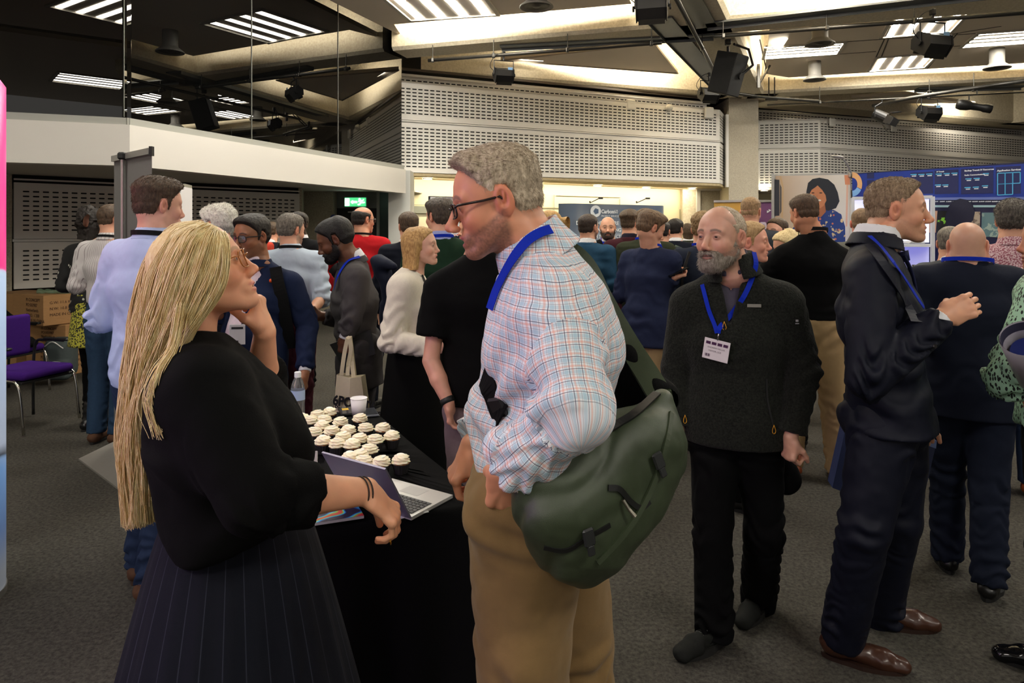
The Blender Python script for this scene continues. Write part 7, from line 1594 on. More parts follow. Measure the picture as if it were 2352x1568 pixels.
def table_things():
    SIL = plain('silver aluminium', (206, 204, 200), .35, .5); H1, E1, E2 = on_t(945, 1187, TZ+.012), on_t(1040, 1136, TZ+.012), on_t(901, 1098, TZ+.012); H2 = H1+(E2-E1)
    t = empty('laptop', (H1+H2)/2-V3(0, 0, .011), 'open silver laptop with a lilac-lit lid facing the blonde woman', 'laptop'); up = V3(0, 0, 1)
    mb = MB(); mb.prism([H1, E1, E2, H2], V3(0, 0, -.010)); mb.build('base', SIL, t)
    x = nrm(H2-H1); y = nrm(E1-H1); y = nrm(y-x*np.dot(x, y)); W = np.linalg.norm(H2-H1); Dp = np.linalg.norm(E1-H1); kb = plain('dark keys', (60, 60, 62), .5); z = V3(0, 0, .0008)
    mb = MB(); mb.prism([H1+x*W*.06+y*Dp*.08+z*0, H1+x*W*.94+y*Dp*.08, H1+x*W*.94+y*Dp*.55, H1+x*W*.06+y*Dp*.55], z); k = mb.build('keyboard', plain('keyboard tray', (120, 120, 118), .5), t)
    mb = MB(); T = (np.stack([x, y, np.cross(x, y)], 1), H1)
    sg = 1 if np.cross(x, y)[2] > 0 else -1
    for r in range(6):
        for c in range(14): mb.box(H1+x*W*(.085+.061*c)+y*Dp*(.12+.075*r)+z*2.2, (W*.050, Dp*.058, .0016), np.stack([x, y, np.cross(x, y)], 1))
    mb.build('keys', kb, k); k.children[0]['kind'] = 'stuff'
    mb = MB(); mb.prism([H1+x*W*.36+y*Dp*.64, H1+x*W*.66+y*Dp*.64, H1+x*W*.66+y*Dp*.93, H1+x*W*.36+y*Dp*.93], z*.6); mb.build('trackpad', plain('trackpad', (188, 186, 182), .4), t)
    ln = nrm(-y*.52+up*.86); mb = MB(); Lh = Dp*1.0; nn = np.cross(x, ln); nn = nn if np.dot(nn, y) < 0 else -nn
    mb.prism([H1, H2, H2+ln*Lh, H1+ln*Lh], nn*.006); mb.build('lid', plain('lilac grey lid', (136, 132, 150), .38, .4), t)
    mb = MB(); mb.prism([H1+x*.01+ln*.012-nn*.0003, H2-x*.01+ln*.012-nn*.0003, H2-x*.01+ln*(Lh-.008)-nn*.0003, H1+x*.01+ln*(Lh-.008)-nn*.0003], -nn*.001); mb.build('screen', plain('dark screen', (16, 16, 20), .2), t)
    # papers under the laptop and the magazine
    a, b, c, d = on_t(985, 1176, TZ+.003), on_t(920, 1192, TZ+.003), on_t(870, 1150, TZ+.003), on_t(940, 1130, TZ+.003); mb = MB(); mb.prism([b, a, d, c], V3(0, 0, .002)); tag(mb.build('paper', plain('white paper', (236, 236, 236), .7)), 'sheet of white paper sticking out under the laptop', 'paper')
    m = [on_t(716, 1208, TZ+.004), on_t(836, 1190, TZ+.004), on_t(800, 1130, TZ+.004), on_t(650, 1150, TZ+.004)]
    t = empty('magazine', (m[0]+m[2])/2-V3(0, 0, .002), 'glossy dark magazine with a bright blue and green swirl under the woman\'s hand', 'magazine'); mb = MB(); mb.prism(m, V3(0, 0, .008)); mb.build('pages', plain('page edges', (225, 225, 228), .6), t)
    n = N('magazine cover'); v = n.coord('Generated'); s = n.xyz(v); w = n.n('ShaderNodeTexWave'); n.link(v, w.inputs[0]); w.inputs['Scale'].default_value = 1.3; w.inputs['Distortion'].default_value = 12; w.inputs['Detail'].default_value = 2
    n.base(n.ramp(w.outputs['Color'], [(.0, S((30, 22, 52))), (.45, S((34, 24, 58))), (.60, S((30, 110, 190))), (.75, S((70, 190, 225))), (.88, S((150, 200, 60))), (.97, S((210, 60, 60)))])); n.p(Roughness=.25)
    mb = MB(); u = V3(0, 0, .0082); mb.prism([p+u for p in m], V3(0, 0, .0006)); cv = mb.build('cover', n.m, t)
    x = nrm(m[1]-m[0]); yy = nrm(m[3]-m[0]); yy = nrm(yy-x*np.dot(x, yy)); 
    # badge display card
    P0 = on_t(700, 1098, TZ+.002); t = empty('card_holder', P0, 'white upright card holder with small dark logos, behind the laptop by the woman\'s sleeve', 'card holder'); c = P(705, 1062, P0[1]); mb = MB(); mb.box(P(704, 1066, P0[1]), (.078, .004, .093), bev=.002); mb.build('card', plain('card white', (206, 200, 192), .5), t)
    mb = MB()
    for x0 in (702, 720): mb.box(P(x0-4, 1050, P0[1]-.003), (.018, .001, .014))
    mb.build('logos', plain('dark print', (34, 26, 30), .5), t)
    # paper cup
    q = PZ(824, 966, TZ+.002); t = empty('paper_cup', q, 'white paper cup at the far corner of the table', 'cup'); mb = MB(); mb.lathe(q, [(.001, .002), (.026, .002), (.0265, 0), (.0375, .102), (.0355, .103), (.0262, .006), (.001, .006)], 32); mb.build('cup_wall', plain('white card cup', (240, 236, 236), .6), t, smooth=True); mb = MB(); a = np.arange(33)*2*PI/32; mb.tube([q+V3(math.cos(k)*.0375, math.sin(k)*.0375, .103) for k in a], .0018, 6, 0, False); mb.build('rim', MATS['white card cup'], t, smooth=True)
    # bottle
    q = PZ(684, 972, TZ+.002); t = empty('water_bottle', q, 'clear plastic water bottle with a white cap standing on the black table', 'bottle'); G = N('clear plastic'); G.base((.93, .95, .97, 1)); G.p(Roughness=.06, IOR=1.38); G.b.inputs['Transmission Weight'].default_value = .92
    pr = [(.001, .004), (.024, .002), (.031, .008)]+[(.031-.002*math.cos(k*1.6)**2, .012+.0065*k) for k in range(14)]+[(.031, .105), (.031, .145), (.029, .165), (.022, .19), (.013, .207), (.012, .215)]
    mb = MB(); mb.lathe(q, pr, 32); mb.build('bottle_body', G.m, t, smooth=True); mb = MB(); mb.lathe(q, [(.0142, .206), (.0148, .208), (.0148, .228), (.013, .230), (.001, .230)], 28); mb.build('cap', plain('white bottle cap', (236, 238, 240), .4), t)
    mb = MB(); mb.lathe(q, [(.0315, .107), (.0315, .15)], 32, cap=False); mb.build('label', plain('pale blue label', (160, 180, 214), .4), t, smooth=True)
    for px, py, lb, c, w in ((800, 944, 'small dark phone lying flat left of the paper cup', (40, 40, 40), .07), (848, 947, 'grey phone lying at the far right corner of the table', (110, 112, 122), .06)):
        q = PZ(px, py, TZ+.008); t = empty('phone', q-V3(0, 0, .007), lb, 'phone'); mb = MB((rotz(.35), q)); mb.box((0, 0, 0), (w*1.2, .14, .009), bev=.003); mb.build('phone_case', plain('phone %d' % c[0], c, .2), t); mb = MB((rotz(.35), q)); mb.box((0, 0, .0052), (w*1.05, .12, .0008)); s = mb.build('screen', plain('phone glass', (60, 62, 66), .08), t)
        if c[0] == 40: mb = MB((rotz(.35), q)); mb.box((-.012, .02, .006), (.03, .035, .0006)); mb.build('picture', plain('yellow label', (226, 180, 50), .5), s)
# ------------------------------------------------------------------ things people hold or carry
def held_things(C):
    # cotton tote in the hand of the man in grey
    d = 3.93; t = empty('tote_bag', P(800, 945, d), 'cream cotton tote bag with black lettering held by the man leaning forward', 'bag'); CR = cloth('natural cotton canvas', (240, 226, 192), .95, 420, .4, .06)
    mb = MB(); F = [P(773, 860, d-.03), P(804, 868, d-.05), P(829, 865, d-.02), P(838, 930, d-.02), P(842, 1010, d), P(800, 1012, d-.05), P(762, 1008, d-.02)]; B = [p+V3(.01, .07, 0) for p in F]
    mb.prism(F, V3(.01, .07, 0)); mb.build('bag_body', CR, t); mb = MB()
    for pts in ([P(784, 862, d-.04), P(787, 838, d-.05), P(793, 800, d-.05), P(800, 775, d-.06), P(806, 800, d-.04), P(800, 835, d-.02), P(798, 862, d-.03)], [P(812, 866, d-.02), P(808, 830, d-.01), P(804, 772, d-.05), P(811, 830, d+.02), P(815, 864, d+.04)]):
        mb = MB(); mb.ribbon(catmull(pts, 5), V3(1, .3, 0), .022, .003); mb.build('strap', CR, t)
    text('6POINT6', .074, P(764, 928, d-.062), V3(1, -.05, -.16), V3(.10, 0, 1), plain('black print', (14, 14, 14), .7), t, ext=.001, bold=.003, sx=.82); text('Part of Accenture', .036, P(768, 940, d-.062), V3(1, -.05, -.10), V3(.08, 0, 1), MATS['black print'], t, ext=.001, bold=.0008)
    mb = MB((rotz(.1), P(810, 790, 4.02))); mb.prism([V3(-.13, 0, .0), V3(.10, 0, .08), V3(.13, 0, -.06), V3(-.06, 0, -.12)], V3(0, .02, 0)); tag(mb.build('notebook', plain('black notebook', (16, 16, 17), .5), None, P(810, 790, 4.02)), 'black notebook held against the grey suit above the tote bag', 'notebook')
    # navy coat bag behind the man in red
    p = [U(caps(P(872, 605, 5.4), P(893, 660, 5.4), .07, .05), 0), U(caps(P(893, 660, 5.4), P(880, 740, 5.4), .05, .03), .03), U(caps(P(868, 600, 5.4), P(905, 612, 5.3), .05, .03), .03), U(caps(P(880, 700, 5.4), P(878, 812, 5.4), .03, .02), .02)]
    V, Q = solid(p, .012); V = V+normals(V, Q)*(vnoise(V*18)*.008)[:, None]; tag(mk('folded_coat', V, Q, cloth('navy coat lining', (24, 28, 44), .6), loc=V[V[:, 2].argmin()]), 'navy coat draped between the grey suit and the woman in cream', 'coat')
    # navy carrier held behind the man in the dark suit
    d = 2.92; nb = plain('navy card bag', (20, 34, 78), .5); t = empty('carrier_bag', P(2030, 1190, d), 'large navy paper carrier bag hanging behind the legs of the man in the dark suit', 'bag'); mb = MB(); mb.prism([P(1944, 975, d+.1), P(2152, 1012, d-.05), P(2110, 1195, d-.05), P(1912, 1120, d+.1)], V3(.02, .09, 0)); mb.build('bag_body', nb, t)
    mb = MB(); mb.prism([P(2126, 1004, d-.06), P(2152, 1012, d-.06), P(2150, 1030, d-.06), P(2122, 1020, d-.06)], V3(0, .01, 0)); mb.build('bag_rim', plain('pale blue card edge', (120, 140, 190), .5), t); WH = plain('white print', (228, 228, 232), .6)
    a = np.linspace(.35*PI, 1.65*PI, 16); mb = MB(); mb.tube([P(1972, 1022, d+.05)+V3(math.cos(k)*.040, -.02, math.sin(k)*.052) for k in a], .0045, 6); mb.build('logo_arc', WH, t, smooth=True)
    # phone held by the man in the linen blazer
    mb = MB((frame((.8, .1, .35)), P(1556, 624, 4.86))); mb.box((0, 0, 0), (.15, .075, .009), bev=.003); tag(mb.build('phone', plain('black phone', (18, 18, 20), .2), None, P(1556, 624, 4.86)), 'black phone held by the man in the navy linen blazer', 'phone')
    # rucksacks and shoulder straps
    def strapbag(lb, pts, mat, w, th, body=None, cat='bag', nm='rucksack', side=None):
        t = empty(nm, pts[-1], lb, cat); mb = MB(); mb.ribbon(catmull(pts, 5), side if side is not None else V3(1, .2, 0), w, th); mb.build('strap', mat, t)
        if body: V, Q = solid(body, .012); mk('bag_body', V, Q, mat, t)
    BW = cloth('black bag cloth', (17, 17, 18), .85, 400, .4); pts = []
    for x, y in ((632, 618), (640, 650), (648, 700), (655, 750), (662, 800), (668, 850)):
        q, n = ray_at(C['specs']['bv'], x, y, .012); 
        if q is not None: pts.append(q)
    if len(pts) > 2: strapbag('black padded rucksack strap over the navy blazer of the man in glasses', pts, BW, .062, .014)
    q, n = ray_at(C['specs']['bv'], 623, 645, .004)
    if q is not None: mb = MB(); mb.lathe(q, [(.001, -.004), (.010, -.003), (.011, .003), (.001, .006)], 12, R=np.array([[1, 0, 0], [0, 0, -1], [0, 1, 0.]])); mb.build('lapel_pin', plain('orange pin', (220, 84, 30), .4), C['specs']['root'], smooth=True)
    # badge of the man in glasses
    mb = MB((rotz(.15), P(545, 768, 3.45))); mb.box((0, 0, 0), (.075, .003, .10), bev=.001); b = mb.build('badge', MATS['badge card'], C['specs']['root']); mb = MB((rotz(.15), P(545, 768, 3.445))); mb.box((0, -.001, .032), (.055, .001, .010)); mb.box((-.01, -.001, -.036), (.03, .001, .012)); mb.build('print', plain('dark print', (34, 26, 30), .5), b)
    D = C['redbag']['D']; strapbag('red rucksack on the back of the small distant man', [D['shR']+V3(0, 0, .08), D['shR']-D['f']*.10, D['che']-D['f']*.15-D['lat']*.1], cloth('red rucksack cloth', (170, 58, 44), .8), .06, .015, [U(rbox(D['che']-D['f']*.22, (.15, .10, .22), rotz(0), rad=.05), 0)])
    D = C['pack']['D']; strapbag('olive rucksack strap on the man behind the phone user', [D['shR']+V3(0, 0, .07), D['shR']-D['f']*.11-V3(0, 0, .05), D['shR']-D['f']*.10-V3(0, 0, .28)], cloth('olive webbing', (92, 104, 84), .8), .07, .012)
    D = C['far']['D']; strapbag('brown leather bag strap across the young man far back', [D['shR']+V3(0, 0, .07), D['che']-D['f']*.14+V3(0, 0, .05), D['che']-D['f']*.13+D['lat']*.12-V3(0, 0, .15)], plain('brown leather strap', (120, 72, 36), .5), .035, .006, nm='shoulder_bag')
    pts = []
    for x, y in ((1622, 545), (1600, 552), (1585, 580), (1572, 620), (1566, 660), (1560, 700)):
        q, n = ray_at(C['strap']['bv'], x, y, .010)
        if q is not None: pts.append(q)
    if len(pts) > 2: strapbag('black shoulder bag with a thin strap over the slate navy jacket', pts, plain('black bag leather', (22, 20, 20), .5), .022, .008, [U(ell(P(1560, 735, 5.1), (.11, .12, .16)), 0)], nm='shoulder_bag')
    # black bag in the far hand of the man in the fleece
    V, Q = solid([U(ell(P(1803, 1095, 2.84), (.052, .06, .070)), 0), U(caps(P(1800, 1060, 2.84), P(1812, 1100, 2.84), .03, .045), .03)], .007); tag(mk('drawstring_pouch', V, Q, cloth('black pouch cloth', (12, 12, 13), .9), loc=P(1803, 1130, 2.84)), 'small black soft pouch hanging from the hand of the man in the fleece', 'bag')
    # rolled programme held like a cup by the woman at the right edge
    c = P(2334, 822, 2.14); ax = nrm((.55, .50, -.8)); R = frame(-ax); Rz = np.stack([R[:, 1], R[:, 2], R[:, 0]], 1); t = empty('rolled_programme', c+ax*.06, 'rolled-up white printed programme held by the woman in the mint blouse', 'paper'); mb = MB(); o = P(2358, 776, 2.10); c = o+ax*.1
    mb.lathe(o, [(.070, 0), (.071, -.01), (.050, -.20), (.048, -.20), (.068, 0)], 36, R=Rz); mb.build('paper_roll', plain('glossy programme', (206, 200, 212), .3), t, smooth=True)
    mb = MB(); mb.lathe(o, [(.0672, -.003), (.0640, -.035)], 36, R=Rz); mb.build('printed_band', plain('dark print band', (52, 50, 70), .5), t, smooth=True); mb = MB(); mb.lathe(o, [(.050, -.055), (.001, -.06)], 30, R=Rz); mb.build('inner_page', plain('navy inner page', (22, 34, 96), .4), t, smooth=True)
# ------------------------------------------------------------------ stands, banners, furniture
class Pl:
    """upright board: pixel positions are dropped onto its plane"""
    def __init__(s, a, b): s.a = np.asarray(a, float); s.x = nrm((np.asarray(b)-s.a)*np.array([1, 1, 0])); s.n = V3(s.x[1], -s.x[0], 0); s.n = s.n if s.n[1] < 0 else -s.n
    def at(s, px, py, lift=0.0):
        o = V3(0, 0, EYE); d = P(px, py, 1.0)-o; t = np.dot(s.a-o, s.n)/np.dot(d, s.n); return o+d*t+s.n*lift
    def poly(s, pts, name, mat, parent, lift=.004, th=.0015): mb = MB(); mb.prism([s.at(x, y, lift) for x, y in pts], s.n*th); return mb.build(name, mat, parent)
    def txt(s, body, px, py, h, mat, parent, bold=0.0, lift=.006, sx=1.0): return text(body, h, s.at(px, py, lift), s.x, V3(0, 0, 1), mat, parent, bold=bold, sx=sx)
def ovalpx(cx, cy, rx, ry, n=28, a0=0, a1=2*PI): return [(cx+rx*math.cos(a0+(a1-a0)*i/n), cy+ry*math.sin(a0+(a1-a0)*i/n)) for i in range(n)]
def stands():
    SILV = plain('silver banner bar', (176, 174, 168), .35, .7)
    # lit tower at the far left
    c = V3((-150-CX)*2.95/FPX, 3.0, 0); r = abs((14-CX)*3.0/FPX-c[0])-.05; t = empty('display_tower', c, 'tall round pink and pale blue display tower at the left edge', 'display'); n = N('tower print'); s = n.xyz(n.coord()); zz = s[2]
    col = n.ramp(n.math('DIVIDE', n.math('ADD', zz, n.math('MULTIPLY', s[0], -.5)), 2.4), [(.0, S((120, 124, 130))), (.08, S((86, 110, 150))), (.19, S((110, 150, 200))), (.210, S((130, 160, 200))), (.213, S((46, 52, 62))), (.235, S((172, 182, 200))), (.45, S((178, 200, 228))), (.550, S((190, 212, 240))), (.555, S((238, 52, 140))), (1, S((246, 86, 170)))])
    n.base(col); n.p(Roughness=.3); n.link(col, n.b.inputs['Emission Color']); n.b.inputs['Emission Strength'].default_value = .35
    mb = MB(); mb.lathe(c, [(r-.01, .0), (r, .02), (r, 2.24), (r-.02, 2.27), (.01, 2.275)], 64); mb.build('printed_wrap', n.m, t, smooth=True); mb = MB(); mb.lathe(c, [(r+.004, .0), (r+.004, .03)], 64, cap=True); mb.build('base_ring', SILV, t)
    # back of the grey roll-up banner
    a, b = P(262, 530, 4.95)*V3(1, 1, 0), P(348, 530, 4.46)*V3(1, 1, 0); pl = Pl(a, b); t = empty('banner_stand', (a+b)/2, 'grey back of a tall roll-up banner with a thin pole, at the left', 'banner stand'); mb = MB(); mb.prism([a+V3(0, 0, .09), b+V3(0, 0, .09), b+V3(0, 0, 2.10), a+V3(0, 0, 2.10)], -pl.n*.003); mb.build('banner_sheet', plain('grey banner back', (112, 110, 108), .6), t)
    mb = MB(); mb.prism([a+V3(0, 0, 2.09), b+V3(0, 0, 2.09), b+V3(0, 0, 2.13), a+V3(0, 0, 2.13)], pl.n*.02); mb.build('top_bar', SILV, t); m = a*.63+b*.37; mb = MB(); mb.cyl(m+pl.n*.03+V3(0, 0, .1), m+pl.n*.03+V3(0, 0, 2.12), .012, n=10); mb.build('pole', plain('pole grey', (170, 168, 164), .35, .6), t)
    mb = MB(); mb.box(m+pl.n*.03+V3(0, 0, 2.11), (.05, .05, .05), bev=.01); mb.build('clip', BLACKM, t); mb = MB(); mb.box(b+V3(0, 0, 2.11), (.02, .03, .06)); mb.build('clip', BLACKM, t)
    e = pl.x; f = pl.n; c0 = a-e*.08; c1 = b+e*.05; R = []
    for p in (c0, c1): R.append([p+f*.20+V3(0, 0, .0), p+f*.20+V3(0, 0, .012), p+f*.08+V3(0, 0, .05), p-f*.03+V3(0, 0, .085), p-f*.12+V3(0, 0, .04), p-f*.14])
    mb = MB(); mb.loft(R); mb.build('base', plain('pale grey base', (150, 146, 138), .4, .4), t)
    # white banner beyond it
    a, b = P(378, 530, 5.75)*V3(1, 1, 0), P(441, 530, 6.6)*V3(1, 1, 0); pl = Pl(a, b); t = empty('banner_stand', (a+b)/2, 'plain white roll-up banner behind the young man in the pale blue shirt', 'banner stand'); mb = MB(); mb.prism([a+V3(0, 0, .08), b+V3(0, 0, .08), b+V3(0, 0, 2.0), a+V3(0, 0, 2.0)], -pl.n*.003); mb.build('banner_sheet', plain('white banner', (224, 222, 224), .5), t); mb = MB(); mb.prism([a+V3(0, 0, 1.99), b+V3(0, 0, 1.99), b+V3(0, 0, 2.03), a+V3(0, 0, 2.03)], pl.n*.03); mb.build('top_bar', SILV, t); mb = MB(); mb.prism([a, b, b+V3(0, 0, .08), a+V3(0, 0, .08)], pl.n*.08); mb.build('base', SILV, t)
    # small stand 'Spec'
    a, b = P(988, 530, 8.0)*V3(1, 1, 0), P(1150, 530, 8.5)*V3(1, 1, 0); pl = Pl(a, b); t = empty('exhibition_stand', (a+b)/2, 'white and navy fabric stand with a round navy logo behind the woman in cream', 'stand'); mb = MB(); mb.prism([a, b, b+V3(0, 0, 2.0), a+V3(0, 0, 2.0)], -pl.n*.05); mb.build('board', plain('navy fabric', (34, 38, 52), .8), t)
    FW = cloth('white creased fabric', (206, 206, 208), .7, 60, .3, .03, 0, .8); z1 = 1.545; mb = MB(); mb.prism([a+pl.n*.006+V3(0, 0, z1), b+pl.n*.006+V3(0, 0, z1), b+pl.n*.006+V3(0, 0, 1.99), a+pl.n*.006+V3(0, 0, 1.99)], -pl.n*.004); mb.build('white_fabric', FW, t)
    mb = MB(); mb.prism([a+pl.n*.012+V3(0, 0, z1), b+pl.n*.012+V3(0, 0, z1), b+pl.n*.012+V3(0, 0, z1+.012), a+pl.n*.012+V3(0, 0, z1+.012)], -pl.n*.004); mb.build('red_line', plain('red line', (210, 70, 60), .6), t)
    pl.poly([(1018, 453), (1060, 453), (1060, 458), (1018, 458)], 'top_rail', plain('grey rail', (140, 136, 140), .5), t, .014); pl.poly([(1018, 456), (1022, 456), (1022, 514), (1018, 514)], 'rail_post', MATS['grey rail'], t, .014); pl.poly(ovalpx(1046, 485, 14, 15), 'round_logo', plain('navy logo', (30, 44, 80), .6), t, .012)
    WH = plain('white print', (228, 228, 232), .6); pl.txt('Spec', 1027, 542, .075, WH, t, .0005, .012); pl.poly(ovalpx(1022, 536, 4, 6), 'logo_dot', WH, t, .012); pl.txt('work', 1036, 556, .045, WH, t, 0, .012)
    # curved Carbon60 display
    rings = []; N_ = 36; a, b = XY(1300, 12.6), XY(1541, 13.9); pl = Pl(a, b); L = np.linalg.norm(b-a); t = empty('display_wall', (a+b)/2, 'curved slate blue pop-up display with white Carbon60 lettering', 'display')
    def curve(u): w = .22; q = a+(b-a)*u; e = .12; k = max(0, (e-u)/e)**2+max(0, (u-1+e)/e)**2; return q-pl.n*(k*w)
    F = [curve(i/N_)+V3(0, 0, 0) for i in range(N_+1)]; mb = MB(); mb.loft([[F[i], F[i]+V3(0, 0, 2.10), F[i]+V3(0, 0, 2.10)-pl.n*.02, F[i]-pl.n*.02] for i in range(N_+1)]); mb.build('printed_panel', plain('slate blue print', (80, 94, 114), .38), t, smooth=True)
    WH2 = plain('pale lettering', (214, 220, 226), .6); ring = ovalpx(1367, 485, 12, 13.5, 30); hole = ovalpx(1368, 485, 6.5, 7.5, 5, -PI, PI)
    pl.poly(ring, 'logo_disc', WH2, t, .012, .004); pl.poly([(x, y) for x, y in hole], 'logo_pentagon', plain('logo hole', (72, 94, 122), .5), t, .018, .002)
    pl.txt('Carbon', 1380, 489.5, .098, WH2, t, .0035, .014); pl.txt('60', 1409, 490, .098, WH2, t, 0, .014); pl.txt('PROJECT SERVICES', 1380, 498, .052, WH2, t, 0, .014)
    for body, x, y, h, bo in (('DRIVING THE FUTURE', 1322, 516, .100, .003), ('OF ENGINEERING', 1352, 532, .095, .003), ('THROUGH THE PROJECT', 1330, 547, .085, .001)): pl.txt(body, x, y, h, WH2, t, bo, .014)
    for body, x, y in (('DIGITAL', 1508, 514), ('SECURITY', 1500, 530), ('ENGINEERING', 1492, 542)): pl.txt(body, x, y, .070, WH2, t, 0, .014)
    for x in (1355, 1462): mb = MB(); q = pl.at(x, 466, .0); mb.box(q+V3(0, 0, .02), (.02, .06, .03)); mb.tube([q, q+pl.n*.3+V3(0, 0, .08)], .008, 6); mb.box(q+pl.n*.32+V3(0, 0, .075), (.08, .06, .03)); mb.build('spot_arm', BLACKM, t)
    # purple and mustard roll-ups
    for (x0, d0, x1, d1, zt, c, lb) in ((1640, 9.6, 1712, 9.4, 2.0, (196, 150, 62), 'mustard roll-up banner behind the man with the fade haircut'), (1712, 9.0, 1790, 9.0, 1.98, (116, 70, 116), 'purple roll-up banner with a white hexagon outline, left of the portrait poster')):
        a, b = XY(x0, d0), XY(x1, d1); pl = Pl(a, b); t = empty('banner_stand', (a+b)/2, lb, 'banner stand'); mb = MB(); mb.prism([a+V3(0, 0, .08), b+V3(0, 0, .08), b+V3(0, 0, zt), a+V3(0, 0, zt)], -pl.n*.003); mb.build('banner_sheet', plain('banner %d' % c[0], c, .5), t); mb = MB(); mb.prism([a+V3(0, 0, zt-.01), b+V3(0, 0, zt-.01), b+V3(0, 0, zt+.02), a+V3(0, 0, zt+.02)], pl.n*.02); mb.build('top_bar', SILV, t); mb = MB(); mb.prism([a, b, b+V3(0, 0, .08), a+V3(0, 0, .08)], pl.n*.07); mb.build('base', SILV, t)
    HX = plain('lilac white print', (214, 200, 220), .6); o_ = ovalpx(1752, 521, 11, 13, 6, 0, 2*PI); i_ = ovalpx(1752, 521, 5.5, 6.5, 6, 0, 2*PI); mb = MB(); A = [pl.at(x, y, .008) for x, y in o_]; B = [pl.at(x, y, .008) for x, y in i_]
    for k in range(6): mb.prism([A[k], A[(k+1) % 6], B[(k+1) % 6], B[k]], pl.n*.002)
    mb.build('hexagon_outline', HX, t); mb = MB()
    for (x, y, w) in ((1768, 483, 3), (1764, 486, 3)): mb.prism([pl.at(x-w, y-w, .008), pl.at(x+w, y, .008), pl.at(x-w, y+w, .008)], pl.n*.002)
    mb.build('small_arrows', WH, t)
    # portrait poster
    a, b = XY(1778, 8.2), XY(1955, 7.95); pl = Pl(a, b); t = empty('poster_panel', (a+b)/2, 'large framed poster of a smiling woman with a black bob in a blue patterned top', 'poster'); mb = MB(); mb.prism([a, b, b+V3(0, 0, 2.26), a+V3(0, 0, 2.26)], -pl.n*.05); mb.build('board', plain('poster backing', (170, 168, 164), .5), t); mb = MB(); mb.prism([a, a-pl.x*.03, a-pl.x*.03+V3(0, 0, 2.28), a+V3(0, 0, 2.28)], pl.n*.03); mb.build('frame_post', SILV, t)
    n = N('poster wall tones'); g = n.xyz(n.coord('Generated')); n.base(n.ramp(n.math('ADD', g[0], n.math('MULTIPLY', g[2], .15)), [(.1, S((176, 150, 122))), (.55, S((206, 192, 176))), (1, S((216, 210, 198)))])); n.p(Roughness=.35); b0 = n.m
    pl.poly([(1781, 404), (1954, 401), (1954, 760), (1781, 760)], 'print_background', b0, t, .003, .001)
    def pp(nm, pts, c, lift): return pl.poly(pts, nm, plain('print %d %d %d' % c, c, .35), t, lift, .0008)
    pp('printed_speaker', [(1779, 412), (1790, 413), (1790, 495), (1779, 496)], (40, 42, 50), .005); pp('printed_speaker', [(1791, 422), (1795, 430), (1795, 486), (1791, 492)], (84, 80, 78), .005)
    pp('printed_cable', [(1790, 404), (1794, 404), (1800, 430), (1798, 500), (1794, 500), (1796, 430)], (190, 160, 120), .0045); pp('printed_lamp', [(1939, 402), (1952, 402), (1952, 424), (1941, 424)], (216, 140, 100), .004); pp('printed_lamp', [(1944, 424), (1948, 424), (1946, 520), (1942, 520)], (222, 176, 150), .004)
    n = N('blue floral print'); v = n.coord(); m1 = n.math('GREATER_THAN', n.noise(v, 17, 2), .60); n.base(n.mix(n.math('LESS_THAN', n.voro(v, 14), .16), n.mix(m1, S((26, 56, 120)), S((214, 190, 140))), S((200, 110, 80)))); n.p(Roughness=.35); bl = n.m
    pl.poly([(1812, 700), (1815, 545), (1822, 515), (1850, 500), (1890, 482), (1912, 480), (1932, 492), (1941, 520), (1943, 700)], 'printed_blouse', bl, t, .006, .0008)
    pp('printed_hair', [(1852, 440), (1856, 420), (1866, 411), (1882, 408), (1902, 412), (1916, 424), (1924, 442), (1928, 462), (1920, 478), (1902, 484), (1890, 480), (1880, 470), (1852, 470)], (22, 26, 36), .007)
    pp('printed_neck', [(1874, 470), (1894, 466), (1897, 486), (1884, 500), (1872, 492)], (160, 96, 62), .0075)
    pp('printed_face', [(1857, 450), (1860, 436), (1868, 427), (1878, 426), (1888, 436), (1896, 448), (1898, 460), (1892, 472), (1884, 478), (1872, 474), (1864, 464), (1857, 456)], (190, 122, 82), .008)
    pp('printed_hair_fringe', [(1855, 452), (1858, 432), (1868, 421), (1882, 422), (1874, 429), (1864, 436), (1859, 446)], (22, 26, 36), .009)
    pp('printed_teeth', ovalpx(1880, 460, 6, 2.2, 14), (236, 226, 214), .010); pp('printed_eye', ovalpx(1867, 443, 3.6, 1.3, 12), (52, 34, 26), .010); pp('printed_eye', ovalpx(1885, 443, 3.6, 1.3, 12), (52, 34, 26), .010); pp('printed_nose', [(1874, 452), (1878, 452), (1876, 446)], (180, 112, 74), .009)
    # clip-on lamp
    q = pl.at(1952, 398, .02); t = empty('clip_lamp', q, 'slim silver clip-on lamp arching from the corner of the poster', 'lamp'); mb = MB(); mb.tube(catmull([q+V3(.02, 0, -.03), q+V3(-.05, -.05, .08), q+V3(-.13, -.10, .155)], 5), .010, 8); mb.build('arm', SILV, t, smooth=True); mb = MB((frame((-1, -.35, .10)), q+V3(-.20, -.13, .17))); mb.lathe((0, 0, 0), [(.001, -.09), (.03, -.06), (.04, 0), (.03, .07), (.001, .10)], 14, R=np.array([[0, 0, 1], [0, 1, 0], [-.45, 0, 0.]])); mb.build('lamp_head', SILV, t, smooth=True); mb = MB(); mb.box(q+V3(.01, .01, -.02), (.05, .07, .06), bev=.01); mb.build('clamp', SILV, t)
    # control room wall
    a, b = XY(1957, 7.9), XY(2352, 6.58); b = b+nrm(b-a)*1.2; pl = Pl(a, b); t = empty('display_wall', (a+b)/2, 'large dark blue display wall printed with control-room screens and a person in silhouette', 'display'); NB = plain('deep blue print', (22, 34, 92), .4); n = N('blue screen print'); v = n.coord(); n.base(n.mix(n.noise(v, 2.5, 2), S((18, 36, 120)), S((26, 62, 160)))); n.p(Roughness=.35)
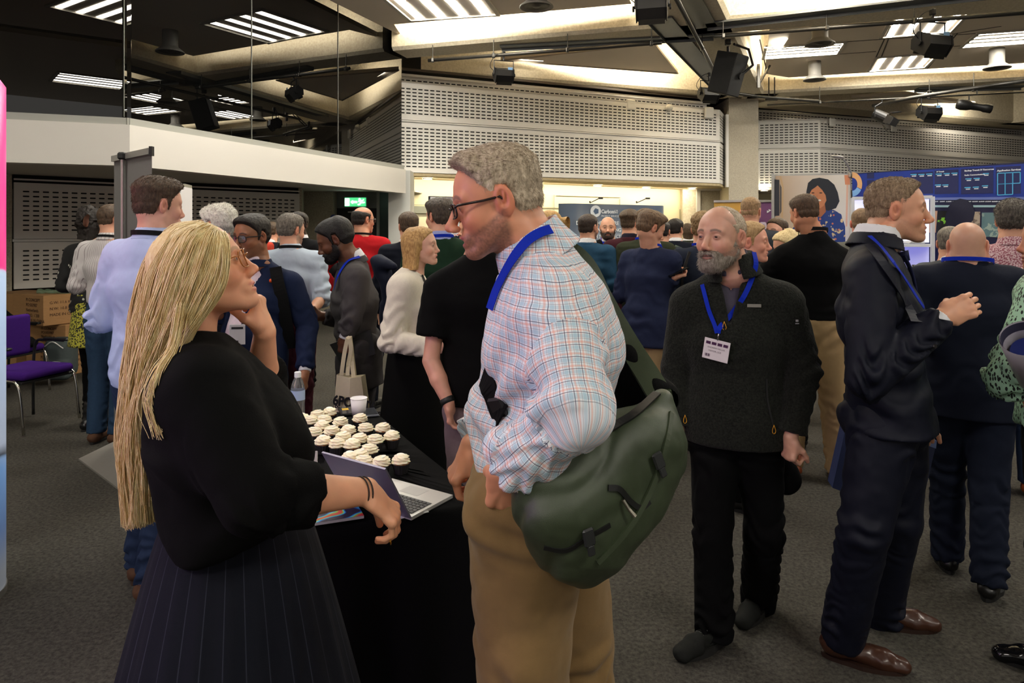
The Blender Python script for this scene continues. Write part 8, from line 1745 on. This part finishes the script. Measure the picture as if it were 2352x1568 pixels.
    mb = MB(); mb.prism([a, b, b+V3(0, 0, 2.25), a+V3(0, 0, 2.25)], -pl.n*.06); mb.build('board', plain('dark navy print', (22, 24, 60), .4), t)
    PX = lambda nm, pts, m, lift=.004: pl.poly(pts, nm, m, t, lift, .0008); WT = plain('print white', (226, 232, 240), .5); CY = plain('print cyan', (80, 176, 226), .5); DB = plain('print dark tile', (18, 28, 84), .5)
    PX('screen_band', [(1958, 400), (2480, 368), (2480, 452), (1958, 455)], n.m, .003); a0 = []
    for k, (c, t0, t1) in enumerate((((226, 174, 120), -.5*PI, .15*PI), ((126, 176, 226), .15*PI, .55*PI), ((190, 224, 170), .55*PI, 1.5*PI))):
        o_ = ovalpx(1958, 423, 23, 28, 14, t0, t1+.1); i_ = ovalpx(1958, 423, 12, 15, 14, t0, t1+.1)[::-1]; pts = [p for p in o_+i_ if p[0] > 1957.5]
        if len(pts) > 3: mb = MB(); [mb.prism([pl.at(*o_[j], .006), pl.at(*o_[j+1], .006), pl.at(*i_[12-j], .006), pl.at(*i_[13-j], .006)], pl.n*.0008) for j in range(13) if min(o_[j][0], o_[j+1][0], i_[12-j][0]) > 1957]; (mb.build('chart_ring', plain('print %d %d %d' % c, c, .4), t) if mb.V else None)
    def rect(nm, x0, y0, x1, y1, m, lift=.006): return PX(nm, [(x0, y0), (x1, y0-.06*(x1-x0)), (x1, y1-.03*(x1-x0)), (x0, y1)], m, lift)
    for x0, y0, x1, y1 in ((1992, 398, 2008, 410), (1992, 414, 2008, 444), (2092, 397, 2144, 446), (2147, 392, 2202, 446), (2208, 388, 2282, 446), (2288, 384, 2345, 446)): rect('screen_frame', x0, y0, x1, y1, DB, .005)
    for x, y in ((2150, 399), (2168, 398), (2186, 397), (2148, 424), (2165, 424), (2218, 410), (2237, 409), (2258, 398), (2216, 430), (2235, 429), (2256, 426), (2092, 400), (2110, 400), (2128, 399)): rect('tile_line', x, y, x+14, y+2.0, CY, .007); rect('tile_text', x+3, y+3.5, x+13, y+5.5, WT, .007)
    for k in range(2):
        for j in range(3): x0, y0 = 2292+j*17.5, 398+k*25-j*.9; mb = MB(); P4 = [pl.at(x0, y0, .007), pl.at(x0+17, y0-.9, .007), pl.at(x0+17, y0+24, .007), pl.at(x0, y0+25, .007)]; [mb.ribbon([P4[i], P4[(i+1) % 4]], np.cross(nrm(P4[(i+1) % 4]-P4[i]), pl.n), .008, .001) for i in range(4)]; (mb.build('window_outline', CY, t) if not (k == 1 and j == 2) else None)
    pl.txt('Backup Transit IV Resources', 2216, 394, .022, WT, t, .0008, .008); pl.txt('Radio Communications', 2216, 404, .019, WT, t, .0005, .008); pl.txt('Application Services', 2291, 394, .024, WT, t, .0008, .008); pl.txt('IP Transit', 2152, 396, .018, WT, t, .0005, .008)
    PX('white_strip', [(1958, 455), (2480, 451), (2480, 458), (1958, 460)], plain('print grey blue', (96, 112, 176), .5), .006); PX('pale_line', [(2142, 471), (2480, 471), (2480, 476), (2142, 476)], plain('print pale green', (150, 184, 190), .5), .006)
    for x in range(2144, 2352, 15): pl.txt('%02d:%02d:00' % ((x//15) % 12+1, (x*7) % 6*10), x, 464, .014, WT, t, .0004, .008)
    def noise_print(nm, c1, c2, sc_, th): n = N(nm); v = n.coord(); n.base(n.mix(n.math('GREATER_THAN', n.noise(v, sc_, 3), th), S(c1), S(c2))); n.p(Roughness=.4); return n.m
    PX('map_screen', [(2156, 484), (2206, 484), (2204, 536), (2152, 536)], noise_print('radar print', (18, 20, 20), (130, 200, 60), 16, .60), .006); PX('photo_screen', [(2134, 484), (2154, 484), (2150, 534), (2132, 534)], plain('print sand', (190, 150, 120), .5), .006)
    PX('plan_screen', [(2208, 486), (2252, 486), (2251, 540), (2208, 540)], noise_print('plan print', (170, 156, 140), (120, 106, 96), 30, .52), .006); PX('aerial_screen', [(2256, 488), (2300, 488), (2300, 545), (2254, 543)], noise_print('aerial print', (92, 122, 128), (150, 168, 160), 14, .55), .006)
    sl = [(2176+.0, 520), (2172, 498), (2178, 476), (2190, 462), (2206, 456), (2222, 459), (2235, 470), (2240, 488), (2236, 505), (2226, 517), (2215, 522), (2230, 536), (2236, 560), (2160, 560), (2168, 534), (2184, 528)]; PX('silhouette', sl, plain('print night blue', (18, 20, 48), .5), .009); PX('silhouette_shirt', [(2164, 536), (2182, 524), (2222, 524), (2240, 545), (2242, 560), (2160, 560)], plain('print blue shirt', (26, 44, 120), .5), .010)
    # lit showcase in front of the wall
    a, b = XY(1958, 7.2), XY(2142, 6.9); pl = Pl(a, b); t = empty('display_cabinet', (a+b)/2, 'white framed showcase with lit shelves and two flasks beside the control-room print', 'cabinet'); z_ = lambda px, py: pl.at(px, py)[2]; WF = plain('white cabinet frame', (214, 216, 222), .4); zt = 1.94
    for q in (a, b-pl.x*.0): mb = MB(); mb.box(q+V3(0, 0, zt/2), (.03, .03, zt)); mb.build('post', WF, t)
    for z in (zt, z_(2050, 563)-.0, .06): mb = MB(); mb.prism([a+V3(0, 0, z-.015), b+V3(0, 0, z-.015), b+V3(0, .0, z+.012), a+V3(0, 0, z+.012)], -pl.n*.30); mb.build('shelf', WF, t)
    LB = emit('violet lit back', (130, 130, 235), .38); mb = MB(); p0, p1 = a-pl.n*.28, b-pl.n*.28; mb.prism([p0+V3(0, 0, .8), p1+V3(0, 0, .8), p1+V3(0, 0, 1.46), p0+V3(0, 0, 1.46)], -pl.n*.01); mb.build('lit_back', LB, t); mb = MB(); mb.prism([p0+V3(0, 0, 1.48), p1+V3(0, 0, 1.48), p1+V3(0, 0, 1.93), p0+V3(0, 0, 1.93)], -pl.n*.01); mb.build('lit_back', emit('white lit back', (215, 215, 250), .6), t)
    mb = MB(); mb.prism([p0+V3(0, .02, 0), p1+V3(0, .02, 0), p1+V3(0, .02, .8), p0+V3(0, .02, .8)], pl.n*.25); mb.build('cabinet_base', plain('cabinet navy', (24, 24, 50), .5), t); zs = .8
    for px, lb in ((2099, 'left-hand black steel flask with a silver cap in the showcase'), (2112, 'right-hand black steel flask with a silver cap in the showcase')):
        q = P(px, 660, 6.98); z0 = .82+.0; q = V3(q[0], q[1], 1.03); tt = empty('flask', q, lb, 'bottle', 'flasks in the showcase'); mb = MB(); mb.lathe(q, [(.001, 0), (.034, 0), (.036, .01), (.036, .14), (.028, .17), (.018, .195), (.018, .205)], 20); mb.build('flask_body', plain('black flask', (18, 18, 20), .3, .5), tt, smooth=True); mb = MB(); mb.lathe(q, [(.019, .203), (.020, .205), (.020, .232), (.001, .234)], 18); mb.build('cap', plain('steel', (190, 190, 190), .25, 1.0), tt)
    mb = MB(); mb.prism([a+V3(0, .02, 1.005), b+V3(0, .02, 1.005), b+V3(0, .02, 1.028), a+V3(0, .02, 1.028)], -pl.n*.22); mb.build('shelf', WF, t)
    mb = MB()
    for k in range(4): mb.box(P(2105, 558, 7.02)+V3(0, .05, .006*k), (.16, .12, .005), rotz(.1*k))
    tag(mb.build('leaflets', plain('white paper', (236, 236, 236), .7), None, P(2105, 562, 7.07)), 'small stack of pale leaflets on the upper shelf of the showcase', 'leaflet')
    # draped exhibitor tables
    for (x0, x1, d, dep, top, c, txt, lb, tx, ty, th) in ((1470, 1650, 8.7, .7, .75, (20, 40, 110), 'rTo', 'royal blue draped exhibitor table behind the phone user', 1511, 770, .30), (1290, 1452, 7.0, .6, .74, (18, 26, 60), 'QI', 'navy draped exhibitor table with thin white lettering behind the checked shirt', 1413, 866, .12)):
        a, b = XY(x0, d), XY(x1, d-.1); t = empty('exhibitor_table', (a+b)/2, lb, 'table'); n_ = 60; R = []
        for k in range(2):
            R_ = []
            for i in range(n_+1): q = a+(b-a)*i/n_; R_.append(q+V3(0, (.012*math.sin(i*.8))*(1-k), .01 if k == 0 else top))
            R.append(R_+[R_[-1]+V3(0, dep, 0), R_[0]+V3(0, dep, 0)])
        mb = MB(); mb.loft(R); mb.build('table_drape', cloth('drape %d' % c[0], c, .9), t, smooth=False); pl = Pl(a, b); pl.txt(txt, tx, ty, th, WH, t, .004 if th > .2 else 0, .02)
    mb = MB()
    for k in range(5): mb.box(V3((1525+k*14-CX)*8.9/FPX, 8.9, .755+.004*k), (.15, .2, .008), rotz(.2*k-.3))
    tag(mb.build('leaflets', plain('yellow white paper', (226, 210, 160), .7), None, V3(2.1, 8.9, .752)), 'loose leaflets on the royal blue table', 'leaflet')
def chair(lb, x, y, yaw):
    ch = plain('chrome tube', (200, 196, 188), .12, 1.0); PU = cloth('purple chair cloth', (62, 28, 110), .95, 500, .3, .12); BP = plain('black arm pad', (16, 16, 17), .45)
    t = empty('chair', V3(x, y, 0), lb, 'chair', 'purple upholstered armchairs at the left'); T = (rotz(yaw), V3(x, y, 0)); V, Q = solid([U(rbox((0, 0, .455), (.24, .24, .035), rad=.034), 0)], .01); mk('seat', V@T[0].T+T[1], Q, PU, t)
    V, Q = solid([U(rbox((-.235, 0, .72), (.028, .23, .17), rad=.027), 0)], .01); mk('backrest', V@T[0].T+T[1], Q, PU, t)
    for s in (1, -1):
        mb = MB(T); mb.tube(catmull([(-.22, s*.255, .015), (-.22, s*.255, .30), (-.20, s*.255, .62), (-.10, s*.258, .665), (.10, s*.258, .665)], 5), .012, 8); mb.build('rear_frame', BP, t, smooth=True)
        mb = MB(T); mb.tube(catmull([(.27, s*.255, .015), (.235, s*.255, .30), (.20, s*.255, .405), (.12, s*.255, .425), (-.2, s*.255, .425)], 5), .012, 8); mb.build('leg', ch, t, smooth=True); mb = MB(T); mb.box((.02, s*.262, .675), (.26, .045, .022), bev=.009); mb.build('arm_pad', BP, t)
    mb = MB(T); mb.box((0, 0, .405), (.44, .47, .02), bev=.004); mb.build('under_frame', BP, t); return t
def left_things():
    q = XY(72, 5.75); chair('nearer purple chair with chrome front legs at the left, beside the display tower', q[0]-.02, 5.72, -.25); q = XY(62, 7.0); chair('further purple chair, piled with a black coat, by the cardboard boxes', q[0]-.05, 6.75, -.2)
    V, Q = solid([U(ell((q[0]-.18, 6.75, .66), (.20, .22, .20)), 0), U(ell((q[0]-.25, 6.72, .86), (.12, .24, .18)), .08), U(ell((q[0]+.05, 6.7, .52), (.22, .22, .06)), .05)], .014); V = V+normals(V, Q)*(vnoise(V*12)*.02)[:, None]; tag(mk('coat', V, Q, cloth('black coat cloth', (12, 12, 13), .9), loc=(q[0]-.1, 6.75, .49)), 'black coat heaped on the further purple chair', 'coat')
    c = XY(140, 7.35); g = cloth('grey rucksack cloth', (70, 78, 78), .75, 300, .4); t = empty('rucksack', c, 'grey and black rucksack on the floor beneath the chair by the boxes', 'bag'); V, Q = solid([U(rbox(c+V3(0, 0, .26), (.15, .13, .22), rad=.11), 0), U(rbox(c+V3(.04, -.10, .15), (.12, .06, .10), rad=.05), .02)], .012); mk('bag_body', V, Q, g, t)
    mb = MB(); mb.tube(catmull([c+V3(-.09, -.12, .40), c+V3(0, -.135, .45), c+V3(.10, -.12, .38)], 5), .006, 6); mb.tube(catmull([c+V3(-.08, -.15, .22), c+V3(.04, -.17, .25), c+V3(.15, -.12, .22)], 5), .005, 6); mb.build('piping', plain('reflective piping', (190, 190, 186), .3), t)
    CB = N('brown cardboard'); v = CB.coord(); CB.base(CB.mix(CB.noise(CB.scale(v, (3, 3, 40)), 4, 3), S((150, 112, 70)), S((176, 134, 88)))); CB.p(Roughness=.85); INK = plain('brown ink', (70, 46, 30), .8)
    B = [(150, 8.0, .0, .62, .50, .29, -.45, 'bottom box of the cardboard stack'), (147, 7.98, .295, .64, .50, .27, -.30, 'middle box of the cardboard stack'), (121, 7.9, .57, .62, .52, .33, -.5, 'open cardboard box on top of the stack with plastic wrap'), (48, 8.2, .0, .5, .5, .88, -.3, 'tall cardboard box behind the chairs, left of the stack')]
    for px, d, z0, w, dp, h, ya, lb in B:
        c = XY(px, d)+V3(0, .0, z0); t = empty('cardboard_box', c, lb, 'box', 'cardboard boxes by the shutter'); T = (rotz(ya), c); mb = MB(T); mb.box((0, 0, h/2), (w, dp, h), bev=.004); mb.build('carton', CB.m, t); mb = MB(T); mb.box((0, -dp/2-.001, h/2), (w, .001, .05)) if 'tall' in lb else mb.box((0, 0, h+.001), (w, .055, .001)); mb.build('tape', plain('parcel tape', (168, 130, 84), .3), t)
        x = T[0][:, 0]; yv = T[0][:, 1]
        if 'tall' not in lb:
            for k, s_ in enumerate(('PI CONCEPT', 'PO:503987', 'Netherlands', 'C/NO.  / 200', 'MADE IN CHINA')): text(s_, h*.15, c+T[0]@V3(-w*.05, -dp/2-.003, h*(.78-.17*k)), x, (0, 0, 1), INK, t, ext=.0004)
            for k, s_ in enumerate(('G.W: 11.6 KGS', 'N.W: 10.8 KGS', 'MADE IN CHINA')): text(s_, h*.13, c+T[0]@V3(w/2+.003, -dp*.38, h*(.7-.2*k)), yv, (0, 0, 1), INK, t, ext=.0004)
    V, Q = solid([U(caps(XY(90, 7.8)+V3(0, 0, .915), XY(160, 7.8)+V3(0, 0, .92), .03, .025), 0), U(caps(XY(145, 7.8)+V3(0, 0, .95), XY(170, 7.8)+V3(0, 0, 1.0), .05, .07), .03)], .010); V = V+normals(V, Q)*(vnoise(V*25)*.02)[:, None]; G = N('green plastic wrap'); G.base(S((120, 150, 122))); G.p(Roughness=.2, Alpha=.55); tag(mk('plastic_wrap', V, Q, G.m, loc=XY(120, 7.8)+V3(0, 0, .903)), 'crumpled green and clear plastic wrap on the top cardboard box', 'wrap')
R = room(); ceiling_things(R); lights(R); camera()
plain('gold', (220, 160, 60), .2, 1.0); plain('badge card', (232, 224, 226), .3)
table(); cupcakes(); table_things(); stands(); left_things()
fleece_man(); suit_man(); checked_man(); sling_bag(); blonde_woman()
C = build_crowd(); held_things(C)
